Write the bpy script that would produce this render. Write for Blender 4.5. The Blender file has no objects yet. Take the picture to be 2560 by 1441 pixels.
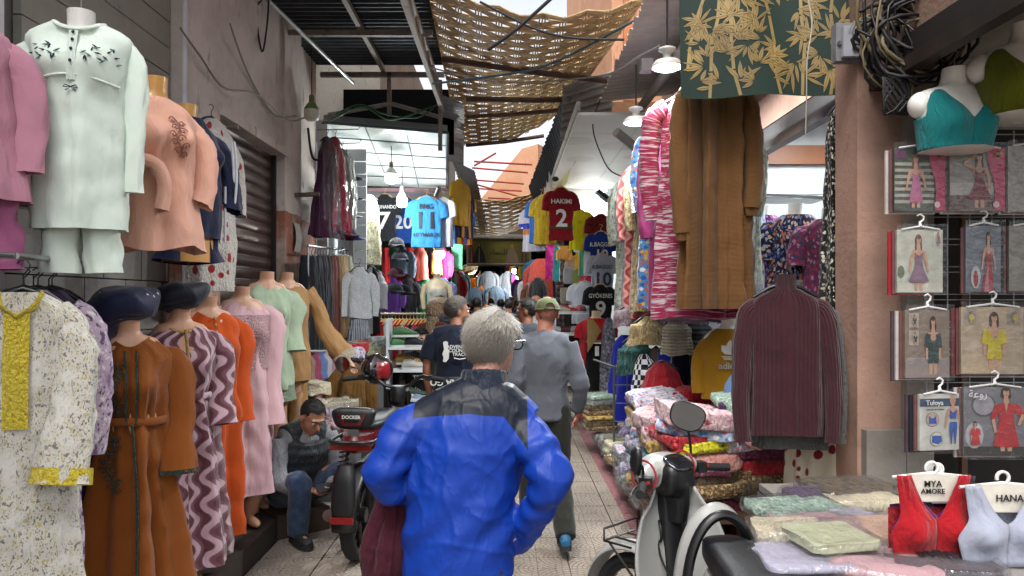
import bpy, bmesh, math, random
from mathutils import Vector, Matrix, noise
PI = math.pi
V = Vector
sc = bpy.context.scene
COL = sc.collection
FPX = 1828.0

# ---------------------------------------------------------------- camera, sky, sun, exposure
cd = bpy.data.cameras.new('Camera'); cam = bpy.data.objects.new('Camera', cd); COL.objects.link(cam)
cam.location = (0, 0, 1.7); cam.rotation_euler = (PI/2, 0, 0)
cd.sensor_width = 36; cd.lens = 36*FPX/2560
cd.shift_x = 8/2560; cd.shift_y = 29.5/2560
cd.clip_start = 0.05; cd.clip_end = 400
sc.camera = cam
SUN_EL, SUN_AZ = math.radians(58), math.radians(200)
w = bpy.data.worlds.new('World'); sc.world = w; w.use_nodes = True
nt = w.node_tree; nt.nodes.clear()
sky = nt.nodes.new('ShaderNodeTexSky'); sky.sky_type = 'NISHITA'; sky.sun_disc = False
sky.sun_elevation = SUN_EL; sky.sun_rotation = SUN_AZ; sky.dust_density = 4.0; sky.air_density = 1.0
hs = nt.nodes.new('ShaderNodeHueSaturation'); hs.inputs['Saturation'].default_value = 0.28
bg = nt.nodes.new('ShaderNodeBackground'); bg.inputs[1].default_value = 0.15
wo = nt.nodes.new('ShaderNodeOutputWorld')
nt.links.new(sky.outputs[0], hs.inputs['Color']); nt.links.new(hs.outputs[0], bg.inputs[0]); nt.links.new(bg.outputs[0], wo.inputs[0])
sl = bpy.data.lights.new('Sun', 'SUN'); sl.energy = 0.8; sl.angle = math.radians(24); sl.color = (1, .95, .88)
so = bpy.data.objects.new('Sun', sl); COL.objects.link(so)
so.rotation_euler = (PI/2 - SUN_EL, 0, PI - SUN_AZ)
vs = sc.view_settings; vs.view_transform = 'Standard'; vs.look = 'None'; vs.exposure = 1.15; vs.gamma = 1; vs.use_curve_mapping = False
sc.cycles.max_bounces = 6; sc.cycles.diffuse_bounces = 3; sc.cycles.glossy_bounces = 2; sc.cycles.transmission_bounces = 2
sc.cycles.transparent_max_bounces = 10; sc.cycles.caustics_reflective = False; sc.cycles.caustics_refractive = False
sc.cycles.sample_clamp_indirect = 6

def P(px, py, Y):
    """point at distance Y down the street that the photograph shows at px, py"""
    return V(((px-1272)/FPX*Y, Y, 1.7+(750-py)/FPX*Y))
def lin(c): return c/12.92 if c <= .04045 else ((c+.055)/1.055)**2.4
def H(s, k=1.0):
    s = s.lstrip('#'); return tuple(min(1, lin(int(s[i:i+2], 16)/255)*k) for i in (0, 2, 4))+(1,)
def lerp(a, b, t): return a+(b-a)*t
def sm(t): t = max(0, min(1, t)); return t*t*(3-2*t)
def nz(p, s=1.0, o=0): return noise.noise(V((p[0]*s+o*7.3, p[1]*s-o*3.1, p[2]*s+o*1.7)))

# ---------------------------------------------------------------- materials
MATS = {}
class NB:
    def __init__(s, name):
        s.m = bpy.data.materials.new(name); s.m.use_nodes = True; s.t = s.m.node_tree
        s.t.nodes.clear(); s.out = s.n('ShaderNodeOutputMaterial')
    def n(s, ty, inp=None, **kw):
        nd = s.t.nodes.new(ty)
        for k, v in kw.items(): setattr(nd, k, v)
        for k, v in (inp or {}).items(): s.set(nd, k, v)
        return nd
    def set(s, nd, k, v):
        if isinstance(v, bpy.types.Node): v = v.outputs[0]
        if isinstance(v, bpy.types.NodeSocket): s.t.links.new(v, nd.inputs[k])
        else: nd.inputs[k].default_value = v
    def math(s, op, a, b=0.0, c=None, clamp=False):
        nd = s.n('ShaderNodeMath', operation=op, use_clamp=clamp); s.set(nd, 0, a); s.set(nd, 1, b)
        if c is not None: s.set(nd, 2, c)
        return nd
    def mix(s, f, a, b, mode='MIX'):
        nd = s.n('ShaderNodeMix', data_type='RGBA', blend_type=mode); s.set(nd, 0, f); s.set(nd, 6, a); s.set(nd, 7, b); return nd.outputs[2]
    def ramp(s, f, stops, interp='LINEAR'):
        nd = s.n('ShaderNodeValToRGB'); s.set(nd, 0, f); r = nd.color_ramp; r.interpolation = interp
        while len(r.elements) < len(stops): r.elements.new(.5)
        for e, (p, c) in zip(r.elements, stops): e.position = p; e.color = c if len(c) == 4 else tuple(c)+(1,)
        return nd.outputs[0]
    def co(s, which='UV', scale=(1, 1, 1)):
        tc = s.n('ShaderNodeTexCoord'); mp = s.n('ShaderNodeMapping', {'Vector': tc.outputs[which]}); mp.inputs['Scale'].default_value = scale
        return mp.outputs[0]
    def noise(s, vec, scale, detail=3, rough=.55, col=False):
        nd = s.n('ShaderNodeTexNoise', {'Vector': vec, 'Scale': scale, 'Detail': detail, 'Roughness': rough}); return nd.outputs[1 if col else 0]
    def bump(s, h, strength=.3, dist=.01, normal=None):
        nd = s.n('ShaderNodeBump', {'Height': h, 'Strength': strength, 'Distance': dist})
        if normal is not None: s.set(nd, 'Normal', normal)
        return nd.outputs[0]
    def bsdf(s, col, rough=.8, metal=0, normal=None, sheen=0, coat=0, coat_n=None, spec=.5, emit=None, es=0, trans=0, alpha=None):
        b = s.n('ShaderNodeBsdfPrincipled', {'Base Color': col, 'Roughness': rough, 'Metallic': metal, 'Specular IOR Level': spec})
        if normal is not None: s.set(b, 'Normal', normal)
        if sheen: s.set(b, 'Sheen Weight', sheen)
        if coat:
            s.set(b, 'Coat Weight', coat); s.set(b, 'Coat Roughness', .08)
            if coat_n is not None: s.set(b, 'Coat Normal', coat_n)
        if emit is not None: s.set(b, 'Emission Color', emit); s.set(b, 'Emission Strength', es)
        if trans: s.set(b, 'Transmission Weight', trans)
        if alpha is not None: s.set(b, 'Alpha', alpha)
        return b
    def done(s, sh): s.t.links.new(sh.outputs[0] if isinstance(sh, bpy.types.Node) else sh, s.out.inputs[0]); return s.m

def plain(name, col, rough=.5, metal=0, var=.12, vs=6, bump=0, bs=40, coat=0, spec=.5, dirt=None, dsc=3, dth=.55):
    """painted, moulded or plastered surface with uneven tone and optional dirt"""
    if name in MATS: return MATS[name]
    b = NB(name); c = b.co('Object'); n = b.noise(c, vs, 5)
    col = H(col) if isinstance(col, str) else col
    lo = tuple(x*(1-var) for x in col[:3])+(1,); hi = tuple(min(1, x*(1+var)) for x in col[:3])+(1,)
    cc = b.ramp(n, [(.3, lo), (.7, hi)])
    if dirt:
        d = b.noise(c, dsc, 7, .65); cc = b.mix(b.ramp(d, [(dth, (0, 0, 0)), (dth+.14, (1, 1, 1))]), cc, H(dirt) if isinstance(dirt, str) else dirt)
    nm = b.bump(b.noise(c, bs, 4), bump, .01) if bump else None
    rr = b.n('ShaderNodeMapRange', {'Value': n, 'To Min': max(.03, rough-.08), 'To Max': min(1, rough+.1)})
    MATS[name] = b.done(b.bsdf(cc, rr, metal, nm, coat=coat, spec=spec)); return MATS[name]

def emis(name, col, s):
    if name in MATS: return MATS[name]
    b = NB(name); MATS[name] = b.done(b.bsdf(col, .4, emit=col, es=s)); return MATS[name]

def fabric(name, base, kind='plain', cols=(), s=1.0, rough=.88, bump=.35, wr=5.0, sheen=.15, coat=0, obj=False, weave=0, spec=.25, k2=1.0):
    """cloth; patterns laid out in metres on the garment (UV) or in object space"""
    if name in MATS: return MATS[name]
    b = NB(name); c = b.co('Object' if obj else 'UV'); base = H(base) if isinstance(base, str) else base
    cols = [H(x) if isinstance(x, str) else x for x in cols]
    sp = b.n('ShaderNodeSeparateXYZ', {0: c}); U, W = sp.outputs[0], sp.outputs[2 if obj else 1]
    h2 = None
    if kind == 'plain': cc = base
    elif kind in ('floral', 'dots'):
        wv = b.n('ShaderNodeVectorMath', operation='ADD'); b.set(wv, 0, c)
        nn = b.n('ShaderNodeVectorMath', {0: b.noise(c, 14*s/6, 2, col=True)}, operation='SCALE'); nn.inputs['Scale'].default_value = (.9/s if kind == 'floral' else .05/s); b.set(wv, 1, nn.outputs[0])
        vo = b.n('ShaderNodeTexVoronoi', {'Vector': wv.outputs[0], 'Scale': s, 'Randomness': .85 if kind == 'floral' else .55})
        pick = b.n('ShaderNodeSeparateColor', {0: vo.outputs['Color']}).outputs[0]
        st = [(i/len(cols), x) for i, x in enumerate(cols)]
        pc = b.ramp(pick, st, 'CONSTANT') if len(cols) > 1 else cols[0]
        th = (.42 if kind == 'floral' else .27)*k2
        mk = b.ramp(vo.outputs['Distance'], [(th, (1, 1, 1)), (th+.05, (0, 0, 0))])
        cc = b.mix(mk, base, pc)
    elif kind == 'wavy':
        q = b.math('MULTIPLY_ADD', U, 9*s, b.math('MULTIPLY', b.math('SINE', b.math('MULTIPLY', W, 42*s)), .30))
        q = b.math('ADD', q, b.math('MULTIPLY', b.noise(c, 9*s, 2), .35))
        f = b.math('FRACT', q); cc = b.ramp(f, [(0, cols[0]), (.22, cols[0]), (.3, base), (.62, base), (.7, cols[-1]), (.85, cols[-1]), (.95, cols[0])])
    elif kind == 'brush':      # horizontal brushed stripes
        c2 = b.co('Object' if obj else 'UV', (1.6*s, 26*s, 26*s if obj else 1)); n = b.noise(c2, 1.3, 4, .7)
        cc = b.ramp(n, [(.38, base), (.46, cols[0]), (.54, cols[0]), (.60, cols[-1]), (.68, base)])
    elif kind == 'blotch':
        n = b.noise(c, 7*s, 4, .6); st = [(.36+.30*i/max(1, len(cols)), x) for i, x in enumerate([base]+cols)]
        cc = b.ramp(n, st, 'CONSTANT' if k2 > 1 else 'LINEAR')
    elif kind == 'speckle':
        c2 = b.co('Object' if obj else 'UV', (1, .55, 1)); n = b.noise(c2, 48*s, 2, .7); n2 = b.noise(c, 5*s, 2)
        cc = b.ramp(n, [(.30, cols[0]), (.40, cols[0]), (.44, base), (.56, base), (.60, cols[1]), (.68, cols[1])])
        cc = b.mix(b.ramp(n2, [(.5, (0, 0, 0)), (.62, (.75, .75, .75))]), cc, cols[-1])
    elif kind == 'vstripe':
        f = b.math('FRACT', b.math('MULTIPLY', U, s)); allc = [base]+cols; cc = b.ramp(f, [(i/len(allc), x) for i, x in enumerate(allc)], 'CONSTANT')
    elif kind == 'hstripe':
        f = b.math('FRACT', b.math('MULTIPLY', W, s)); allc = [base]+cols; cc = b.ramp(f, [(i/len(allc), x) for i, x in enumerate(allc)], 'CONSTANT')
    elif kind == 'check':
        cc = b.n('ShaderNodeTexChecker', {'Vector': c, 'Color1': base, 'Color2': cols[0], 'Scale': s}).outputs[0]
    elif kind == 'vrib':
        h2 = b.math('SINE', b.math('MULTIPLY', U, 6.283*s)); cc = b.mix(b.math('MULTIPLY_ADD', h2, .5, .5), tuple(x*.8 for x in base[:3])+(1,), base)
    elif kind == 'hrib':
        h2 = b.math('SINE', b.math('MULTIPLY_ADD', W, 6.283*s, b.math('MULTIPLY', b.noise(c, 20, 2), 3))); cc = b.mix(b.math('MULTIPLY_ADD', h2, .5, .5), tuple(x*.72 for x in base[:3])+(1,), base)
    else: cc = base
    nv = b.noise(c, 3.2, 4)
    cc = b.mix(1.0, cc, b.ramp(nv, [(.25, (.86, .86, .86)), (.75, (1, 1, 1))]), 'MULTIPLY')
    c3 = b.co('Object' if obj else 'UV', (1.7, .8, .8))
    hh = b.noise(c3, wr, 4, .5)
    rg = b.math('ABSOLUTE', b.math('SUBTRACT', b.noise(b.co('Object' if obj else 'UV', (2.2, .9, .9)), wr*.9, 3, .5), .5)); hh = b.math('SUBTRACT', hh, b.math('MULTIPLY', rg, .9))
    hh = b.math('MULTIPLY_ADD', b.noise(c, 260, 1), .05, hh)
    if h2 is not None: hh = b.math('MULTIPLY_ADD', h2, .10, hh)
    nm = b.bump(hh, min(1, bump*1.5), .03)
    cn = b.bump(b.noise(b.co('Object'), 26, 3, .6), .9, .02) if coat else None
    MATS[name] = b.done(b.bsdf(cc, rough, 0, nm, sheen=sheen, coat=coat, coat_n=cn, spec=spec)); return MATS[name]

def film(name='clear_film', a=.16, tint=(1, 1, 1, 1), bs=22, st=.8):
    if name in MATS: return MATS[name]
    b = NB(name); c = b.co('Object'); nm = b.bump(b.noise(c, bs, 3, .6), st, .02)
    g = b.n('ShaderNodeBsdfGlossy', {'Roughness': .12, 'Normal': nm, 'Color': (1, 1, 1, 1)}); t = b.n('ShaderNodeBsdfTransparent', {'Color': tint})
    fr = b.n('ShaderNodeFresnel', {'IOR': 1.35, 'Normal': nm})
    f = b.math('ADD', b.math('MULTIPLY', fr, .42), a*.22, clamp=True)
    d = b.n('ShaderNodeBsdfDiffuse', {'Color': (.8, .8, .8, 1)})
    m1 = b.n('ShaderNodeMixShader', {0: f, 1: t, 2: g}); m2 = b.n('ShaderNodeMixShader', {0: a*.12, 1: m1, 2: d})
    MATS[name] = b.done(m2); return MATS[name]

# ---------------------------------------------------------------- mesh building
class MB:
    def __init__(s): s.v, s.f, s.m, s.uv = [], [], [], []
    def vert(s, p, uv=(0, 0)): s.v.append(V(p)); s.uv.append(uv); return len(s.v)-1
    def face(s, idx, m=0): s.f.append(tuple(idx)); s.m.append(m)
    def loft(s, rings, m=0, cap0=False, cap1=False, closed=True, u0=0, v0=0):
        n = len(rings[0]); per = max(sum((r[(i+1) % n]-r[i]).length for i in range(n)) for r in rings); rows = []; vv = v0
        cprev = None
        for r in rings:
            c = sum(r, V((0, 0, 0)))/n
            if cprev is not None: vv += (c-cprev).length
            cprev = c
            rows.append([s.vert(r[i % n], (u0+per*i/n, vv)) for i in range(n+1 if closed else n)])
        for a, b in zip(rows, rows[1:]):
            for i in range(len(a)-1): s.face((a[i], a[i+1], b[i+1], b[i]), m)
        for flag, row, r in ((cap0, rows[0], rings[0]), (cap1, rows[-1], rings[-1])):
            if flag:
                k = s.vert(sum(r, V((0, 0, 0)))/n, s.uv[row[0]])
                q = [s.vert(s.v[i], s.uv[i]) for i in row[:n]]
                for i in range(n):
                    t = (q[i], q[(i+1) % n], k); s.face(t[::-1] if row is rows[0] else t, m)
        return s
    def tube(s, pts, r, n=8, m=0, caps=True, flat=1.0, up=None, wob=0, seed=0):
        """swept tube; r a number or list, flat squashes the second axis"""
        pts = [V(p) for p in pts]; L = len(pts); rs = r if isinstance(r, (list, tuple)) else [r]*L
        rings = []; ref = V(up) if up is not None else None; px = None
        for i, p in enumerate(pts):
            t = (pts[min(i+1, L-1)]-pts[max(i-1, 0)])
            t = t.normalized() if t.length > 1e-9 else V((0, 0, 1))
            if px is None:
                a = ref if ref is not None else (V((0, 1, 0)) if abs(t.y) < .9 else V((1, 0, 0)))
                px = (a-t*a.dot(t)).normalized()
            else:
                q = px-t*px.dot(t); px = q.normalized() if q.length > 1e-6 else px
            py = t.cross(px); ring = []
            for k in range(n):
                an = 2*PI*k/n; rr = rs[i]
                if wob: rr *= 1+wob*nz(p+px*math.cos(an)*.3+py*math.sin(an)*.3, 9, seed)
                ring.append(p+px*math.cos(an)*rr+py*math.sin(an)*rr*flat)
            rings.append(ring)
        return s.loft(rings, m, caps, caps)
    def box(s, a, b, m=0, mat=None):
        x0, y0, z0 = a; x1, y1, z1 = b; ps = [V((x, y, z)) for x in (x0, x1) for y in (y0, y1) for z in (z0, z1)]
        if mat is not None: ps = [mat @ p for p in ps]
        for q, (du, dv) in (((0, 1, 3, 2), (1, 2)), ((4, 6, 7, 5), (1, 2)), ((0, 4, 5, 1), (0, 2)), ((2, 3, 7, 6), (0, 2)), ((0, 2, 6, 4), (0, 1)), ((1, 5, 7, 3), (0, 1))):
            s.face([s.vert(ps[i], (ps[i][du], ps[i][dv])) for i in q], m)
        return s
    def quad(s, a, b, c, d, m=0, uv=None):
        uv = uv or ((0, 0), (1, 0), (1, 1), (0, 1)); s.face([s.vert(p, u) for p, u in zip((a, b, c, d), uv)], m); return s
    def grid(s, fn, nu, nv, m=0, su=1, sv=1):
        rows = [[s.vert(fn(i/nu, j/nv), (su*i/nu, sv*j/nv)) for i in range(nu+1)] for j in range(nv+1)]
        for a, b in zip(rows, rows[1:]):
            for i in range(nu): s.face((a[i], a[i+1], b[i+1], b[i]), m)
        return s
    def lathe(s, prof, n=24, m=0, c=(0, 0, 0), axis='z', cap0=True, cap1=True):
        rings = []
        for r, z in prof:
            ring = []
            for k in range(n):
                a = 2*PI*k/n; x, y = r*math.cos(a), r*math.sin(a)
                p = V((x, y, z)) if axis == 'z' else V((z, x, y)) if axis == 'x' else V((x, z, -y))
                ring.append(V(c)+p)
            rings.append(ring)
        return s.loft(rings, m, cap0, cap1)
    def ball(s, c, r, nu=14, nv=9, m=0, e=1.0, fn=None):
        rx, ry, rz = r if isinstance(r, (tuple, list)) else (r, r, r); rings = []
        pw = lambda x: math.copysign(abs(x)**e, x)
        for j in range(nv+1):
            ph = -PI/2+PI*(j if 0 < j < nv else (j+.02 if j == 0 else j-.02))/nv
            ring = []
            for i in range(nu):
                a = 2*PI*i/nu; p = V((rx*pw(math.cos(ph))*pw(math.cos(a)), ry*pw(math.cos(ph))*pw(math.sin(a)), rz*pw(math.sin(ph))))
                if fn: p = fn(p)
                ring.append(V(c)+p)
            rings.append(ring)
        return s.loft(rings, m, True, True)
    def add(s, o, mat=None, m=None):
        k = len(s.v)
        for p, u in zip(o.v, o.uv): s.v.append(mat @ p if mat is not None else p.copy()); s.uv.append(u)
        for f, mm in zip(o.f, o.m): s.f.append(tuple(i+k for i in f)); s.m.append(mm if m is None else m)
        return s
    def poly(s, pts, m=0, th=0):
        """flat outline in the XZ plane given as (x, y, z) points, fan-filled by Blender"""
        idx = [s.vert(p, (p[0], p[2])) for p in pts]; s.face(idx, m); return s
    def mesh(s, name, smooth=True):
        me = bpy.data.meshes.new(name); me.from_pydata([tuple(p) for p in s.v], [], s.f); me.update()
        ul = me.uv_layers.new(name='UVMap'); li = [0]*len(me.loops); me.loops.foreach_get('vertex_index', li)
        flat = []
        for i in li: flat += s.uv[i]
        ul.data.foreach_set('uv', flat)
        me.polygons.foreach_set('material_index', s.m); me.polygons.foreach_set('use_smooth', [smooth]*len(s.f)); return me
    def build(s, name, mats, parent=None, smooth=True, loc=None, rz=0, sub=0):
        me = s.mesh(name, smooth); return link(name, me, mats, parent, loc, rz, sub)
def link(name, me, mats, parent=None, loc=None, rz=0, sub=0):
    o = bpy.data.objects.new(name, me); COL.objects.link(o)
    if mats is not None:
        if len(me.materials): me.materials.clear()
        for m in (mats if isinstance(mats, (list, tuple)) else [mats]): me.materials.append(m)
    if parent is not None: o.parent = parent
    if loc is not None: o.location = loc
    if rz: o.rotation_euler[2] = rz
    if sub: sd = o.modifiers.new('Subdivision', 'SUBSURF'); sd.levels = sub; sd.render_levels = sub
    return o
def tag(o, label=None, cat=None, group=None, kind=None):
    if label: o['label'] = label
    if cat: o['category'] = cat
    if group: o['group'] = group
    if kind: o['kind'] = kind
    return o
def thing(name, label, cat, loc=(0, 0, 0), rz=0, group=None):
    o = bpy.data.objects.new(name, None); COL.objects.link(o); o.empty_display_size = .1
    o.location = loc; o.rotation_euler[2] = rz; return tag(o, label, cat, group)
def dup(o, parent=None, loc=None, rz=None, label=None, group=None):
    c = o.copy(); COL.objects.link(c); c.parent = parent
    if loc is not None: c.location = loc
    if rz is not None: c.rotation_euler[2] = rz
    if label: c['label'] = label
    if group: c['group'] = group
    for ch in list(o.children): dup(ch, c)
    return c
DG = None
def remesh(mb, name, voxel, smooth_it=3, disp=None):
    """weld overlapping lofts into one continuous skin, then relax and displace"""
    me0 = mb.mesh('tmp'); o = bpy.data.objects.new('tmp', me0); COL.objects.link(o)
    r = o.modifiers.new('r', 'REMESH'); r.mode = 'VOXEL'; r.voxel_size = voxel; r.use_smooth_shade = True
    if smooth_it:
        s_ = o.modifiers.new('s', 'SMOOTH'); s_.factor = .5; s_.iterations = smooth_it
    dg = bpy.context.evaluated_depsgraph_get(); me = bpy.data.meshes.new_from_object(o.evaluated_get(dg)); me.name = name
    bpy.data.objects.remove(o); bpy.data.meshes.remove(me0)
    if disp:
        ns = [v.normal.copy() for v in me.vertices]
        for v, n in zip(me.vertices, ns):
            d = disp(v.co, n)
            v.co = v.co+(n*d if not isinstance(d, Vector) else d)
        me.update()
    me.polygons.foreach_set('use_smooth', [True]*len(me.polygons)); return me
def spline(pts, n):
    """Catmull-Rom through points"""
    pts = [V(p) for p in pts]; out = []; L = len(pts)-1
    for k in range(n+1):
        t = L*k/n; i = min(int(t), L-1); f = t-i
        p0, p1, p2, p3 = pts[max(i-1, 0)], pts[i], pts[i+1], pts[min(i+2, L)]
        out.append(.5*((2*p1)+(p2-p0)*f+(2*p0-5*p1+4*p2-p3)*f*f+(3*p1-p0-3*p2+p3)*f**3))
    return out
def prof(keys, n):
    """rows of numbers interpolated smoothly at n+1 stations"""
    L = len(keys)-1; out = []
    ts = [k[0] for k in keys]
    for q in range(n+1):
        t = lerp(ts[0], ts[-1], q/n); i = 0
        while i < L-1 and (t-ts[i+1])*(ts[-1]-ts[0]) > 0: i += 1
        f = (t-ts[i])/(ts[i+1]-ts[i]) if ts[i+1] != ts[i] else 0
        a, b = keys[i], keys[i+1]; pa, pb = keys[max(i-1, 0)], keys[min(i+2, L)]; row = [t]
        for j in range(1, len(a)):
            m0 = (b[j]-pa[j])/max(1e-6, abs(ts[i+1]-ts[max(i-1, 0)]))*abs(ts[i+1]-ts[i]); m1 = (pb[j]-a[j])/max(1e-6, abs(ts[min(i+2, L)]-ts[i]))*abs(ts[i+1]-ts[i])
            row.append((2*f**3-3*f**2+1)*a[j]+(f**3-2*f**2+f)*m0*.7+(-2*f**3+3*f**2)*b[j]+(f**3-f**2)*m1*.7)
        out.append(row)
    return out
def text(s, size, name='lettering', mat=None, parent=None, loc=(0, 0, 0), rot=(PI/2, 0, 0), bold=.012, sx=1.0, depth=.001, align='CENTER', spacing=1.0, fn=None):
    cu = bpy.data.curves.new('t', 'FONT'); cu.body = s; cu.size = size; cu.align_x = align; cu.align_y = 'CENTER'; cu.offset = bold*size; cu.extrude = depth; cu.resolution_u = 3; cu.space_character = spacing
    o = bpy.data.objects.new('t', cu); COL.objects.link(o); dg = bpy.context.evaluated_depsgraph_get(); me = bpy.data.meshes.new_from_object(o.evaluated_get(dg)); me.name = name
    bpy.data.objects.remove(o); bpy.data.curves.remove(cu)
    M = Matrix.Translation(loc) @ Matrix.Rotation(rot[2], 4, 'Z') @ Matrix.Rotation(rot[1], 4, 'Y') @ Matrix.Rotation(rot[0], 4, 'X') @ Matrix.Diagonal((sx, 1, 1, 1))
    if fn:
        bm = bmesh.new(); bm.from_mesh(me); bmesh.ops.transform(bm, matrix=M, verts=bm.verts)
        bmesh.ops.triangulate(bm, faces=bm.faces); 
        for _ in range(2): bmesh.ops.subdivide_edges(bm, edges=[e for e in bm.edges if e.calc_length() > .03], cuts=1)
        for v in bm.verts: v.co = fn(v.co)
        bm.to_mesh(me); bm.free()
    else: me.transform(M)
    return link(name, me, mat, parent)
# ---------------------------------------------------------------- clothes, hangers, shop forms
def body(mb, keys, n=48, rows=34, folds=(), seed=0, bust=0, bz=None, m=0, hem=0, sq=1.0, wr=.007, tilt=0, cap=False, scoop=0):
    """lofted garment body; keys (z, rx, ry, cx, cy) from hem to neck; folds (count, depth, power, phase)"""
    rnd = random.Random(seed); z0, z1 = keys[0][0], keys[-1][0]; rings = []
    fo = [(k, a, p, ph if ph is not None else rnd.uniform(0, 6.3)) for k, a, p, ph in folds]
    for z, rx, ry, cx, cy in prof(keys, rows):
        t = (z-z0)/(z1-z0); ring = []
        for i in range(n):
            a = 2*PI*i/n-PI/2; ca, sa = math.cos(a), math.sin(a)
            if sq != 1: ca = math.copysign(abs(ca)**sq, ca); sa = math.copysign(abs(sa)**sq, sa)
            d = sum(am*(1-t)**p*((1-2*abs(math.sin((k*a+ph+1.1*math.sin(2*t+ph)+.5*math.sin(3*a+ph))/2))**.85)*1.15+.3*math.cos(2*k*a+2.1*ph)) for k, am, p, ph in fo)
            x = cx+(rx+d)*ca; y = cy+(ry+d)*sa
            if bust and sa < 0:
                for s_ in (-1, 1): y -= bust*math.exp(-((x-cx-s_*.085)/.062)**2-((z-bz)/.075)**2)
            q = V((x, y, z)); q += V((ca, sa, 0))*wr*(nz(q, 11, seed)*1.5+2.2*(.26-abs(nz((x*13, y*13, z*5+x*3), 1, seed+2))))
            if hem: q.z += hem*(1-t)**8*math.cos(3*a+seed)
            if scoop and t > .8: q.z -= scoop*((t-.8)/.2)**1.5*max(0, -sa)**3
            if tilt: q.z += tilt*(1-t)**3*ca
            ring.append(q)
        rings.append(ring)
    return mb.loft(rings, m, cap, cap)
def sleeve(mb, pts, r, n=18, rows=22, m=0, flat=.5, wob=.34, seed=0, up=(1, 0, 0)):
    ps = spline(pts, rows); rr = [x[1] for x in prof([(i/(len(r)-1), v) for i, v in enumerate(r)], rows)]
    return mb.tube(ps, rr, n, m, False, flat, up, wob, seed)
def hanger(parent, w=.2, z=0, mat=None, hook=.09, y=0, name='hanger'):
    mb = MB()
    mb.tube([(-w, y, z-.075), (-w*.5, y, z-.025), (0, y, z), (w*.5, y, z-.025), (w, y, z-.075)], [.007, .011, .012, .011, .007], 6)
    mb.tube([(0, y, z), (0, y, z+hook*.45), (.012, y, z+hook*.6), (.026, y, z+hook*.8), (.012, y, z+hook), (-.012, y, z+hook*.97), (-.022, y, z+hook*.86)], .0032, 6)
    return mb.build(name, mat or M_HANG, parent)
def form_torso(parent, zt, mat, s=1.0, low=.62, arms=False, name='form', neck=.11, bust=.03):
    """headless shop form whose neck is cut at zt"""
    mb = MB(); z = zt
    body(mb, [(z-low*s, .155*s, .1*s, 0, 0), (z-.5*s, .15*s, .1*s, 0, 0), (z-.42*s, .125*s, .09*s, 0, 0), (z-.27*s, .148*s, .092*s, 0, 0), (z-.17*s, .178*s, .078*s, 0, .005), (z-neck*s, .13*s, .068*s, 0, .01), (z-neck*.75*s, .062*s, .055*s, 0, .01), (z, .054*s, .054*s, 0, 0)], 32, 30, bust=bust*s, bz=z-.29*s, wr=0)
    k = len(mb.v); mb.lathe([(.054*s, z), (.03*s, z+.003), (.002, z+.004)], 32, cap0=False)
    mb.lathe([(.002, z-low*s-.002), (.1*s, z-low*s-.001)], 24, cap1=False)
    if arms:
        for q in (-1, 1): mb.ball((q*.19*s, 0, z-.2*s), (.05*s, .05*s, .06*s), 12, 8)
    return mb.build(name, mat, parent)
def legs(parent, z0, z1, mat, s=1, name='leg', rx=.085):
    for q in (-1, 1):
        mb = MB(); mb.tube([(q*.075*s, 0, z1), (q*.08*s, -.01, lerp(z0, z1, .55)), (q*.07*s, .0, lerp(z0, z1, .5)), (q*.06*s, .02, lerp(z0, z1, .25)), (q*.05*s, 0, z0+.07), (q*.05*s, -.01, z0+.04)], [rx*s, .06*s, .055*s, .055*s, .03*s, .03*s], 14)
        mb.ball((q*.055*s, -.06, z0+.035), (.036*s, .1*s, .034), 12, 8); mb.build(name, mat, parent)

def long_sleeves(parent, mat, zs, spec, name='sleeve', seed=0, n=18):
    """spec per side: points relative to shoulder, radii"""
    for k, (pts, r) in enumerate(spec):
        mb = MB(); sleeve(mb, pts, r, n=n, seed=seed+k); mb.build(name, mat, parent)

def jersey(label, loc, rz, mat, w=.5, L=.72, name='football_shirt', slm=None, texts=(), group=None, collar=None, bands=(), cat='shirt', hang=True, seed=1, sl=.22, depth=.055, side=None, tilt=0):
    """short-sleeved shirt on a hanger; loc = top of the collar; writing faces -Y"""
    t = thing(name, label, cat, loc, rz, group); h = w/2
    keys = [(-L, h*.98, depth, 0, 0), (-L*.75, h*.97, depth, 0, 0), (-L*.45, h*.98, depth*.9, 0, 0), (-L*.25, h*.96, depth*.85, 0, 0), (-L*.12, h*.82, depth*.8, 0, 0), (-.045, h*.6, depth*.7, 0, 0), (-.02, h*.36, depth*.75, 0, 0), (0, h*.30, depth*.7, 0, 0)]
    mb = MB(); body(mb, keys, 36, 24, [(5, .012, 1.5, None), (9, .006, 1.2, None)], seed, sq=.62, wr=.006, hem=.004, tilt=tilt); mb.build('shirt_body', mat, t)
    for q in (-1, 1):
        mb = MB(); sleeve(mb, [(q*h*.5, 0, -L*.12), (q*h*.92, 0, -L*.2), (q*(h+sl*.12), 0, -L*.2-sl*.75)], [.05, .085, .075], flat=.38, rows=8, seed=seed+q, wob=.2)
        mb2 = MB()
        mb.build('sleeve', slm or mat, t)
    if collar:
        mb = MB(); mb.tube([V((h*.30*math.cos(a), depth*.7*math.sin(a), .002)) for a in [2*PI*i/20 for i in range(21)]], .009, 6); mb.build('collar', collar, t)
    fn = lambda p: V((p.x, p.y-depth*max(.2, (1-abs(p.x/h)**3))**.5-.012, p.z))
    for (s_, size, z, m, *o) in texts:
        text(s_, size, 'lettering', m, t, (o[1] if len(o) > 1 else 0, 0, z), fn=fn, sx=(o[0] if o else 1), bold=.02)
    for (z0, z1, m) in bands:
        mb = MB(); mb.grid(lambda u, v: fn(V((lerp(-h*.93, h*.93, u), .006, lerp(z0, z1, v)))), 16, 1); mb.build('trim', m, t)
    if hang: hanger(t, w*.38, .015, M_WOODHANG)
    return t
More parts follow.
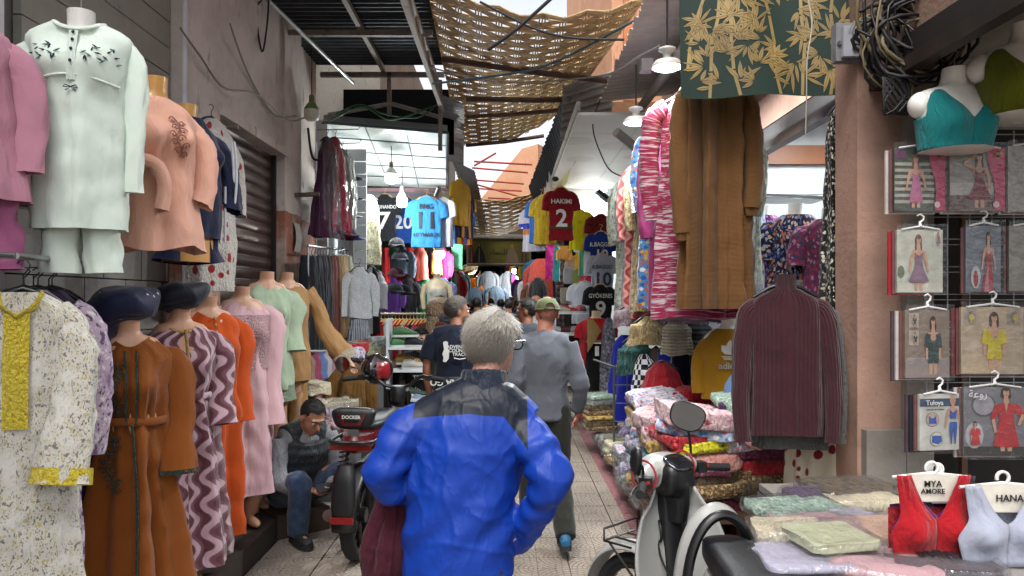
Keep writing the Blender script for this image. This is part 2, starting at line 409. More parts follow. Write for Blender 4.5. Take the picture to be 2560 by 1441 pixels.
def draped(label, loc, rz, mat, w=.42, L=1.2, name='dress', cat='dress', group=None, fl=(9, .02), seed=0, sleeves=None, slr=.055, top=.8, dep=.07, flare=1.15, n=44, rows=26, hang=True, hm=None, neck=.3):
    """garment hanging from a hanger; loc = hanger shoulder centre"""
    t = thing(name, label, cat, loc, rz, group); h = w/2
    keys = [(-L, h*flare, dep*flare, 0, 0), (-L*.6, h*lerp(1, flare, .5), dep*1.05, 0, 0), (-L*.3, h*.95, dep, 0, 0), (-.2, h*.92, dep*.85, 0, 0), (-.09, h*top, dep*.7, 0, 0), (-.03, h*.5, dep*.5, 0, 0), (0, h*neck, dep*.55, 0, 0)]
    mb = MB(); body(mb, keys, n, rows, [(fl[0], fl[1], .8, None), (fl[0]+4, fl[1]*.5, .8, None)], seed, sq=.75, hem=.01); mb.build(name+'_body', mat, t)
    if sleeves:
        for q in (-1, 1):
            mb = MB(); sleeve(mb, [(q*h*.72, 0, -.1), (q*(h+.04), 0, -.2), (q*(h+.065), -.01, -.2-sleeves*.55), (q*(h+.05), -.02, -.2-sleeves)], [slr*1.15, slr*1.15, slr, slr*.75], flat=.5, seed=seed+q); mb.build('sleeve', mat, t)
    if hang: hanger(t, h*.85, .01, hm)
    return t
def folded(label, loc, mat, w=.32, d=.26, h=.05, rz=0, seed=0, bag=None, name='folded_garment', cat='folded clothes', group=None, layers=3, lump=.012, n=26, tiltx=0, tilty=0):
    rnd = random.Random(seed); t = None
    def fn(p):
        k = .013*(abs(math.cos((p.z+h/2)/h*PI*layers+2*p.x+seed))-.6) if abs(p.z) < h*.485 else 0
        q = V((p.x*(1+k*3), p.y*(1+k*3), p.z))
        q.z += lump*nz(q, 9, seed)+lump*.7*nz(q, 21, seed+3)+(lump if p.z > 0 else 0)*(.5-abs(nz((p.x*7+p.y*3, p.y*9, seed), 1, 4)))*1.3+tiltx*p.x+tilty*p.y
        q.x += lump*nz(q, 12, seed+5); q.y += lump*nz(q, 12, seed+9); return q
    mb = MB(); mb.ball((0, 0, h/2), (w/2, d/2, h/2), n, 16, e=.22, fn=fn)
    if bag:
        t = thing(name, label, cat, loc, rz, group); mb.build('cloth', mat, t)
        b2 = MB(); b2.ball((0, 0, h/2), (w/2+.02, d/2+.025, h/2+.007), n, 12, e=.3, fn=lambda p: fn(p)+V((1, 1, 1))*.006*nz(p, 25, seed)); b2.build('plastic_bag', bag, t)
        return t
    o = mb.build(name, mat, None, loc=loc, rz=rz); return tag(o, label, cat, group)
M_HANG = plain('black_hanger', '#16161a', .35)
M_WOODHANG = plain('pale_hanger', '#c8a56a', .5)
M_WHITEHANG = plain('white_hanger', '#d8d8d6', .35)
M_STEEL = plain('steel', '#9a9c9c', .35, 1.0)
M_RUST = plain('rusty_steel', '#6b5f58', .6, .5, var=.3, dirt='#5a3220', dth=.52, dsc=9)
M_FORMW = plain('white_form', '#e6e4de', .25, coat=.3)
M_FORMT = plain('tan_form', '#c08f4e', .35, coat=.2)
M_FORMS = plain('skin_form', '#b98d72', .4)
# ---------------------------------------------------------------- ground, paving, walls, roofs
XL, XR = -2.4, 1.95
M_BASE = plain('mortar', '#6d6259', .9, bump=.3)
M_PAVE = plain('paver_face', '#8f857b', .42, var=.2, vs=4, bump=.25, bs=60, dirt='#6f655c', dsc=2.2, dth=.5)
M_DARKSTEP = plain('dark_step', '#3a322c', .7, dirt='#1d1815')
g = MB(); g.quad((-60, -10, -.03), (60, -10, -.03), (60, 200, -.03), (-60, 200, -.03)); tag(g.build('ground', M_BASE), kind='structure')
pv = tag(MB().box((-1.66, -2, -.028), (1.9, 60, -.016)).build('pavement', M_PAVE), kind='structure')
# stamped fan tile: raised setts in arcs round two opposite corners
TS = .40
def tile_mesh():
    mb = MB(); g_ = .003; mb.box((g_, g_, -.014), (TS-g_, TS-g_, -.004), 0)
    def sett(cx, cy, r0, r1, a0, a1, z=.0, box=None):
        k = 3; o, i = [], []
        for q in range(k+1):
            a = lerp(a0, a1, q/k); o.append((cx+r1*math.cos(a), cy+r1*math.sin(a))); i.append((cx+r0*math.cos(a), cy+r0*math.sin(a)))
        pts = i+o[::-1]
        m_ = .0016; pts = [(min(max(x, box[0]+m_, g_), box[2]-m_, TS-g_), min(max(y, box[1]+m_, g_), box[3]-m_, TS-g_)) for x, y in pts]
        if abs(sum(pts[q][0]*pts[(q+1) % len(pts)][1]-pts[(q+1) % len(pts)][0]*pts[q][1] for q in range(len(pts)))) < 2e-4: return
        c = V((sum(p[0] for p in pts)/len(pts), sum(p[1] for p in pts)/len(pts), 0))
        top = [mb.vert((lerp(c.x, x, .96), lerp(c.y, y, .96), z)) for x, y in pts]; bot = [mb.vert((x, y, -.006)) for x, y in pts]
        mb.face(top, 1); n = len(pts)
        for q in range(n): mb.face((bot[q], bot[(q+1) % n], top[(q+1) % n], top[q]), 1)
    w = .031; c_ = TS/2
    for ci in range(2):
        for cj in range(2):
            X0, Y0 = ci*c_, cj*c_; fl = (ci+cj) % 2; cx = X0+(c_ if fl else 0); cy = Y0; b0 = PI/2 if fl else 0
            for j in range(9):
                r0, r1 = j*w+(.004 if j == 0 else 0), (j+1)*w-.0042; ns = max(1, int(round((r0+r1)/2*PI/2/.045)))
                for q in range(ns): sett(cx, cy, r0, r1, b0+PI/2*q/ns+.0012/r1, b0+PI/2*(q+1)/ns-.0012/r1, box=(X0, Y0, X0+c_, Y0+c_))
    return mb.mesh('tile', False)
tm = tile_mesh(); tm.materials.append(plain('paver_joint', '#544b44', .6, var=.2, dirt='#5a5048', dsc=2.2)); tm.materials.append(M_PAVE)
rnd = random.Random(3)
for j in range(36):
    for i in range(7):
        x = -1.63+i*(TS+.003); y = 1.6+j*(TS+.003)
        o = bpy.data.objects.new('tile', tm); COL.objects.link(o); o.parent = pv; o.location = (x+(TS if (i+j) % 2 else 0), y, rnd.uniform(-.0015, .0015)); o.rotation_euler[2] = PI/2 if (i+j) % 2 else 0
# slightly tilted step along the left shops
tag(MB().box((-2.6, -2, -.05), (-1.64, 8.6, .15)).build('step', M_DARKSTEP), kind='structure')

def plaster(name, top, low, zcut, dirt='#6f6760', mul=1):
    if name in MATS: return MATS[name]
    b = NB(name); c = b.co('Object'); z = b.n('ShaderNodeSeparateXYZ', {0: c}).outputs[2]
    n = b.noise(c, 1.7, 7, .62); n2 = b.noise(c, 9, 5, .6)
    zz = b.math('ADD', z, b.math('MULTIPLY', n2, .03))
    cc = b.mix(b.math('GREATER_THAN', zz, zcut), H(low), H(top))
    cc = b.mix(b.ramp(n, [(.42, (0, 0, 0)), (.56, (.65, .65, .65)), (.68, (1, 1, 1))]), cc, b.mix(n2, H(dirt), H(top)))
    cc = b.mix(b.ramp(b.noise(b.co('Object', (1, 1, .25)), 6, 6, .7), [(.60, (0, 0, 0)), (.7, (.8, .8, .8))]), cc, H('#564a40'))
    nm = b.bump(b.math('MULTIPLY_ADD', n2, .6, b.noise(c, 40, 4)), .35, .012)
    MATS[name] = b.done(b.bsdf(cc, .85, 0, nm, spec=.2)); return MATS[name]
M_LWALL = plaster('left_plaster', '#cdc2ba', '#9c6350', 2.66, '#a0968e')
M_RWALL = plaster('right_plaster', '#8d7364', '#8d7364', -5, '#6d5a50')
M_GREYPL = plaster('grey_plaster', '#8d8880', '#8d8880', -5, '#6d665e')
M_OCHRE = plaster('ochre_render', '#c99a7c', '#c99a7c', -5, '#b5835f')
# left building: wall pieces round the shutter opening (Y 6.03-7.74)
lb = thing('shop_building', 'grimy white and terracotta plastered shop building with a closed shutter', 'building', (XL, 0, 0))
def wallbox(par, name, a, b, m):
    mb = MB()
    mb.box(a, b); return mb.build(name, m, par, False)
wallbox(lb, 'wall', (-.35, 5.34, .14), (.02, 6.03, 4.9), M_LWALL)
wallbox(lb, 'wall', (-.35, 6.03, 3.3), (.0, 7.74, 4.9), M_LWALL)
wallbox(lb, 'wall', (-.35, 7.74, .0), (.03, 8.35, 4.9), M_LWALL)
wallbox(lb, 'wall', (-.45, 8.35, .0), (-.05, 9.3, 4.9), M_LWALL)
wallbox(lb, 'wall', (-.6, -2, .0), (-.12, 5.34, 5.2), plain('grey_block', '#6d6a66', .8, bump=.2, bs=14))
wallbox(lb, 'lintel', (-.3, 6.0, 3.22), (.05, 7.8, 3.31), M_LWALL)
# painted boards over the first shop, one by one
M_BOARD = plain('cream_board', '#8c8a80', .6, var=.1, dirt='#77736a')
for k in range(15):
    z = 2.2+k*.19; mb = MB(); mb.box((-.11, 3.7, z), (-.065-.002*(k % 2), 5.33, z+.182)); mb.build('board', M_BOARD, lb, False)
M_BLOCK = plain('grey_tile', '#77746f', .5, var=.1, dirt='#57524c')
for k in range(6):
    for q in range(5):
        mb = MB(); mb.box((-.11, 2.9+q*.46+(.2 if k % 2 else 0), .16+k*.335), (-.08, 2.9+q*.46+.45+(.2 if k % 2 else 0), .16+k*.335+.327)); mb.build('tile', M_BLOCK, lb, False)
for y0, wd, m in ((2.75, .1, plain('white_post', '#c9cbd0', .4)), (3.28, .14, MATS['white_post']), (2.98, .16, plain('brown_post', '#54453c', .6))):
    mb = MB(); mb.box((-.06, y0, .15), (.04, y0+wd, 4.4)); mb.build('post', m, lb, False)
mb = MB(); mb.tube([(.02, 5.36, 1.4), (.02, 5.36, 4.9)], .022, 8); mb.build('pipe', MATS['white_post'], lb)
mb = MB(); mb.tube([(.0, 5.6, 3.02), (.32, 5.62, 3.03)], .022, 8); mb.build('bracket', M_RUST, lb)
mb = MB(); mb.tube([(.0, 8.1, 2.86), (.3, 8.1, 2.87)], .025, 8); mb.build('bracket', M_RUST, lb)
mb = MB(); mb.grid(lambda u, v: V((.045+.03*math.sin(v*3), 8.0+.22*u, 2.55-.32*v)), 3, 6); mb.build('paper_notice', plain('paper', '#b9b4ad', .9), lb)
# roller shutter, slat by slat
sh = thing('roller_shutter', 'closed brown steel roller shutter between the plastered piers', 'shutter', (XL-.12, 6.03, .15))
M_SLAT = plain('shutter_brown', '#5b4a42', .33, .55, var=.18, dirt='#3d322c', dsc=2, spec=.6)
sp_ = MB(); nsl = 27; hh = 3.15/nsl
sp_.grid(lambda u, v: V((.02*math.sin(PI*v)**.7+.006*(v > .9), u*1.71, v*hh*.97)), 1, 7); sm_ = sp_.mesh('slat'); sm_.materials.append(M_SLAT)
for k in range(nsl):
    o = bpy.data.objects.new('slat', sm_); COL.objects.link(o); o.parent = sh; o.location = (0, 0, k*hh)
for y in (-.0, 1.66): mb = MB(); mb.box((-.02, y, 0), (.06, y+.05, 3.2)); mb.build('guide_rail', plain('rail', '#2c2624', .5, .4), sh, False)

# ---- corrugated canopy on the left with trusses
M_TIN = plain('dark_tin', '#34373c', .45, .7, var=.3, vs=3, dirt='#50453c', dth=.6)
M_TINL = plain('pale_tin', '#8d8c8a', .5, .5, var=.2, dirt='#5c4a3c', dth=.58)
M_FRAME = plain('weathered_angle', '#8b847c', .6, .2, var=.25, dirt='#5e4436', dth=.55, dsc=14)
def corrugated(mb, o, du, dv, nw, amp=.02, axis_n=None, rag=0, seed=0):
    """sheet from corner o spanned by du (across the corrugations) and dv"""
    nrm = V(du).cross(V(dv)).normalized(); o, du, dv = V(o), V(du), V(dv)
    mb.grid(lambda u, v: o+du*u+dv*(v+rag*(v > .99 or v < .01)*nz((u*9, v, 0), 2, seed))+nrm*amp*math.sin(u*nw*2*PI), nw*6, 4); return mb
cn = thing('canopy', 'dark corrugated steel canopy over the left side of the alley', 'canopy', (0, 0, 0))
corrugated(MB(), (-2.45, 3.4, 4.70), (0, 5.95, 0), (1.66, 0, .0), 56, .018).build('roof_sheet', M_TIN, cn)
for x in (-1.62,): mb = MB(); mb.box((x, 3.4, 4.60), (x+.05, 9.35, 4.66)); mb.build('purlin', M_FRAME, cn, False)
for y in (6.6, 7.85, 9.3): mb = MB(); mb.box((-2.4, y, 4.54), (-.82, y+.05, 4.60)); mb.build('rafter', M_FRAME, cn, False)
mb = MB(); mb.tube([P(669, 0, 7.0)+V((0, 0, 0)), P(883, 208, 8.9)], .022, 8); mb.build('conduit', plain('zinc', '#a9abab', .3, .8), cn)
for zz, x in ((4.45, -.93), (4.12, -.88)):
    mb = MB(); mb.box((x, 5, zz), (x+.045, 9.4, zz+.05)); mb.build('truss_chord', M_FRAME, cn, False)
for k in range(9):
    y = 5.2+k*.48; mb = MB(); mb.tube([(-.905, y, 4.47), (-.865, y+.24*(1 if k % 2 else 1.6), 4.14)], .018, 6); mb.build('truss_web', M_FRAME, cn)
for x, z0, z1 in ((-1.55, 4.05, 4.6), (-.9, 3.6, 4.5)): mb = MB(); mb.box((x, 9.3, z0), (x+.05, 9.35, z1)); mb.build('strut', M_FRAME, cn, False)
mb = MB(); mb.tube([(-2.3, 9.3, 4.05), (-1.5, 9.32, 4.2), (-.85, 9.32, 4.02)], .028, 6); mb.build('strut', M_FRAME, cn)
# near-black panel above the shop ceiling: the space's shade put into its colour
wallbox(cn, 'dark_backing', (-2.4, 10.6, 3.82), (-.8, 10.7, 4.75), plain('shade_black', '#060607', 1.0, spec=.02))
# side skirt of vertical tin
sk = thing('tin_skirt', 'ragged pale corrugated tin sheets sloping beside the woven cane mat', 'tin sheet', (0, 0, 0))
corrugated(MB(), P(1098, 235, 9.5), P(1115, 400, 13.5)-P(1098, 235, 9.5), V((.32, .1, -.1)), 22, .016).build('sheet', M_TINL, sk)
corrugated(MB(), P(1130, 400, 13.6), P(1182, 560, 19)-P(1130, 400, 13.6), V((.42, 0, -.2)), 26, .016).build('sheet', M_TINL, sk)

# ---- left jersey shop: ceiling panel, frame, back walls
ls = thing('sports_shop', 'bright open sports shop with a white panelled ceiling', 'shop', (0, 0, 0))
M_CEIL = plain('ceiling_tile', '#cfd6d2', .35, var=.05)
a, b, c, d = P(808, 306, 9.35), P(1118, 332, 9.35), P(1118, 472, 11.4), P(905, 466, 11.4)
nrm = V((0, .2, 1))
def quadpt(u, v): return (a*(1-u)+b*u)*(1-v)+(d*(1-u)+c*u)*v
for j in range(5):
    for i in range(3):
        mb = MB(); e = .012
        def fn(u, v): 
            uu, vv = lerp(i/3+e/2, (i+1)/3-e/2, u), lerp(j/5+e, (j+1)/5-e/2, v); p = quadpt(uu, vv); p.z -= .035*math.sin(PI*u)*math.sin(PI*v)*(1 if (i+j) % 2 else .25)*(1+math.sin(5*u+3*v)); return p
        mb.grid(fn, 8, 6); mb.build('ceiling_panel', M_CEIL, ls)
mb = MB(); mb.loft([[p+V((0, 0, .02)) for p in (a, b, c, d)], [p+V((0, .02, .1)) for p in (a, b, c, d)]], 0, True, True); mb.build('ceiling_frame', plain('alu', '#8f9699', .4, .6), ls, False)
mb = MB(); mb.tube([a, b], .022, 6); mb.tube([b, c], .022, 6); mb.tube([a, d], .03, 6); mb.build('edge_trim', plain('dark_alu', '#54595c', .4, .6), ls)
M_SHOPW = plain('shop_white', '#c9cdd0', .6)
wallbox(ls, 'side_wall', (-2.45, 9.35, 0), (-2.32, 10.3, 4.0), M_SHOPW)
wallbox(ls, 'side_wall', (-4.0, 10.2, 0), (-2.4, 10.32, 3.9), M_SHOPW)
wallbox(ls, 'back_wall', (-4.6, 10, 0), (-4.5, 16.0, 3.9), plain('shop_back', '#8f8790', .7))
wallbox(ls, 'side_wall', (-4.6, 15.9, 0), (-1.25, 16, 3.9), plain('shop_dark', '#4a4548', .8))
wallbox(ls, 'ceiling', (-4.6, 11.42, 3.40), (-1.2, 16, 3.43), plain('shop_ceiling', '#9a98a0', .7))
for px, Y in ((878, 9.6), (903, 11.2)):
    q = P(px, 700, Y); mb = MB(); mb.box((q.x-.03, Y, 0), (q.x+.03, Y+.06, 3.55)); mb.build('door_post', plain('alu2', '#a5a8a6', .35, .7), ls, False)
p0 = P(905, 470, 11.3); mb = MB(); mb.box((p0.x, 11.3, p0.z-.06), (-.95, 11.34, p0.z)); mb.build('lintel', plain('mauve', '#7b5f63', .6), ls, False)

# ---- right side: column, lintel beam, upper wall, recessed shops
rb = thing('shop_front_building', 'peeling orange plaster shop front with a dark steel lintel', 'building', (0, 0, 0))
mb = MB()
def colpt(a_, z): pass
M_COL = plaster('column_plaster', '#b49282', '#b49282', -5, '#7d6458')
wallbox(rb, 'column', (1.84, 3.86, 0), (2.07, 4.12, 3.05), M_COL)
wallbox(rb, 'column_side', (2.07, 3.80, 0), (2.21, 4.12, 3.05), M_GREYPL)
wallbox(rb, 'column_foot', (1.86, 3.80, 0), (2.066, 3.858, 1.02), M_GREYPL)
wallbox(rb, 'upper_wall', (1.97, -2, 2.99), (2.1, 9.4, 5.2), M_RWALL)
wallbox(rb, 'lintel', (1.90, -2, 2.80), (1.97, 8.4, 2.87), plain('lintel_steel', '#3a322f', .5, .5, var=.3, dirt='#57402f'))
wallbox(rb, 'lintel', (1.93, -2, 2.87), (2.03, 8.4, 2.988), plain('lintel_dark', '#231d1b', .6))
wallbox(rb, 'plaster_band', (1.92, 4.15, 2.99), (1.968, 8.4, 3.22), M_COL)
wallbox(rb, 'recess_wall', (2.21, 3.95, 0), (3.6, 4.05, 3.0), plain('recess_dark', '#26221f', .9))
wallbox(rb, 'recess_ceiling', (1.98, 1.0, 2.995), (4, 3.95, 3.02), plain('recess_ceiling', '#9c9a92', .8))
wallbox(rb, 'upper_panel', (2.22, 3.9, 2.62), (3.6, 3.949, 2.99), plain('upper_panel', '#a8a69c', .7, dirt='#8d8878'))
wallbox(rb, 'side_wall', (3.0, 4.05, 0), (3.1, 6.4, 3.0), plain('shop_white2', '#b9bcc0', .6))
wallbox(rb, 'back_wall', (1.5, 6.3, 0), (3.0, 6.4, 3.4), MATS['shop_white2'])
wallbox(rb, 'wood_band', (1.95, 6.24, 2.86), (2.99, 6.3, 3.02), plain('wood_band', '#7a4a2c', .5))
wallbox(rb, 'inner_ceiling', (1.98, 4.1, 3.2), (3.0, 6.3, 3.25), MATS['shop_white2'])
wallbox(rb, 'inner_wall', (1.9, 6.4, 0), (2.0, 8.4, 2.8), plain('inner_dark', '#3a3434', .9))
# carved wooden panel low in the recess
wp = thing('wooden_chest', 'brown wooden panel with a carved pointed arch behind the hanging sweater', 'chest', (0, 0, 0))
q = P(1945, 1120, 4.95); wallbox(wp, 'panel', (q.x-.28, 4.95, 0), (q.x+.3, 5.3, .9), plain('walnut', '#5a3417', .45, var=.25, vs=9))
mb = MB(); mb.tube(spline([(q.x-.02, 4.945, .1), (q.x-.02, 4.945, .55), (q.x+.09, 4.945, .78), (q.x+.2, 4.945, .55), (q.x+.2, 4.945, .1)], 20), .009, 6); mb.build('carved_arch', MATS['walnut'], wp)

# ---- right corrugated roof, posts, ceilings
rc = thing('right_canopy', 'pale rust-edged corrugated tin roof over the right side of the alley', 'canopy', (0, 0, 0))
corrugated(MB(), (1.05, 4.6, 4.02), (0, 4.0, 0), (.95, 0, .1), 30, .018, rag=.05, seed=3).build('roof_sheet', plain('white_tin', '#c0bbb2', .5, .1, var=.12, dirt='#6a4c3a', dth=.62, dsc=5), rc)
q0, q1 = P(1470, 205, 8.6), P(1412, 315, 8.9)
corrugated(MB(), P(1408, 215, 8.7), V((.0, .5, -.55)), V((.62, -.1, .16)), 7, .025, rag=.05, seed=5).build('roof_sheet', M_TINL, rc)
mb = MB(); mb.tube([(1.52, 4.4, 3.86), (1.44, 8.5, 3.80)], .05, 8); mb.build('beam', plain('white_wood', '#9a958b', .7, dirt='#5b5148'), rc)
mb = MB(); mb.tube([P(1540, 330, 7.6), P(1625, 400, 7.9)], .05, 6); mb.build('brace', MATS['white_wood'], rc)
rs = thing('clothes_shop', 'clothes shop under a white ceiling with a curved leaf pattern', 'shop', (0, 0, 0))
# ceiling: near y=290 .. far y=490
M_CEIL2 = NB('leaf_ceiling'); c = M_CEIL2.co('Object'); vo = M_CEIL2.n('ShaderNodeTexVoronoi', {'Vector': c, 'Scale': 1.4, 'Smoothness': .4}, feature='SMOOTH_F1')
MC2 = M_CEIL2.done(M_CEIL2.bsdf(M_CEIL2.mix(M_CEIL2.ramp(vo.outputs[0], [(.36, (0, 0, 0)), (.38, (1, 1, 1))]), H('#b9b4ab'), H('#cac7c0')), .5))
for j in range(6):
    for i in range(3):
        mb = MB(); x0 = .72+i*.72+.06*j*0; y0 = 7.6+j*.86; mb.box((x0, y0, 3.62), (x0+.712, y0+.85, 3.65)); mb.build('ceiling_panel', MC2, rs, False)
wallbox(rs, 'side_wall', (2.88, 6.45, 0), (2.98, 12.8, 3.7), M_SHOPW)
wallbox(rs, 'back_wall', (1.45, 12.75, 0), (2.9, 12.85, 3.62), M_SHOPW)
wallbox(rs, 'fascia', (.72, 12.76, 2.95), (1.45, 12.86, 3.7), plain('fascia_white', '#d6d4cc', .5))
mb = MB(); mb.box((.7, 7.55, 3.652), (.74, 12.8, 3.75)); mb.build('edge_trim', MATS['white_wood'], rs, False)

# ---- woven cane mat over the alley: every strand a piece
M_CANE = plain('cane', '#a98a5c', .6, var=.35, vs=25)
M_CANE2 = plain('cane_pale', '#b89d70', .6, var=.3, vs=25)
def cane_mat(label, corner, nu_, nv_, name='woven_mat', sag=.25, seed=0, wthick=.03, w0=.7):
    t = thing(name, label, 'mat', (0, 0, 0)); A, B, C, D = corner; r = random.Random(seed)
    def pt(u, v):
        p = (A*(1-u)+B*u)*(1-v)+(D*(1-u)+C*u)*v
        p = p.copy(); p.z -= sag*math.sin(PI*u)*(1+.25*math.sin(v*5+seed)); return p
    for j in range(nv_):            # weft: bundles across the alley
        mb = MB()
        for s_ in range(5):
            v = (j+.5+(s_-2)*.19+r.uniform(-.04, .04))/nv_
            ps = []
            for k in range(nu_*2+1):
                u = k/(nu_*2); ph = math.sin(PI*(k/2*2+(j % 2)*2)/2)*0+((1 if ((k//2)+j) % 2 else -1) if k % 2 else 0)
                p = pt(min(1, max(0, u+r.uniform(-.004, .004))), v+r.uniform(-.09, .09)/nv_+ (s_-2)*.03/nv_*ph); p.z += .022*ph; ps.append(p)
            rad = wthick*w0*.5
            mb.tube(ps, [rad*r.uniform(.85, 1.2) for _ in ps], 5, 0, True)
        mb.build('cane_strand', M_CANE if j % 3 else M_CANE2, t)
    for i in range(nu_):            # warp ties
        mb = MB()
        for s_ in range(3):
            u = (i+.5+(s_-1)*.13)/nu_; ps = []
            for k in range(nv_+1):
                p = pt(u, k/nv_); p.z += .02*(1 if (k+i) % 2 else -1); ps.append(p)
            mb.tube(ps, .0085, 5)
        mb.build('cane_stake', M_CANE2, t)
    return t
A, B, C, D = P(1062, -55, 6.9), P(1610, 0, 6.6), P(1420, 268, 11.0), P(1150, 362, 12.4)
cane_mat('large woven cane mat sagging over the alley roof', (A, B, C, D), 10, 46, sag=.2, seed=1)
cane_mat('small woven cane mat far down the alley above the women banner', (P(1140, 492, 15), P(1360, 470, 15), P(1350, 545, 19), P(1160, 580, 19)), 8, 20, sag=.22, seed=4)
cane_mat('far woven cane mat below the women banner beside the green towel', (P(1120, 655, 21), P(1200, 655, 21), P(1185, 690, 26), P(1110, 700, 26)), 6, 14, sag=.1, seed=6)
M_POLE = plain('mat_pole', '#4a332a', .7)
for x0, y0, x1, y1, Y, r in ((1105, 148, 1540, 205, 8.2, .035), (1165, 248, 1510, 248, 9.0, .035), (1165, 292, 1410, 275, 10.2, .03), (1165, 364, 1360, 340, 11.6, .03)):
    mb = MB(); mb.tube([P(x0, y0, Y), P((x0+x1)/2, (y0+y1)/2+3, Y), P(x1, y1, Y)], r, 8); tag(mb.build('roof_pole', M_POLE), {148: 'long brown pole under the near part of the cane mat', 248: 'straight brown pole reaching under the crumpled tin sheet', 292: 'thin dark pole crossing the middle of the cane mat', 364: 'last thin pole under the far edge of the cane mat'}[y0], 'pole', 'poles under the cane mat')
# hanging cables over the mat
for k, (pts, r, m, lab) in enumerate((
    ([P(1080, 210, 7.5), P(1200, 195, 7.5), P(1350, 170, 7.3), P(1480, 110, 7), P(1590, 50, 6.6)], .012, plain('blue_cable', '#3d5a66', .6), 'blue cable looping below the woven cane mat'),
    ([P(1220, 125, 6.4), P(1290, 75, 6.3), P(1380, -5, 6.2)], .016, plain('black_cable', '#1b1a1c', .6), 'short stiff black cable under the cane mat'),
    ([P(1200, 5, 6.6), P(1330, 70, 6.6), P(1430, 95, 6.6), P(1560, 100, 6.4)], .011, MATS['black_cable'], 'black cable drooping along the top edge of the mat'),
    ([P(1060, 165, 7.6), P(1250, 205, 7.8), P(1500, 190, 7.5), P(1600, 140, 6), P(1650, 115, 5)], .008, plain('grey_cable', '#8c867c', .7), 'thin grey wire running to the round lamp'),
    ([P(1500, 250, 8), P(1482, 315, 8), P(1500, 380, 8.2), P(1530, 430, 8.4), P(1590, 450, 8.4)], .008, MATS['black_cable'], 'thin black wire curving down the leaf ceiling'),
    ([P(830, 300, 9.25), P(905, 268, 9.2), P(975, 300, 9.2), P(1060, 275, 9.2), P(1095, 262, 9.2)], .012, plain('green_cable', '#2f5a3a', .6), 'green cable tangle above the shop ceiling'),
    ([P(840, 285, 9.25), P(900, 262, 9.2), P(960, 285, 9.2), P(1040, 295, 9.2), P(1085, 270, 9.2)], .01, MATS['green_cable'], 'second green cable above the shop ceiling'),
    ([P(450, 70, 5.2), P(500, 140, 5.5), P(560, 220, 6), P(640, 235, 6.6), P(720, 300, 7.6), P(760, 295, 8)], .009, MATS['grey_cable'], 'grey wire stapled along the dirty left wall'),
    ([P(575, 60, 6.0), P(610, 160, 6.5), P(650, 240, 7.0), P(690, 290, 7.4), P(740, 290, 7.9)], .009, MATS['grey_cable'], 'grey wire sagging down the stained wall'),
    ([P(655, 0, 7.0), P(640, 30, 7), P(655, 130, 7), P(668, 60, 7), P(672, -5, 7)], .009, MATS['black_cable'], 'black looped wire hanging from the canopy edge'),
    ([P(770, 320, 8.2), P(780, 390, 8.3), P(800, 400, 8.4), P(835, 390, 8.8)], .014, MATS['black_cable'], 'dark frayed wire at the end of the left wall'))):
    mb = MB(); mb.tube(spline(pts, 24), r, 6); tag(mb.build('cable', m), lab, 'cable', 'loose cables')

# ---- tall ochre house, red bars in the gap, sky only beyond
oh = thing('ochre_house', 'tall ochre rendered house rising above the right roofs', 'building', (0, 0, 0))
wallbox(oh, 'wall', (1.35, 9.6, 4.3), (4.5, 17, 10.5), M_OCHRE)
mb = MB(); q = [P(1200, 500, 26), P(1345, 500, 26), P(1345, 360, 26), P(1305, 372, 26)]
mb.loft([q, [p+V((1.5, 3, 0)) for p in q]], 0, True, True); mb.build('wall', M_OCHRE, oh, False)
for x in (1.5, 2.2, 2.9): wallbox(oh, 'pilaster', (x, 9.52, 4.3), (x+.14, 9.6, 10.5), plain('ochre_trim', '#b9774f', .8))
M_RED = plain('red_bar', '#a03a2c', .6)
for x0, y0, x1, y1, Y in ((1185, 404, 1330, 412, 20), (1180, 420, 1320, 432, 21), (1178, 450, 1310, 460, 22), (1185, 460, 1320, 498, 22), (1185, 415, 1240, 383, 19), (1195, 472, 1305, 478, 23), (1220, 495, 1330, 500, 23)):
    mb = MB(); mb.tube([P(x0, y0, Y), P(x1, y1, Y)], .028, 6); tag(mb.build('red_bar', M_RED), 'thin red steel bar bracing the gap between the buildings', 'bar', 'red braces in the gap')
# left upper block beyond the canopy so the alley stays a canyon
fb = thing('far_left_building', 'plain grey upper storeys behind the left canopy', 'building', (0, 0, 0))
wallbox(fb, 'wall', (-6, 10.8, 3.7), (-1.9, 26, 6.4), M_GREYPL); wallbox(fb, 'wall', (-6, -2, 4.75), (-2.9, 9.3, 7.5), M_GREYPL)
tl = thing('added_tube_lamp', 'added white tube lamp, out of view on the dress shop ceiling', 'lamp', (2.45, 5.3, 3.16)); mb = MB(); mb.box((-.02, -.5, .0), (.02, .5, .035)); mb.build('fitting', MATS['shop_white2'], tl, False); mb = MB(); mb.tube([(0, -.48, -.015), (0, .48, -.015)], .014, 10); mb.build('tube', emis('tube_glow', (.95, 1, 1, 1), 10), tl)  # added lamp, itself unseen, to light the pale back wall
l = bpy.data.lights.new('lamp', 'AREA'); l.shape = 'RECTANGLE'; l.size = .06; l.size_y = .95; l.energy = 20; l.color = (.95, 1, 1); lo = bpy.data.objects.new('lamp_light', l); COL.objects.link(lo); lo.parent = tl; lo.location = (0, 0, -.035)
ft = thing('tin_fascia', 'dark ragged tin and yellowed plastic sheets along the right roof edge', 'tin sheet', (0, 0, 0))
corrugated(MB(), P(1412, 225, 9.0), P(1322, 470, 15)-P(1412, 225, 9.0), V((.14, 0, -.42)), 30, .014, rag=.08, seed=9).build('sheet', M_TIN, ft)
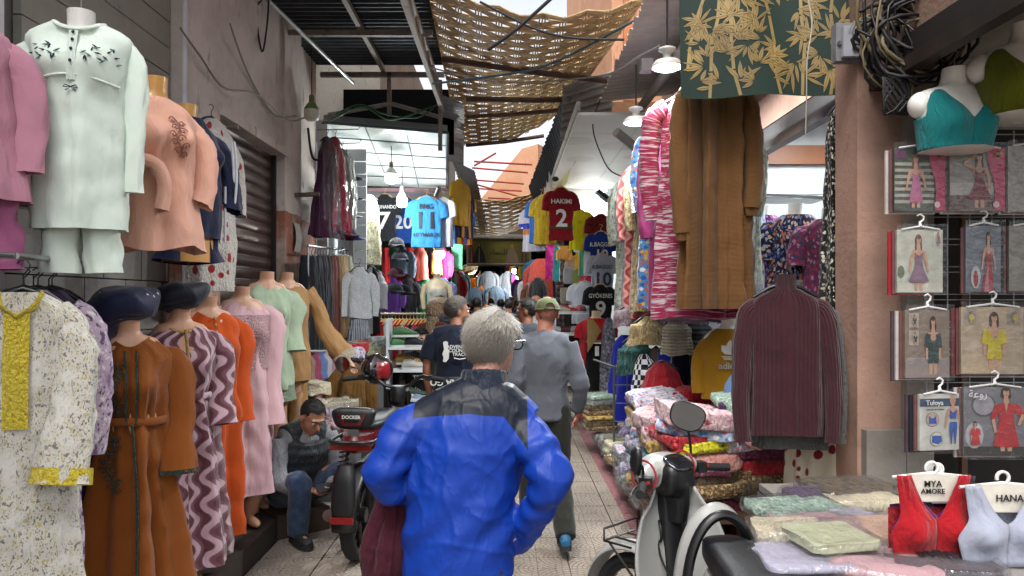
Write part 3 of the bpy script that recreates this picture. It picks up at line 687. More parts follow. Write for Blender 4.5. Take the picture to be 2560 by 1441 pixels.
mb = MB(); A0, B0 = P(1440, 290, 9.2), P(1378, 470, 13); mb.grid(lambda u, v: A0.lerp(B0, u)+V((.10*v, 0, -.30*v+.03*math.sin(u*20)*v)), 24, 5); mb.build('plastic_sheet', plain('yellowed_plastic', '#b0a878', .4, var=.25), ft)
for k in range(7): q = P(1372-6*k, 400+14*k, 12+.5*k); mb = MB(); mb.box((q.x, q.y, q.z-.45), (q.x+.05, q.y+.04, q.z)); mb.build('slat', MATS['white_wood'], ft, False)
# ---------------------------------------------------------------- left stall: hanging and standing dressed forms
def place(px, py, Y): p = P(px, py, Y); return p
def buttons(parent, pts, mat, r=.007):
    for p in pts: mb = MB(); mb.ball(p, (r, r*.5, r), 8, 6); mb.build('button', mat, parent)
def surf_y(keys, x, z, bust=0, bz=0):
    """front surface y of a body() garment without folds"""
    ks = sorted(keys); i = 0
    while i < len(ks)-2 and z > ks[i+1][0]: i += 1
    a, b = ks[i], ks[i+1]; f = max(0, min(1, (z-a[0])/(b[0]-a[0]))); rx, ry = lerp(a[1], b[1], f), lerp(a[2], b[2], f)
    y = -ry*math.sqrt(max(.05, 1-(x/rx)**2))+lerp(a[4], b[4], f)
    for s_ in (-1, 1): y -= bust*math.exp(-((x-s_*.085)/.062)**2-((z-bz)/.075)**2)
    return y
def vine(parent, keys, x0, z0, z1, mat, seed=0, w=.05, bust=0, bz=0, k=7, name='embroidery'):
    """curling embroidered cord lying on the front of a garment"""
    mb = MB(); r = random.Random(seed); on = lambda x, z: V((x, surf_y(keys, x, z, bust, bz)-.012, z))
    mb.tube([on(x0+w*.35*math.sin(9*t), lerp(z0, z1, t)) for t in [i/40 for i in range(41)]], .0035, 5)
    for j in range(k*2):
        t = (j+.5)/(2*k); c = (x0+w*.35*math.sin(9*t), lerp(z0, z1, t)); sg = 1 if j % 2 else -1
        mb.tube([on(c[0]+sg*.016+sg*.017*(1-q/16)*math.cos(q*.55), c[1]+.02*(1-q/16)*math.sin(q*.55)) for q in range(15)], .0032, 5)
    return mb.build(name, mat, parent)

M_MINT = fabric('mint_jersey', '#dcebdf', bump=.3, wr=4)
M_ROSE = fabric('rose_jersey', '#bb8497', bump=.3)
M_ROSED = fabric('rose_dark', '#98557a', bump=.3)
M_SALMON = fabric('salmon_jersey', '#dda892', bump=.35)
M_NAVY = fabric('navy_jersey', '#141a38', bump=.3)
M_WSTR = fabric('white_stripe', '#c9cad2')
M_FLEECE = fabric('dotted_fleece', '#d5cfc6', 'dots', ['#a51d22'], s=9, bump=.8, wr=40)
M_INK = fabric('ink_thread', '#2c3644'); M_TEALT = fabric('teal_thread', '#5f8f92')

# rose nightdress set at the left edge
t = thing('nightdress', 'dusty rose nightdress over darker rose trousers on a white form', 'nightwear', place(-105, 55, 2.95), math.radians(22))
form_torso(t, .05, M_FORMW, 1.05); z = -.03
K = [(-.72, .26, .15, 0, 0), (-.4, .21, .13, 0, 0), (-.2, .19, .125, 0, 0), (-.06, .19, .09, 0, 0), (-.0, .11, .07, 0, 0)]
mb = MB(); body(mb, K, 48, 30, [(9, .014, .9, None)], 4, .04, -.18); mb.build('top', M_ROSE, t)
long_sleeves(t, M_ROSE, 0, [([(.10, 0, -.09), (.23, 0, -.2), (.25, -.02, -.45), (.25, -.04, -.6)], [.07, .07, .06, .05]), ([(-.10, 0, -.09), (-.23, 0, -.2), (-.25, 0, -.5)], [.07, .07, .05])], seed=3)
for q in (-1, 1): mb = MB(); sleeve(mb, [(q*.1, 0, -.55), (q*.11, 0, -.8), (q*.12, 0, -1.0)], [.11, .1, .11], flat=.7); mb.build('trouser_leg', M_ROSED, t)

# mint nightshirt
t = thing('nightshirt', 'mint green buttoned nightshirt with embroidered flowers on a white form', 'nightwear', place(203, 42, 3.25), math.radians(14))
form_torso(t, .02, M_FORMW, 1.05)
K = [(-.95, .2, .125, 0, 0), (-.6, .195, .13, 0, 0), (-.35, .19, .13, 0, 0), (-.2, .2, .12, 0, 0), (-.1, .215, .095, 0, 0), (-.055, .16, .08, 0, 0), (-.035, .1, .075, 0, -.015)]
mb = MB(); body(mb, K, 64, 40, [(6, .010, .8, None), (10, .005, .7, None)], 7, .05, -.24, wr=.006, scoop=.05); mb.build('top', M_MINT, t)
mb = MB(); mb.tube([V((.102*math.cos(a), -.017+.08*math.sin(a), -.035-.052*max(0, -math.sin(a))**1.5)) for a in [2*PI*i/28 for i in range(29)]], .007, 6); mb.build('neck_trim', M_MINT, t)
long_sleeves(t, M_MINT, 0, [([(.11, 0, -.13), (.21, 0, -.2), (.225, -.02, -.45), (.22, -.03, -.62), (.215, -.03, -.78)], [.045, .06, .048, .042, .045]),
    ([(-.11, 0, -.13), (-.24, 0, -.22), (-.235, -.03, -.42), (-.2, -.1, -.47), (-.16, -.14, -.42), (-.15, -.15, -.5), (-.17, -.15, -.6)], [.045, .06, .052, .05, .045, .045, .05])], seed=9, n=22)
fy = lambda x, zz: surf_y(K, x, zz, .05, -.24)
mb = MB(); mb.grid(lambda u, v: V((lerp(-.018, .018, u), fy(0, lerp(-.32, -.095, v))-.006, lerp(-.32, -.095, v))), 2, 10); mb.build('placket', M_MINT, t)
buttons(t, [(0, fy(0, zz)-.012, zz) for zz in (-.105, -.14, -.185, -.24)], M_INK)
mb = MB(); mb.tube([(x, fy(x, -.31-.01*math.cos(x*9))-.003, -.31+.015*math.cos(x*16)) for x in [lerp(-.17, .17, i/24) for i in range(25)]], .006, 6); mb.build('yoke_seam', M_MINT, t)
for sx_ in (-1, 1):
    mb = MB(); r = random.Random(5)
    for k in range(16):
        x = sx_*lerp(.05, .17, k/15); zz = -.20-.035*math.sin(k*.9)-.0; a = r.uniform(0, 6)
        mb.tube([(x+.016*math.cos(a)*q, fy(x, zz)-.007, zz+.012*math.sin(a)*q) for q in (-1, 0, 1)], [.001, .0045, .001], 5, m=k % 3 == 0)
    mb.build('embroidery', [M_INK, M_TEALT], t)
mb = MB()
for q in (-1, 1): mb.tube([(0, fy(0, -.35)-.01, -.35), (q*.02, fy(0, -.35)-.012, -.342), (q*.028, fy(0, -.35)-.012, -.352), (0, fy(0, -.35)-.01, -.352), (q*.02, fy(0, -.36)-.01, -.366)], .0025, 5)
mb.build('bow', M_INK, t)
for q in (-1, 1): mb = MB(); sleeve(mb, [(q*.075, 0, -.7), (q*.08, 0, -.98), (q*.085, 0, -1.14)], [.09, .078, .08], flat=.7, seed=q); mb.build('trouser_leg', M_MINT, t)
mb = MB(); mb.tube([(0, 0, .02), (0, 0, .1), (.02, 0, .12), (.03, 0, .1)], .004, 6); mb.build('hook', M_STEEL, t)

# salmon nightshirt, turned to the alley
t = thing('nightshirt', 'salmon pink nightshirt with knotted sleeve on a tan form', 'nightwear', place(390, 205, 3.75), math.radians(52))
form_torso(t, .02, M_FORMT, 1.05, neck=.13, low=.7)
K = [(-.86, .24, .2, 0, .0), (-.6, .2, .16, 0, 0), (-.42, .185, .14, 0, 0), (-.28, .19, .135, 0, 0), (-.17, .195, .1, 0, 0), (-.11, .13, .08, 0, 0), (-.09, .08, .068, 0, 0)]
mb = MB(); body(mb, K, 60, 36, [(7, .018, .9, None), (11, .007, .7, None)], 3, .085, -.31, hem=.02); mb.build('top', M_SALMON, t)
long_sleeves(t, M_SALMON, 0, [([(.11, 0, -.19), (.24, -.02, -.3), (.24, -.05, -.5), (.2, -.08, -.62)], [.075, .075, .06, .06]), ([(-.11, 0, -.19), (-.24, -.02, -.28), (-.2, -.13, -.42), (-.1, -.2, -.46), (-.06, -.21, -.56), (-.07, -.2, -.68)], [.075, .08, .075, .06, .06, .065])], seed=5, n=20)
vine(t, K, .03, -.2, -.40, fabric('brown_thread', '#8a5a50'), 2, .04, .09, -.31, 5)

# navy track jacket and shorts
t = thing('tracksuit', 'navy track jacket with white side stripes and shorts on a tan form', 'tracksuit', place(470, 272, 4.4), math.radians(62))
form_torso(t, .02, M_FORMT, 1.05, neck=.13, low=.9)
K = [(-.78, .2, .15, 0, 0), (-.55, .205, .16, 0, 0), (-.4, .195, .15, 0, 0), (-.28, .2, .14, 0, 0), (-.16, .2, .1, 0, 0), (-.1, .14, .08, 0, 0), (-.06, .08, .07, 0, 0)]
mb = MB(); body(mb, K, 56, 32, [(5, .012, .6, None)], 8, .09, -.3); mb.build('jacket', M_NAVY, t)
long_sleeves(t, M_NAVY, 0, [([(.11, 0, -.17), (.25, -.02, -.27), (.27, -.06, -.5), (.25, -.1, -.6)], [.08, .085, .075, .06]), ([(-.11, 0, -.17), (-.25, -.02, -.27), (-.26, -.08, -.5), (-.24, -.12, -.64)], [.08, .085, .08, .06])], seed=4)
for q in (-.016, .016):
    mb = MB(); mb.tube([(.255+.02*math.sin(k/10*3), -.075-abs(q)+q*.8, -.16-.4*k/10) for k in range(11)], .008, 6); mb.tube([(.195, -.07+q*1.4, -.45-.35*k/5) for k in range(6)], .008, 6); mb.build('stripe', M_WSTR, t)
for q in (-1, 1): mb = MB(); sleeve(mb, [(q*.1, 0, -.7), (q*.11, 0, -.85), (q*.12, 0, -.93)], [.1, .1, .11], flat=.8); mb.build('shorts_leg', M_NAVY, t)

# dotted fleece robe
t = thing('bathrobe', 'white fleece bathrobe with red rose dots hanging before the shutter', 'robe', place(528, 300, 5.2), math.radians(74))
K = [(-1.22, .2, .12, 0, 0), (-.8, .2, .13, 0, 0), (-.52, .17, .12, 0, 0), (-.3, .2, .14, 0, 0), (-.12, .2, .1, 0, 0), (-.03, .12, .07, 0, 0), (0, .06, .05, 0, 0)]
mb = MB(); body(mb, K, 52, 40, [(6, .014, .5, None)], 12, .05, -.3, wr=.01); mb.build('robe', M_FLEECE, t)
long_sleeves(t, M_FLEECE, 0, [([(.11, 0, -.13), (.24, -.01, -.25), (.26, -.03, -.5), (.25, -.05, -.66)], [.085, .085, .08, .08]), ([(-.11, 0, -.13), (-.24, -.01, -.25), (-.26, -.03, -.6)], [.085, .085, .08])], seed=2)
mb = MB(); mb.tube([V((.175*math.cos(a), .125*math.sin(a), -.53)) for a in [2*PI*i/24 for i in range(25)]], .016, 6, flat=2); mb.build('belt', M_FLEECE, t)
hanger(t, .15, .02)

# ---- lower row: yellow caftan on a rail, then standing forms
M_SPECK = fabric('speckled_cotton', '#c9c6bd', 'speckle', ['#7a756c', '#b0a472', '#d8d6d0'], s=1.5, bump=.45)
M_YEL = fabric('yellow_embroidery', '#d8b820', 'blotch', ['#e5cf3a', '#f0e060'], s=9, bump=.9, wr=60)
t = thing('caftan', 'white speckled caftan with yellow embroidered front and cuffs on a hanger', 'caftan', place(58, 722, 3.0), math.radians(20))
K = [(-1.42, .25, .12, 0, 0), (-1.0, .215, .11, 0, 0), (-.6, .19, .1, 0, 0), (-.3, .19, .095, 0, 0), (-.12, .19, .075, 0, 0), (-.05, .135, .06, 0, 0), (-.015, .075, .05, 0, 0)]
mb = MB(); body(mb, K, 60, 40, [(5, .016, .7, None), (9, .008, .7, None)], 21); mb.build('caftan_body', M_SPECK, t)
long_sleeves(t, M_SPECK, 0, [([(.11, 0, -.08), (.19, -.03, -.25), (.19, -.08, -.5), (.16, -.13, -.78)], [.06, .08, .085, .11]), ([(-.16, 0, -.08), (-.24, 0, -.25), (-.26, -.03, -.5), (-.25, -.03, -.75)], [.075, .085, .09, .1])], seed=22, n=22)
fy = lambda x, zz: surf_y(K, x, zz)
mb = MB(); mb.grid(lambda u, v: V((lerp(-.045, .045, u), fy(lerp(-.045, .045, u), lerp(-.56, -.1, v))-.018, lerp(-.56, -.1, v))), 6, 24, su=.09, sv=.46); mb.build('embroidered_panel', M_YEL, t)
mb = MB(); mb.tube([(-.075, -.03, -.02), (-.06, -.075, -.07), (0, -.09, -.12), (.06, -.075, -.07), (.075, -.03, -.02)], .02, 8, flat=.4); mb.build('neck_embroidery', M_YEL, t)
mb = MB(); sleeve(mb, [(.167, -.12, -.72), (.16, -.13, -.785)], [.109, .115], rows=3, wob=0); mb.build('cuff', M_YEL, t)
hanger(t, .16, .0, None, .12)
M_LIL = fabric('lilac_print', '#b6a3b4', 'speckle', ['#5a4a66', '#d8d0d6', '#8a6f92'], s=.8)
M_PLUM = fabric('plum_crepe', '#3a3048', bump=.3); M_AUB = fabric('aubergine', '#2e2236')
for k, (px, m, lab, Y) in enumerate(((84, M_LIL, 'lilac printed caftan hanging behind the yellow embroidered one', 3.22), (122, M_PLUM, 'dark plum crepe caftan hanging beside the lilac one', 3.42))):
    t = draped(lab, place(px, 725, Y), math.radians(38), m, .34, 1.42, 'caftan', 'caftan', 'caftans on the rail', (7, .014), 30+k, .55, .07, dep=.07)
for k in range(3):
    t = draped('%s garment squeezed on the rail behind the caftans' % ['black', 'charcoal', 'dark violet'][k], place(60+k*35, 722, 3.45+k*.1), math.radians(50), fabric('dark_row%d' % k, ['#151318', '#24222a', '#2b2038'][k]), .36, 1.3, 'caftan', 'caftan', 'caftans on the rail', (7, .012), 40+k)
mb = MB(); mb.tube([P(40, 640, 2.8), P(210, 655, 3.75)], .013, 8); mb.tube([P(40, 640, 2.8), P(40, 640, 2.8)+V((-.4, 0, .02))], .013, 8); tag(mb.build('hanging_rail', M_STEEL), 'chromed rail carrying the caftan hangers at the left wall', 'rail')

def standing(name, label, cat, px, pneck, Y, rz, K, mat, folds, seed, bust=.06, sleeves=None, fm=None, hemz=.2, lg=False, n=60, rows=44, fneck=.1):
    p = P(px, pneck, Y); p.z -= .0
    t = thing(name, label, cat, (p.x, p.y, .15), math.radians(rz)); h = p.z-.15
    form_torso(t, h, fm or M_FORMS, .93, low=.6, neck=fneck, bust=.02)
    KK = [(z+h if z > -1 else z+h, a, b, c, d) for z, a, b, c, d in K]
    mb = MB(); body(mb, KK, n, rows, folds, seed, bust, h-.31, scoop=.045, wr=.009); mb.build(name+'_body', mat, t)
    if sleeves: long_sleeves(t, mat, 0, [([(x, y, z+h) for x, y, z in pts], r) for pts, r in sleeves], seed=seed, n=20)
    if lg: legs(t, .0, h-.7, fm or M_FORMS)
    else: legs(t, .0, .35, fm or M_FORMS, rx=.05)
    return t, KK, h
SL = lambda L=.6, o=.04: ([(.11, 0, -.16), (.215, 0, -.26), (.25+o, -.02, -.15-L*.6), (.25+o, -.07, -.15-L)], [.045, .078, .07, .085])
SR = lambda L=.6, o=.04: ([(-x, y, z) for x, y, z in SL(L, o)[0]], SL(L, o)[1])
def KD(bot, w=.26, waist=.15, hip=.19): return [(bot, w, w*.8, 0, 0), (bot*.62-.15, lerp(hip, w, .5), .16, 0, 0), (-.72, hip, .14, 0, 0), (-.48, waist, .115, 0, 0), (-.3, .17, .115, 0, 0), (-.18, .19, .095, 0, 0), (-.12, .14, .08, 0, .005), (-.085, .085, .07, 0, .0)]
M_RUSTY = fabric('rust_crepe', '#7c420f', bump=.25, wr=4); M_GRN = fabric('dark_green_braid', '#1f3226', bump=.6, wr=50)
t, KK, h = standing('caftan', 'rust brown belted caftan with dark green vine embroidery on a form', 'caftan', 322, 800, 3.62, 32, KD(-1.42, .31, .165), M_RUSTY, [(6, .045, .8, None), (11, .018, .6, None)], 51, .07, [SL(.62, -.03), SR(.62, .02)])
bz = h-.31
vine(t, KK, -.075, h-.2, h-.46, M_GRN, 1, .05, .07, bz, 7); vine(t, KK, -.09, h-.54, h-.82, M_GRN, 5, .05, 0, bz, 7)
fy = lambda x, zz: surf_y(KK, x, zz, .07, bz)
for x in (-.022, .022):
    mb = MB(); mb.tube([(x*(1+1.6*max(0, zz+.25)), fy(x, h+zz)-.014, h+zz) for zz in [lerp(-.15, -.5, i/16) for i in range(17)]], .012, 6, flat=.5); mb.build('braid', M_GRN, t)
mb = MB(); mb.tube([(.01+.012*math.sin(zz*5), fy(.0, h+zz)-.03, h+zz) for zz in [lerp(-.5, -1.4, i/20) for i in range(21)]], .007, 6); mb.build('braid', M_GRN, t)
for zz, q in ((-.77, .22), (-.77, -.27)): mb = MB(); sleeve(mb, [(q, -.069, h+zz+.02), (q, -.07, h+zz-.004)], [.089, .091], rows=2, wob=0); mb.build('cuff', M_GRN, t)
mb = MB(); mb.tube([V((.172*math.cos(a), .122*math.sin(a)-.004, h-.49+.008*math.sin(2*a))) for a in [2*PI*i/36 for i in range(37)]], .02, 8, flat=.35, up=(0, 0, 1)); mb.build('belt', M_RUSTY, t)
M_VELV = fabric('navy_velvet', '#141b38', 'dots', ['#c3c9d8'], s=16, sheen=.12, rough=.6, k2=.35, obj=True); M_VELV2 = fabric('dark_velvet', '#0f1424', sheen=.12, rough=.6)
def hat(label, p, m, r=.125, hgt=.1, seed=0):
    mb = MB()
    def fn(q): s_ = .012*math.cos(7*math.atan2(q.y, q.x)+seed)*abs(q.z)/hgt; q = V((q.x*(1+s_*4), q.y*(1+s_*4), q.z)); q += V((1, 1, 1))*.03*nz(q, 9, seed); q.z += .14*q.x; return q
    mb.ball((0, 0, .03), (r, r*.95, hgt*.6), 28, 16, e=.8, fn=fn); mb.tube([V((r*.62*math.cos(a), r*.6*math.sin(a), -.02+.06*.6*math.cos(a)*.3)) for a in [2*PI*i/24 for i in range(25)]], .024, 8)
    return tag(mb.build('velvet_hat', m, None, loc=p), label, 'hat', 'velvet hats')
p = P(312, 775, 3.62); hat('navy velvet turban hat with white stars on the rust caftan form', (p.x, p.y, p.z-.005), M_VELV, .165, .16)
M_ZIG = fabric('wavy_velvet', '#b99aa4', 'wavy', ['#5a3038', '#d6bcc2', '#6e4650'], s=1.0, sheen=.4, bump=.3)
M_GOLD = fabric('gold_lace', '#b58f45', 'blotch', ['#d9b76a', '#8f6d33'], s=10, bump=.9, wr=60)
t, KK, h = standing('caftan', 'mauve and wine wavy striped velvet caftan with gold braid on a form', 'caftan', 452, 770, 4.0, 40, KD(-1.40, .25, .15), M_ZIG, [(7, .03, .7, None), (13, .01, .5, None)], 52, .07, [SL(.5, -.05), SR(.5, -.02)])
fy = lambda x, zz: surf_y(KK, x, zz, .07, h-.31)
mb = MB(); mb.tube([(.07*math.cos(i/12*PI), fy(.06, h-.12)*.4-.03*math.sin(i/12*PI), h-.1-.03*math.sin(i/12*PI)) for i in range(13)], .014, 6); mb.tube([(0, fy(0, h+zz)-.012, h+zz) for zz in [lerp(-.12, -.46, i/12) for i in range(13)]], .017, 6, flat=.4); mb.build('gold_braid', M_GOLD, t)
mb = MB(); mb.tube([V((.158*math.cos(a), .12*math.sin(a), h-.48)) for a in [2*PI*i/36 for i in range(37)]], .018, 8, flat=.35, up=(0, 0, 1)); mb.build('belt', M_ZIG, t)
p = P(446, 752, 4.0); hat('plain dark velvet hat on the wavy striped caftan form', (p.x, p.y, p.z-.005), M_VELV2, .145, .13, 3)
M_ORG = fabric('orange_crepe', '#b8480c', bump=.25, wr=4)
t, KK, h = standing('long_dress', 'bright orange long dress with gold buttons on a form', 'dress', 522, 742, 4.45, 44, KD(-1.45, .21, .17, .18), M_ORG, [(5, .026, .7, None), (9, .01, .5, None)], 53, .08, [SL(.62, -.07), SR(.62, -.05)])
buttons(t, [(.0, surf_y(KK, 0, h+zz, .08, h-.31)-.012, h+zz) for zz in (-.13, -.17, -.21, -.25, -.29, -.33, -.37)], M_GOLD, .011)
M_PINK = fabric('pale_pink_knit', '#c9a4a8', bump=.25, wr=4); M_LACE = fabric('pink_lace', '#b08489', 'blotch', ['#c9a4a8', '#d0aeb2'], s=14, bump=.9, wr=70)
t, KK, h = standing('nightgown', 'pale pink long nightgown with lace bodice on a form', 'nightwear', 606, 718, 5.0, 38, KD(-1.40, .23, .165, .19), M_PINK, [(6, .028, .8, None), (11, .01, .5, None)], 54, .075, [SL(.8, -.06), SR(.8, -.04)])
mb = MB(); body(mb, [(h-.56, .172, .124, 0, 0), (h-.45, .162, .122, 0, 0), (h-.3, .177, .122, 0, 0), (h-.19, .19, .1, 0, 0)], 48, 14, (), 54, .075, h-.31); mb.build('lace_bodice', M_LACE, t)
M_SAGE = fabric('sage_satin', '#9aab90', bump=.3, rough=.6, sheen=.3); M_SAGEL = fabric('sage_lace', '#86997c', 'blotch', ['#9aab90', '#75896b'], s=14, bump=.9, wr=70)
K2 = [(-.88, .2, .15, 0, 0), (-.72, .19, .14, 0, 0), (-.48, .165, .12, 0, 0), (-.3, .17, .115, 0, 0), (-.18, .19, .095, 0, 0), (-.12, .14, .08, 0, 0), (-.085, .085, .07, 0, 0)]
t, KK, h = standing('nightshirt', 'sage green satin night top with lace hem on a form', 'nightwear', 668, 680, 5.5, 38, K2, M_SAGE, [(6, .01, .8, None)], 55, .08, [SR(.5, -.04), SL(.45, -.06)], lg=True)
mb = MB(); body(mb, [(h-.97, .205, .155, 0, 0), (h-.88, .2, .152, 0, 0), (h-.85, .2, .15, 0, 0)], 48, 6, [(12, .006, .5, None)], 5); mb.build('lace_hem', M_SAGEL, t)
M_TAN = fabric('tan_satin', '#9c7547', bump=.3, rough=.6)
t, KK, h = standing('pyjama_set', 'tan satin pyjama shirt and trousers with lace cuffs, one arm held out, on a form', 'nightwear', 718, 682, 6.0, 36, K2, M_TAN, [(5, .008, .8, None)], 56, .07, [([(.16, 0, -.15), (.25, 0, -.28), (.33, -.02, -.5), (.47, -.04, -.68)], [.065, .065, .07, .1]), SR(.55, .0)], lg=True)
mb = MB(); sleeve(mb, [(.45, -.04, h-.665), (.5, -.045, h-.73)], [.1, .115], rows=4, wob=.1); mb.build('lace_cuff', fabric('cream_lace', '#b8a68e', 'blotch', ['#cbbba5', '#9b8a70'], s=14, bump=.9, wr=70), t)
mb = MB(); mb.tube([(.46, -.04, h-.68), (.53, -.05, h-.77), (.545, -.055, h-.8)], [.03, .024, .03], 10)
for k in range(5): mb.tube([(.54+.008*k-.016, -.05-.006*k, h-.79), (.553+.012*k-.02, -.06-.004*k, h-.83), (.553+.012*k-.02, -.07, h-.86+.008*abs(k-2))], .0075, 6)
mb.build('hand', M_FORMS, t)
for q in (-1, 1): mb = MB(); sleeve(mb, [(q*.085, 0, h-.72), (q*.085, 0, h-1.0), (q*.08, 0, .08)], [.1, .09, .1], flat=.85); mb.build('trouser_leg', M_TAN, t)

# ---- bulbs and rail on the left wall, plastic-bagged dresses, trouser rack
def bulb(label, p, lit, drop=.6, r=.075, power=0, col=(.95, 1, 1), band=None):
    t = thing('hanging_lamp', label, 'lamp', p)
    mb = MB(); mb.tube([(0, 0, .17), (.004, 0, .17+drop*.5), (0, 0, .17+drop)], .006, 6); mb.build('cord', MATS['black_cable'], t)
    mb = MB(); mb.lathe([(.022, .19), (.03, .17), (.03, .11)], 16); mb.build('socket', plain('socket', '#c0bdb2' if lit else '#7a746a', .5), t)
    mb = MB(); mb.lathe([(.03, .11), (r*.7, .075), (r*.95, .04), (r, .02)], 24, cap0=False, cap1=False); mb.build('bulb_neck', band or plain('bulb_white', '#d8dad6', .3), t)
    mb = MB(); mb.lathe([(r, .02), (r*1.02, -.03), (r*.96, -.075), (r*.6, -.1), (.002, -.105)], 24, cap0=False); mb.build('diffuser', emis('lamp_glow', (.93, 1, 1, 1), 7) if lit else plain('bulb_off', '#cfcdbf', .3), t)
    if lit:
        l = bpy.data.lights.new('lamp', 'POINT'); l.energy = power; l.color = col; l.shadow_soft_size = .08; lo = bpy.data.objects.new('lamp_light', l); COL.objects.link(lo); lo.parent = t; lo.location = (0, 0, -.2)
    return t
bulb('unlit bulb with a green band hanging by the left wall', P(779, 280, 8.3), False, .9, .085, band=plain('green_band', '#6f8f4c', .4))
bulb('lit white bulb nearest the front of the panelled shop ceiling', P(978, 440, 9.9), True, .25, .085, 24)
bulb('lit white bulb hanging before the blue football shirts', P(1005, 500, 10.2), True, .3, .075, 20)
M_FILM = film()
M_TULLE = fabric('purple_tulle', '#4a2340', bump=.8, wr=9); M_TUL2 = fabric('crimson_tulle', '#a3123f', bump=.8, wr=9); M_GREYG = fabric('grey_satin', '#7d7a70', rough=.5); M_PALEG = fabric('pale_satin', '#b5bcae', rough=.5)
for k, (px, py, Y, m, L, lab) in enumerate(((818, 345, 8.45, M_TULLE, 1.15, 'dark purple tulle dress in a clear bag'), (838, 345, 8.6, M_TUL2, 1.1, 'crimson tulle dress in a clear bag'), (856, 375, 8.9, M_GREYG, .85, 'grey satin dress in a clear bag'), (866, 380, 9.1, M_PALEG, .95, 'pale grey green dress in a clear bag'))):
    t = draped(lab+' hung by the sports shop ceiling', P(px, py, Y), math.radians(65), m, .3 if k < 2 else .24, L, 'bagged_dress', 'dress', 'bagged dresses on hooks', (8, .02), 60+k, dep=.06, flare=1.7 if k < 2 else 1.2, top=.5)
    mb = MB(); body(mb, [(-L-.03, .17 if k < 2 else .15, .11 if k < 2 else .09, 0, 0), (-L*.5, .2*.75, .1, 0, 0), (-.15, .12, .06, 0, 0), (0, .05, .03, 0, 0)], 30, 20, [(7, .01, .2, None)], 70+k, wr=.012, sq=.8); mb.build('clear_bag', M_FILM, t)
mb = MB(); mb.tube([(-2.3, 8.7, 3.72), (-1.8, 8.75, 3.74), (-1.78, 8.75, 3.78)], .008, 6); mb.tube([(-2.3, 9.0, 3.62), (-1.85, 9.05, 3.64), (-1.83, 9.05, 3.68)], .008, 6); tag(mb.build('wall_hook', M_STEEL), 'thin steel hooks holding the bagged dresses', 'hook')
# trouser rack
rk = thing('clothes_rack', 'steel rack of hanging trousers against the terracotta pier', 'rack', (0, 0, 0))
mb = MB(); mb.tube([P(770, 615, 7.6), P(860, 625, 9.2)], .014, 8); mb.build('rail', M_STEEL, rk)
for px, Y in ((770, 7.6), (860, 9.2)): q = P(px, 620, Y); mb = MB(); mb.tube([(q.x, Y, .0), (q.x, Y, q.z)], .014, 8); mb.build('upright', M_STEEL, rk)
names = ['black trousers with white piping', 'ink black trousers', 'black trousers with lime piping', 'deep navy trousers', 'midnight blue trousers', 'charcoal trousers', 'brown trousers', 'rust red trousers', 'brick red trousers', 'camel trousers', 'tan trousers', 'sand trousers', 'olive lace trousers', 'pale olive trousers']
cl = ['#0d0f18', '#101220', '#12141a', '#0f1424', '#11162a', '#16161c', '#4a241c', '#6a2b1c', '#5a241a', '#8a6438', '#9c7748', '#a68a5a', '#7f7c58', '#98967a']
for k in range(14):
    f = k/13; Y = lerp(7.65, 9.1, f); q = P(lerp(772, 866, f), 640, Y)
    draped(names[k]+' on the rack by the pier', q, math.radians(72), fabric('trouser%d' % k, cl[k], bump=.3), .34, 1.12 if k < 9 else 1.0, 'trousers', 'trousers', 'trousers on the rack', (4, .012), 80+k, dep=.035, flare=1.0, top=.95, n=28, rows=14, neck=.8)
# ---------------------------------------------------------------- right stall
# ---- green bamboo cloth awning
ga = thing('awning_cloth', 'dark green cloth printed with golden bamboo hanging over the stall', 'cloth', (0, 0, 0))
M_GREEN = plain('green_oilcloth', '#0b271e', .75, var=.2); M_BAMB = plain('bamboo_gold', '#8f7a48', .5, var=.3, vs=5); M_BAMBD = plain('bamboo_vein', '#6a4a22', .6)
def gp(u, v, off=0):           # u 0..1 across, v 0..1 up
    a = P(lerp(1702, 2140, u), lerp(245, 235, u), 4.35-.12*u); z0 = a.z-.006*math.sin(u*9)
    return V((a.x, a.y+.02*math.sin(u*11+v*2)+.05*v*v-off, z0+v*.95))
mb = MB(); mb.grid(lambda u, v: gp(u, v), 40, 20); mb.build('cloth', M_GREEN, ga)
r = random.Random(8); mb = MB(); A_ = 1.07/.95
def gleaf(cu, cv, ang, L, w):
    ca, sa = math.cos(ang), math.sin(ang); n = 6; top, bot = [], []
    for k in range(n+1):
        t = k/n; x = L*t; y = w*math.sin(PI*min(1, t*1.02))**.8*(1-.35*t)
        for lst, s_ in ((top, 1), (bot, -1)): lst.append((cu+(x*ca-s_*y*sa)/A_, cv+x*sa+s_*y*ca))
    for k in range(n): mb.face([mb.vert(gp(*q, .0028)) for q in (bot[k], bot[k+1], top[k+1], top[k])], 0)
    mb.tube([gp(cu+L*t*ca/A_, cv+L*t*sa, .0036) for t in (.08, .45, .85)], .0011, 4, 1)
for k in range(6):
    u0 = .02+k*.17+r.uniform(-.04, .04); u1 = u0+r.uniform(-.22, .22); ps = [(lerp(u0, u1, q/6)+.012*math.sin(q*2+k), q/6) for q in range(7)]
    for a, b in zip(ps, ps[1:]):
        w_ = .009
        if not (.02 < a[0] < .98 and .02 < b[0] < .98): continue
        mb.face([mb.vert(gp(x, y, .002)) for x, y in ((a[0]-w_, a[1]+.005), (a[0]+w_, a[1]+.005), (b[0]+w_, b[1]-.005), (b[0]-w_, b[1]-.005))], 0)
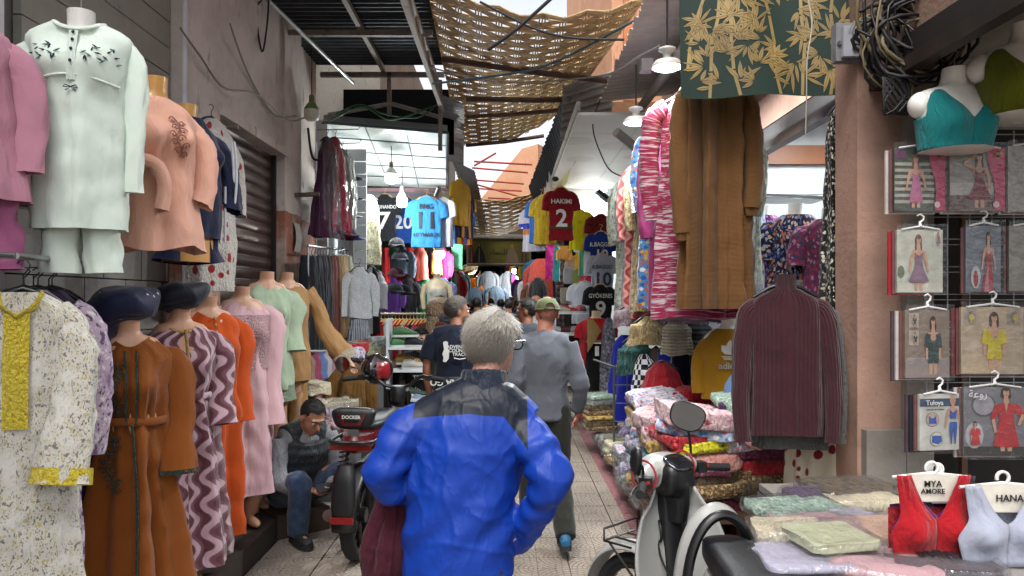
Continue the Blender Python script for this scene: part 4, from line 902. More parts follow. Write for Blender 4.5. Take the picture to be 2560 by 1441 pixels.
for k in range(92):
    cu, cv = r.uniform(.07, .93), r.uniform(.06, .95); a0 = r.uniform(0, 6.3)
    for q in range(r.randint(3, 5)):
        L_ = r.uniform(.07, .145); an = a0+(q-1.5)*.55+r.uniform(-.15, .15); eu, ev = cu+L_*math.cos(an)/A_, cv+L_*math.sin(an)
        if .01 < eu < .99 and .015 < ev < 1: gleaf(cu+.012*math.cos(an), cv+.012*math.sin(an), an, L_, r.uniform(.010, .017))
mb.build('bamboo_print', [M_BAMB, M_BAMBD], ga, False)
mb = MB(); mb.tube(spline([P(2020, 0, 4.1), P(2030, 60, 4.1), P(2018, 150, 4.1), P(2016, 250, 4.15), P(2014, 340, 4.2)], 20), .0035, 6); tag(mb.build('string', plain('white_string', '#b9b6ad', .8)), 'thin white string hanging down over the bamboo cloth', 'string')

# ---- hanging dresses in a row
M_CAMEL = fabric('camel_rib', '#74502a', 'hrib', s=130, bump=.3); M_HOOK = M_STEEL
t = thing('long_dress', 'camel brown ribbed long-sleeved dress hanging below the bamboo cloth', 'dress', P(1785, 190, 4.62), math.radians(4))
K = [(-1.47, .2, .1, 0, 0), (-1.0, .19, .1, 0, 0), (-.5, .18, .09, 0, 0), (-.22, .18, .08, 0, 0), (-.08, .18, .06, 0, 0), (-.02, .09, .045, 0, 0), (0, .06, .04, 0, 0)]
mb = MB(); body(mb, K, 120, 44, [(8, .05, .15, 1.0), (5, .012, .4, None)], 91, sq=.8); mb.build('dress_body', M_CAMEL, t)
for q, L in ((-1, .78), (1, .62)):
    mb = MB(); sleeve(mb, [(q*.12, -.02, -.08), (q*.215, -.03, -.2), (q*.235, -.05, -.25-L*.5), (q*.22, -.06, -.22-L)], [.05, .06, .062, .052], flat=.7, seed=q); sleeve(mb, [(q*.22, -.06, -.21-L), (q*.218, -.06, -.27-L)], [.05, .034], rows=3, wob=.2); mb.build('sleeve', M_CAMEL, t)
hanger(t, .16, .01)
M_PBR = fabric('pink_brush', '#b8aab0', 'brush', ['#8a1f45', '#a83c62', '#c9bcc4'], s=.9, bump=.3)
M_MAG = fabric('magenta_crepe', '#8e2c62'); M_LILS = fabric('lilac_streak', '#a397a3', 'brush', ['#7a6a80', '#c2bac4'], s=1.6)
M_BLUEP = fabric('blue_print', '#4f86c0', 'floral', ['#c9a23c', '#b55f30', '#dfe4e6', '#2e5a94'], s=28)
M_PPR = fabric('pink_grey_print', '#a58f94', 'speckle', ['#6a3a50', '#c9b8bc', '#8d5f70'], s=.9)
M_WAV2 = fabric('rose_wavy', '#8a3a3c', 'wavy', ['#c98e84', '#6a4a38', '#a8615c'], s=1.1)
M_CREAMP = fabric('cream_print', '#b9b59f', 'speckle', ['#6d6a55', '#8c9a7c', '#cfcab4'], s=.8); M_SNAKE = fabric('sand_print', '#8c7a58', 'speckle', ['#4c4030', '#b5a782', '#9c8460'], s=.7)
M_BWV = fabric('bw_check', '#c4c0b6', 'check', ['#15151c'], s=70); M_GREYP = fabric('grey_green_print', '#a3ada0', 'speckle', ['#6d7a78', '#c6cdc4', '#8f9c90'], s=.8); M_LAV = fabric('lavender_print', '#8f84ac', 'floral', ['#c9c2dc', '#6d5f94'], s=22)
row = [(1722, 232, 4.86, M_PBR, .46, 1.5, 'white and crimson brushed-stripe long dress behind the camel dress', .65, 8), (1690, 300, 5.0, M_MAG, .4, 1.3, 'magenta crepe dress between the camel and striped dresses', .6, 50),
    (1680, 265, 5.25, M_LILS, .44, 1.55, 'lilac streaked long dress next to the crimson striped one', .7, 50), (1662, 292, 5.55, M_PPR, .42, 1.35, 'pink grey speckled dress in the hanging row', .6, 55),
    (1640, 300, 5.85, M_BLUEP, .5, 1.5, 'sky blue dress with orange flowers in the hanging row', .4, 50), (1625, 345, 6.1, M_LAV, .4, 1.2, 'lavender print tunic beside the sky blue dress', .4, 55), (1612, 355, 6.35, M_BWV, .4, 1.3, 'black and white checked dress beyond the sky blue dress', .4, 55),
    (1600, 380, 6.6, M_SNAKE, .42, 1.45, 'sand patterned dress in the hanging row', .5, 50), (1590, 398, 6.85, M_WAV2, .5, 1.5, 'brick red wavy patterned dress in the hanging row', .55, 45), (1572, 425, 7.2, M_LILS, .42, 1.4, 'mauve streaked dress behind the brick red one', .5, 50), (1560, 430, 7.5, M_GREYP, .46, 1.5, 'grey green printed dress near the football shirts', .5, 45), (1548, 448, 7.8, M_CREAMP, .44, 1.45, 'cream printed dress last in the hanging row', .5, 45)]
for k, (px, py, Y, m, wd, L, lab, sl_, rz) in enumerate(row):
    draped(lab, P(px+(44 if k > 1 else 12), py, Y), math.radians(-rz*.75), m, wd, L, 'long_dress', 'dress', 'dresses hanging in a row', (7, .026), 100+k, sl_, .06, dep=.075, flare=1.2)
mb = MB(); mb.tube([(1.45, 4.4, 3.06), (1.38, 8.2, 3.05)], .014, 8); tag(mb.build('hanging_rail', M_STEEL), 'steel rail above the row of long dresses', 'rail')
M_GRYF = fabric('grey_floral', '#a9b0a6', 'speckle', ['#6d7c7c', '#cfd4cc', '#8d9a94'], s=.9)
draped('grey green floral dress hanging just behind the camel dress', P(1852, 330, 5.0), math.radians(-70), M_GRYF, .3, 1.05, 'long_dress', 'dress', 'dresses hanging in a row', (5, .02), 130, .4)
draped('pale blue and white dress low behind the camel dress', P(1862, 480, 5.3), math.radians(-50), fabric('blue_white', '#9fb2cc', 'blotch', ['#d0d6de', '#5f82b5'], s=2), .34, 1.1, 'long_dress', 'dress', 'dresses hanging in a row', (6, .02), 131)
# ---- floral dresses on white half forms inside
M_PURF = fabric('purple_floral', '#5c1c74', 'floral', ['#b58fc0', '#c46a5c', '#8f4ca4', '#d0b8c8'], s=34, bump=.5); M_NAVF = fabric('navy_floral', '#141636', 'floral', ['#b06a52', '#9fa6bc', '#4a5a94', '#c0a090'], s=32, bump=.5); M_PINF = fabric('pink_floral', '#6d2c50', 'floral', ['#a87f98', '#8c3c54', '#33405c'], s=30, bump=.5); M_BWF = fabric('black_floral', '#0d0e14', 'floral', ['#b9b5a2', '#8c8a7c', '#d6d2c0'], s=34, bump=.6, k2=.8)
for k, (px, py, Y, m, lab, wd) in enumerate(((1905, 512, 5.3, M_PURF, 'purple dress with small flowers on a white half form', .4), (1990, 510, 5.15, M_NAVF, 'navy dress with coral flowers on a white half form', .44), (2075, 520, 5.0, M_PINF, 'pink and grey flowered dress on a white half form', .4))):
    t = thing('floral_dress', lab, 'dress', P(px, py, Y), 0, 'flowered dresses inside the shop'); form_torso(t, .0, M_FORMW, .95, low=.5)
    mb = MB(); body(mb, [(-1.1, wd*.62, .15, 0, 0), (-.7, wd*.52, .13, 0, 0), (-.3, .175, .12, 0, 0), (-.16, .185, .095, 0, 0), (-.1, .13, .08, 0, 0), (-.08, .1, .072, 0, 0)], 56, 30, [(10, .02, .7, None)], 140+k, .05, -.28); mb.build('dress_body', m, t)
    for q in (-1, 1): mb = MB(); sleeve(mb, [(q*.11, 0, -.16), (q*.2, 0, -.22), (q*.22, -.01, -.4)], [.05, .075, .085], rows=8); mb.build('sleeve', m, t)
mb = MB(); mb.tube([P(1880, 488, 5.4), P(2100, 496, 4.9)], .014, 8); mb.box((1.75, 5.4, 2.46), (2.4, 5.8, 2.48)); tag(mb.build('shelf_rail', M_STEEL), 'chrome rail and shelf above the flowered dresses', 'rail')
draped('black curtain-like dress with dense white flowers beside the orange column', P(2102, 262, 4.2), math.radians(-12), M_BWF, .17, 1.55, 'black_dress', 'dress', None, (5, .022), 150, dep=.06, flare=1.25)
# strawberry cloth
M_STRAW = fabric('strawberry_cotton', '#cfc6ae', 'dots', ['#7c1c24'], s=11, bump=.3)
draped('cream cloth with red strawberries draped down to the table', P(2052, 905, 4.2), math.radians(-6), M_STRAW, .3, .98, 'strawberry_dress', 'dress', None, (5, .03), 151, dep=.1, flare=1.3, hang=False)
t = draped('green and red satin scraps hanging on the orange column', P(2112, 900, 4.15), 0, fabric('green_red', '#2f8a64', 'vstripe', ['#8d1f24', '#2f8a64'], s=9), .1, .4, 'satin_scarf', 'scarf', None, (3, .01), 152, hang=False)
# ---- ribbed sweater and grey one behind
M_MAR = fabric('maroon_rib', '#3d1a22', 'vrib', s=62, bump=.5); M_GRY = fabric('grey_knit', '#5c5c5a', bump=.5, wr=30)
def sweater(label, loc, rz, m, w=.42, L=.76, name='sweater', sl_=.66, seed=0):
    t = thing(name, label, 'sweater', loc, rz); h = w/2
    mb = MB(); body(mb, [(-L, h*.98, .055, 0, 0), (-L*.6, h*.94, .06, 0, 0), (-L*.35, h*.95, .06, 0, 0), (-.1, h*.95, .05, 0, 0), (-.055, h*.84, .046, 0, 0), (-.02, h*.5, .045, 0, 0), (.0, h*.3, .042, 0, 0), (.075, h*.27, .042, 0, 0)], 96, 34, [(4, .012, .6, None), (7, .006, .5, None)], seed, sq=.72, wr=.003); mb.build('knit_body', m, t)
    for q in (-1, 1): mb = MB(); sleeve(mb, [(q*h*.6, -.005, -.09), (q*(h*.97), -.01, -.16), (q*(h+.03), -.03, -.2-sl_*.5), (q*(h+.02), -.045, -.14-sl_)], [.04, .058, .048, .042], flat=.65, seed=seed+q, wob=.18); mb.build('sleeve', m, t)
    hanger(t, h*.8, .03, None, .12); return t
sweater('maroon ribbed high-neck sweater on a black hanger', P(1963, 722, 3.85), math.radians(-6), M_MAR, .41, .77, seed=5)
sweater('grey knit sweater showing behind the maroon one', P(1978, 735, 3.98), math.radians(-8), M_GRY, .41, .84, seed=8)
# ---- mustard shirt with white trefoil
M_MUST = fabric('mustard_jersey', '#97700f', bump=.35); M_WPRINT = plain('white_print', '#c9c9c4', .6); M_DPRINT = plain('dark_print', '#16161a', .6); M_GOLDPR = plain('gold_print', '#8a7a4a', .5)
t = thing('sweatshirt', 'mustard yellow sweatshirt with white trefoil and lettering', 'sweatshirt', P(1822, 800, 5.0), math.radians(-12)); form_torso(t, .03, M_FORMW, .95, low=.5)
K = [(-.54, .175, .11, 0, 0), (-.3, .17, .115, 0, 0), (-.16, .19, .1, 0, 0), (-.09, .13, .08, 0, 0), (-.06, .08, .07, 0, 0)]
mb = MB(); body(mb, K, 48, 26, [(5, .01, .7, None)], 3, .03, -.25); mb.build('shirt_body', M_MUST, t)
for q in (-1, 1):
    mb = MB(); sleeve(mb, [(q*.11, 0, -.14), (q*.185, -.01, -.24), (q*.2, -.02, -.38), (q*.195, -.03, -.5)], [.045, .058, .05, .048]); mb.build('sleeve', M_MUST, t)
fy = lambda p: V((p.x, surf_y(K, p.x, p.z, .03, -.25)-.016, p.z))
mb = MB()
for a0 in (-.75, 0, .75):
    L_ = .1 if a0 == 0 else .085; pts = [(0, -.23)]+[((L_*s_)*math.sin(a0)+w_*.024*math.cos(a0), -.23+(L_*s_)*math.cos(a0)-w_*.024*math.sin(a0)) for s_, w_ in ((.35, 1), (.7, 1), (1, 0), (.7, -1), (.35, -1))]
    mb.face([mb.vert(fy(V((x, 0, z)))) for x, z in pts])
for k in range(3): mb.face([mb.vert(fy(V((x, 0, -.24-k*.009+(0 if a_ else -.005))))) for x, a_ in ((-.06+.008*k, 1), (.06-.008*k, 1), (.055-.008*k, 0), (-.055+.008*k, 0))])
mb.build('trefoil_print', M_WPRINT, t, False)
text('adidas', .062, 'lettering', M_WPRINT, t, (0, 0, -.305), fn=fy, bold=.03)
# ---- tulle skirts, blue cloth, grid rack, dark clothes behind the piles
M_REDT = fabric('red_tulle', '#a81f2c', bump=1, wr=14); M_LAVT = fabric('lavender_tulle', '#6f6488', bump=1, wr=14); M_TEALT2 = fabric('teal_tulle', '#12403c', bump=1, wr=16); M_CREAMT = fabric('cream_fringe', '#9c8a66', 'speckle', ['#6d5c3c', '#bfae86', '#84714c'], s=1.2, bump=1)
M_ROYAL = fabric('royal_blue', '#0d1c8c', bump=.3); M_BWC = fabric('bw_checker', '#c8c8cc', 'check', ['#0f1220'], s=22); M_DNAVY = fabric('deep_navy', '#0d1122'); M_KNIT = fabric('oat_knit', '#9c9684', 'hrib', s=40, bump=.8); M_TARTAN = fabric('tartan', '#22262e', 'hstripe', ['#50524c', '#1a1c24', '#3a3c40'], s=14)
items = [(1655, 905, 5.9, M_REDT, .3, .55, 'red tulle party skirt with ruffled edge', 1.5, (11, .03)), (1620, 960, 6.2, M_LAVT, .26, .45, 'lavender tulle skirt below the red one', 1.5, (11, .03)), (1590, 840, 6.8, M_TEALT2, .3, .36, 'teal feathered tulle skirt', 1.15, (12, .03)), (1625, 790, 6.5, M_CREAMT, .36, .26, 'cream and pink fringed shawl', 1.05, (13, .02)),
    (1585, 760, 7.0, fabric('mauve_fringe', '#7a6a70', 'speckle', ['#54444c', '#9a8c90', '#6a5a60'], s=1), .4, .22, 'mauve fringed shawl above the teal skirt', 1.0, (13, .02)), (1610, 885, 6.5, M_BWC, .2, .5, 'black and white checkered dress', 1.2, (5, .02)), (1690, 790, 5.7, M_KNIT, .2, .3, 'oatmeal knitted top hanging by the camel dress hem', 1.2, (7, .015)), (1742, 790, 5.9, M_TARTAN, .24, .3, 'dark tartan shirt hanging behind the piles', 1.1, (5, .015)), (1720, 850, 6.0, M_DNAVY, .34, .75, 'deep navy dress behind the piles', 1.1, (6, .02)), (1765, 850, 5.9, fabric('ink_dress', '#0a0c18'), .3, .8, 'ink black dress behind the piles', 1.1, (6, .02)), (1672, 860, 6.2, M_ROYAL, .22, .7, 'royal blue satin dress behind the red skirt', 1.2, (6, .02)), (1800, 840, 5.6, fabric('dark_plum_row', '#20141e'), .25, .9, 'dark plum dress beside the mustard sweatshirt', 1.1, (6, .02)), (1640, 870, 6.6, fabric('beige_row', '#8c7f6c'), .16, .5, 'beige dress behind the checkered one', 1.1, (5, .02))]
for k, (px, py, Y, m, wd, L, lab, fl_, fo) in enumerate(items): draped(lab, P(px, py, Y), math.radians(-12+k*7 % 30), m, wd, L, 'hanging_garment', 'garment', 'garments behind the piles', fo, 160+k, flare=fl_, dep=.08, rows=20)
draped('royal blue cloth hanging by the grey grid rack', P(1562, 838, 8.0), math.radians(-30), M_ROYAL, .3, .95, 'blue_cloth', 'cloth', None, (5, .03), 175, flare=1.3, hang=False)
gr = thing('grid_rack', 'grey steel grid rack standing before the royal blue cloth', 'rack', P(1530, 1040, 7.2)); gr.location[2] = .12
p0 = V((0, 0, 0)); M_GRID = plain('grid_grey', '#55585c', .5, .5)
for k in range(3): mb = MB(); mb.tube([(.02+.13*k, 0, 0), (.02+.13*k, 0, .92)], .012 if k in (0, 2) else .007, 6); mb.build('upright', M_GRID, gr)
for k in range(6): mb = MB(); mb.tube([(.02, 0, .02+.18*k), (.30, 0, .02+.18*k)], .012 if k == 5 else .007, 6); mb.build('bar', M_GRID, gr)
mb = MB(); mb.tube([(.02, 0, .92), (-.12, .5, .95)], .012, 6); mb.build('bar', M_GRID, gr)
draped('denim blue dress beside the maroon sweater', P(1845, 930, 4.7), math.radians(-20), fabric('denim_soft', '#5f80b0', bump=.5), .2, .75, 'denim_dress', 'dress', None, (4, .03), 176, hang=False, flare=1.2)

# ---- folded piles
FAB = {}
def pf(i):
    L = [('pile_pink_marble', '#b9949c', 'blotch', ['#cdb4b8', '#7c2c3c'], 2.5), ('pile_red', '#9c1722', 'plain', [], 1), ('pile_blue_fl', '#8fa0b4', 'floral', ['#4f78a8', '#c9c2c8', '#b06a74'], 26), ('pile_white_fl', '#b7b3bc', 'floral', ['#a86a80', '#6d82a8', '#d0ccd4'], 30), ('pile_sage', '#7f9688', 'speckle', ['#54705f', '#a9b8ac', '#6a8074'], 1), ('pile_lilac', '#7d7394', 'speckle', ['#4f4668', '#a8a2bc', '#6a5f84'], .8), ('pile_rose', '#b5837c', 'speckle', ['#8a5550', '#cfa59e', '#9c6a64'], .6), ('pile_gold', '#8c7340', 'blotch', ['#b59a5c', '#5c4520'], 3), ('pile_leopard', '#8f7550', 'blotch', ['#3a2a1a', '#b59a70'], 5), ('pile_purple', '#3c2448', 'plain', [], 1), ('pile_yellow', '#b5b01c', 'blotch', ['#c9c430', '#3a3a14'], 4), ('pile_burg', '#4f1524', 'plain', [], 1), ('pile_teal', '#3f8fa0', 'floral', ['#c9d4d8', '#2a6a80'], 24), ('pile_black', '#17161c', 'blotch', ['#5a4a30', '#25222a'], 3), ('pile_crimson_pr', '#8f1420', 'speckle', ['#4f0a14', '#b04a50', '#7a1620'], .6), ('pile_olive', '#7c7f66', 'plain', [], 1), ('pile_cream', '#b5ab92', 'plain', [], 1), ('pile_wine_pr', '#6d2f45', 'speckle', ['#3c1626', '#a07082', '#54223a'], .7), ('pile_silver', '#8d9290', 'speckle', ['#5f6866', '#b8bcba', '#707a78'], .6), ('pile_orange', '#b06a3c', 'plain', [], 1)]
    n_, b_, k_, c_, s_ = L[i % len(L)]; b_ = H(b_, 1.35); c_ = [H(x, 1.35) for x in c_]; return fabric(n_, b_, k_, c_, s=s_, obj=True, bump=.8, wr=22)
FN = ['pink marbled', 'red', 'blue flowered', 'white flowered', 'sage green', 'lilac', 'dusty rose', 'gold brown', 'leopard print', 'purple', 'yellow and black', 'burgundy', 'teal flowered', 'black and gold', 'crimson printed', 'olive grey', 'cream', 'wine printed', 'silver grey', 'orange']
st = thing('sales_table', 'low cloth covered table under the big heap of folded clothes', 'table', (1.38, 4.9, 0))
mb = MB(); mb.box((-.44, -.6, .38), (.5, .85, .42)); mb.build('table_top', plain('table_wood', '#4a3626', .6), st, False)
for x in (-.36, .36):
    for y in (-.55, .78): mb = MB(); mb.box((x-.025, y-.025, 0), (x+.025, y+.025, .38)); mb.build('leg', MATS['table_wood'], st, False)
R = random.Random(17); seen = {}
def uniq(lab):
    seen[lab] = seen.get(lab, 0)+1; return lab
# large heap: columns (x, y, w, d, list of fabrics bottom-up)
heaps = [((1.18, 4.55), [11, 8, 13, 17, 6, 10, 14, 2, 0], .46, .36), ((1.52, 4.60), [11, 13, 8, 14, 17, 3, 1, 19, 9, 4], .42, .36), ((1.14, 5.05), [12, 8, 2, 12, 7, 0, 0], .44, .40), ((1.50, 5.05), [6, 17, 13, 0, 0, 0, 2], .46, .4), ((1.12, 5.5), [2, 12, 2, 3, 2, 3, 7, 3, 3], .42, .36), ((1.46, 5.52), [11, 6, 2, 7, 3, 1, 16, 1, 1], .44, .38)]
where = ['front left stack of the big heap', 'front right stack of the big heap', 'middle left stack of the big heap', 'middle right stack of the big heap', 'rear left stack of the big heap', 'rear right stack of the big heap']
for hi, ((x, y), fs, wd, dp) in enumerate(heaps):
    z = .44; used = {}
    for k, f in enumerate(fs):
        th = R.uniform(.062, .085)*(1.25 if f == 0 else 1); used[f] = used.get(f, 0)+1
        ordn = ['', 'second ', 'third ', 'fourth '][used[f]-1]
        folded('%s%s folded garment in the %s' % (ordn, FN[f], where[hi]), (x+R.uniform(-.03, .03), y+R.uniform(-.03, .03), z), pf(f), wd+R.uniform(-.05, .05), dp+R.uniform(-.04, .04), th, R.uniform(-.25, .25), 200+hi*20+k, lump=.028, layers=R.choice([2, 3, 4]), tiltx=R.uniform(-.12, .12), tilty=R.uniform(-.12, .12), group='folded clothes in the big heap'); z += th*.86
# crumpled edge garments sliding off
for k, (px, py, Y, f, lab) in enumerate(((1870, 1065, 4.75, 4, 'crumpled sage scarf spilling off the heap beside the wooden chest'), (1905, 1105, 4.5, 6, 'rose fringed bundle by the wooden chest'))):
    folded(lab, P(px, py, Y), pf(f), .3, .26, .12, .4*k, 400+k, lump=.045, name='crumpled_garment', group='crumpled clothes by the chest')
# bagged packs along the ground mat
M_MATG = fabric('ground_mat', '#7d4a50', 'hstripe', ['#5f3038', '#94686a'], s=24, bump=.6, obj=False)
mb = MB(); mb.grid(lambda u, v: V((.90+.75*u, 5.2+4.7*v, .004+.004*nz((u*4, v*20, 0)))), 6, 40, su=.75, sv=4.7); tag(mb.build('ground_mat', M_MATG), 'pink striped plastic mat on the paving under the bagged clothes', 'mat')
M_BAG = film('bag_film', .22)
bs_ = thing('low_platform', 'low dark plank platform under the bagged clothes', 'platform', (1.28, 6.6, 0)); mb = MB(); mb.box((-.22, -1.45, .01), (.24, 1.75, .12)); mb.build('plank', plain('plank_dark', '#33291f', .7), bs_, False)
kk = 0
for i in range(11):
    for j in range(2):
        x, y = 1.10+j*.27+R.uniform(-.03, .03), 5.35+i*.27; z = .125; nl = R.randint(3, 5) if j else R.randint(2, 4)
        if i < 4: nl += 1
        for k in range(nl):
            f = R.choice([2, 3, 4, 5, 5, 6, 18, 18, 7, 8, 15, 16]); th = R.uniform(.05, .07)
            folded('%s garment stacked among the clear bags on the low platform' % FN[f], (x+R.uniform(-.02, .02), y+R.uniform(-.02, .02), z), pf(f), .27, .25, th, R.uniform(-.3, .3), 500+kk, bag=M_BAG if (k == nl-1 or j == 0) else None, name='bagged_garment', cat='bagged clothes', group='bagged clothes on the low platform', n=20, lump=.016); z += th*.85; kk += 1
for k, f in enumerate((8, 13, 7, 8, 13, 18, 4)):
    folded('%s folded garment in the neat stack before the grid rack, layer %s' % (FN[f], ['one', 'two', 'three', 'four', 'five', 'six', 'seven'][k]), P(1500, 1045, 8.1)+V((0, 0, -.12+.055*k)), pf(f), .36, .3, .055, .05*k, 800+k, group='neat stack before the grid rack', bag=M_BAG if k == 6 else None)

# ---- near table with flat bagged packs
tb = thing('display_table', 'white topped table covered with flat bagged garments', 'table', (2.15, 2.95, 0))
mb = MB(); mb.box((-.85, -.85, .71), (1.1, .85, .745)); mb.build('table_top', plain('table_white', '#8d8884', .6), tb, False)
mb = MB(); mb.grid(lambda u, v: V((-.86, lerp(-.85, .85, u), .71-.66*v))+V((-.03*math.sin(u*22)*v, 0, 0)), 60, 4); mb.build('table_skirt', fabric('table_skirt', '#2a1e22', bump=.3), tb)
for x in (-.78, 1.02):
    for y in (-.78, .78): mb = MB(); mb.box((x-.02, y-.02, 0), (x+.02, y+.02, .71)); mb.build('leg', M_STEEL, tb, False)
pk = [(1990, 1300, 3.25, 4, .38, .28, .045, 'sage printed garment in a clear bag at the back of the table'), (2060, 1270, 3.45, 9, .34, .2, .05, 'dark purple garment in a clear bag behind the sage one'), (2120, 1240, 3.55, 13, .42, .28, .06, 'black and gold shiny fabric in a crinkled bag by the column'), (2150, 1290, 3.4, 16, .34, .24, .05, 'cream lace garment in a clear bag by the column foot'), (2085, 1330, 3.15, 20, .34, .26, .03, 'lilac white garment in a flat bag'),
      (1965, 1370, 2.9, 16, .26, .22, .06, 'cream garment in a bag at the table corner'), (2040, 1365, 3.0, 21, .34, .28, .04, 'pale pink pyjama in a flat bag'), (2180, 1370, 2.95, 22, .38, .28, .035, 'peach pyjama in a flat bag with white card'), (2075, 1415, 2.74, 23, .28, .24, .035, 'pale green garment in a clear bag on top'), (2010, 1432, 2.66, 20, .34, .26, .03, 'lilac blue garment in a flat bag at the edge'), (2200, 1432, 2.62, 21, .36, .26, .03, 'rose folded set in a flat bag'), (2340, 1425, 2.62, 24, .36, .26, .03, 'black and white lettered set in a flat bag')]
ex = {20: ('bag_lilac', '#a9a6bc'), 21: ('bag_pink', '#b9939a'), 22: ('bag_peach', '#c4a08c'), 23: ('bag_green', '#b0b394'), 24: ('bag_black', '#4a444c')}
for k, (px, py, Y, f, wd, dp, th, lab) in enumerate(pk):
    p = P(px, py, Y); m = pf(f) if f < 20 else fabric(ex[f][0], ex[f][1], obj=True, bump=.5, wr=10)
    folded_last = folded(lab, (p.x, Y, .746+(.04 if k in (8,) else 0)), m, wd, dp, th, R.uniform(-.3, .3), 850+k, bag=M_BAG, name='bagged_garment', cat='bagged clothes', group='flat packs on the near table', lump=.014)
o_ = folded_last
text('Jolin', .08, 'lettering', M_DPRINT, o_, (0, 0, .048), (0, 0, .1), .03)
# ---------------------------------------------------------------- lingerie grid wall
gw = thing('wire_grid', 'white wire display grid inside the dark recess beside the column', 'grid', (0, 3.72, 0))
M_WIRE = plain('white_wire', '#9a9c9c', .4, .5)
for k in range(9): mb = MB(); mb.tube([(2.12+.112*k, 0, .95), (2.12+.112*k, 0, 2.56)], .0035 if k else .008, 6); mb.build('wire', M_WIRE, gw)
for k in range(12):
    for d in (0, .028):
        mb = MB(); mb.tube([(2.11, -.005, 1.0+.14*k+d), (3.05, -.005, 1.0+.14*k+d)], .003, 6); mb.build('wire', M_WIRE, gw)
mb = MB(); mb.box((2.38, .12, .3), (2.41, .15, 2.7)); mb.build('upright', plain('brown_rod', '#5a3c2c', .6), gw, False)
def ell(cx, cz, rx, rz, n=14): return [(cx+rx*math.cos(2*PI*i/n), cz+rz*math.sin(2*PI*i/n)) for i in range(n)]
def seg(p, q, w0, w1=None):
    w1 = w1 or w0; d = V((q[0]-p[0], q[1]-p[1])); d = d.normalized() if d.length else V((0, 1)); nx, nz_ = -d.y, d.x
    return [(p[0]+nx*w0, p[1]+nz_*w0), (q[0]+nx*w1, q[1]+nz_*w1), (q[0]-nx*w1, q[1]-nz_*w1), (p[0]-nx*w0, p[1]-nz_*w0)]
SK = plain('print_skin', '#b58a72', .5, var=.1); HR = plain('print_hair', '#2a1a14', .5); HR2 = plain('print_hair_brown', '#5c3c26', .5)
def fig(dress, x=0, s=1.0, z=0, pose='arms_down', hair=None, hl=.2, shape='flare', leg=True):
    """printed woman: list of (outline, material) drawn back to front"""
    hair = hair or HR; T = lambda pts: [(x+a*s, z+b*s) for a, b in pts]; L = []
    L.append((T(ell(0, .83, .075, .1)), hair)); L.append((T(ell(.035, .83-hl*.5, .045, hl*.55)), hair)); L.append((T(ell(-.04, .83-hl*.4, .04, hl*.5)), hair))
    if leg: L += [(T(seg((-.055, .38), (-.05, .05), .045, .032)), SK), (T(seg((.055, .38), (.055, .05), .045, .032)), SK)]
    L.append((T(seg((0, .8), (0, .68), .028, .045)), SK)); L.append((T([(-.12, .68), (.12, .68), (.1, .56), (-.1, .56)]), SK)); L.append((T(ell(0, .84, .047, .066)), SK))
    L.append((T(ell(0, .885, .05, .03)), hair))
    if pose == 'arms_down': L += [(T(seg((-.115, .66), (-.16, .5), .027)), SK), (T(seg((-.16, .5), (-.2, .34), .024, .018)), SK), (T(seg((.115, .66), (.16, .5), .027)), SK), (T(seg((.16, .5), (.2, .34), .024, .018)), SK)]
    elif pose == 'arm_up': L += [(T(seg((-.11, .67), (-.28, .74), .027)), SK), (T(seg((-.28, .74), (-.06, .88), .024, .02)), SK), (T(seg((.115, .66), (.17, .5), .026)), SK), (T(seg((.17, .5), (.16, .3), .024, .018)), SK)]
    elif pose == 'hip': L += [(T(seg((-.12, .66), (-.2, .48), .05, .045)), dress), (T(seg((.12, .66), (.26, .54), .055, .05)), dress), (T(seg((.26, .54), (.18, .4), .03, .02)), SK), (T(seg((-.2, .48), (-.16, .3), .025, .02)), SK)]
    elif pose == 'sleeves': L += [(T(seg((-.11, .66), (-.15, .45), .055, .06)), dress), (T(seg((.11, .66), (.15, .45), .055, .06)), dress), (T(seg((-.15, .45), (-.15, .28), .024)), SK), (T(seg((.15, .45), (.15, .28), .024)), SK)]
    if shape == 'flare': L.append((T([(-.09, .64), (-.05, .62), (0, .585), (.05, .62), (.09, .64), (.075, .48), (.11, .38), (.22, .2), (.1, .17), (0, .18), (-.1, .17), (-.22, .2), (-.11, .38), (-.075, .48)]), dress))
    elif shape == 'slim': L.append((T([(-.085, .62), (0, .57), (.085, .62), (.07, .48), (.1, .38), (.14, .15), (-.14, .13), (-.1, .38), (-.07, .48)]), dress))
    elif shape == 'gown': L.append((T([(-.085, .62), (0, .57), (.085, .62), (.07, .48), (.1, .35), (.17, .0), (-.2, .0), (-.1, .35), (-.07, .48)]), dress))
    elif shape == 'romper': L.append((T([(-.12, .67), (0, .5), (.12, .67), (.09, .48), (.12, .32), (.12, .22), (.02, .22), (0, .27), (-.02, .22), (-.12, .22), (-.12, .32), (-.09, .48)]), dress))
    elif shape == 'robe': L.append((T([(-.13, .68), (-.03, .7), (.0, .55), (.03, .7), (.13, .68), (.11, .48), (.15, .3), (.2, .12), (0, .1), (-.2, .12), (-.15, .3), (-.1, .48)]), dress))
    elif shape == 'two': L += [(T([(-.09, .66), (0, .6), (.09, .66), (.075, .5), (-.075, .5)]), dress), (T([(-.085, .44), (.085, .44), (.1, .34), (.06, .05), (.035, .05), (.01, .3), (-.01, .3), (-.035, .05), (-.06, .05), (-.1, .34)]), dress)]
    # face
    L += [(T(ell(-.018, .845, .008, .005, 8)), HR), (T(ell(.018, .845, .008, .005, 8)), HR), (T(ell(0, .805, .014, .005, 8)), PR('#8f3a3a'))]
    return L
_pr = {}
def PR(c):
    if c not in _pr: _pr[c] = plain('print_'+c.strip('#'), c, .4, var=.16, vs=18)
    return _pr[c]
M_PACKF = film('pack_film', .14, bs=14)
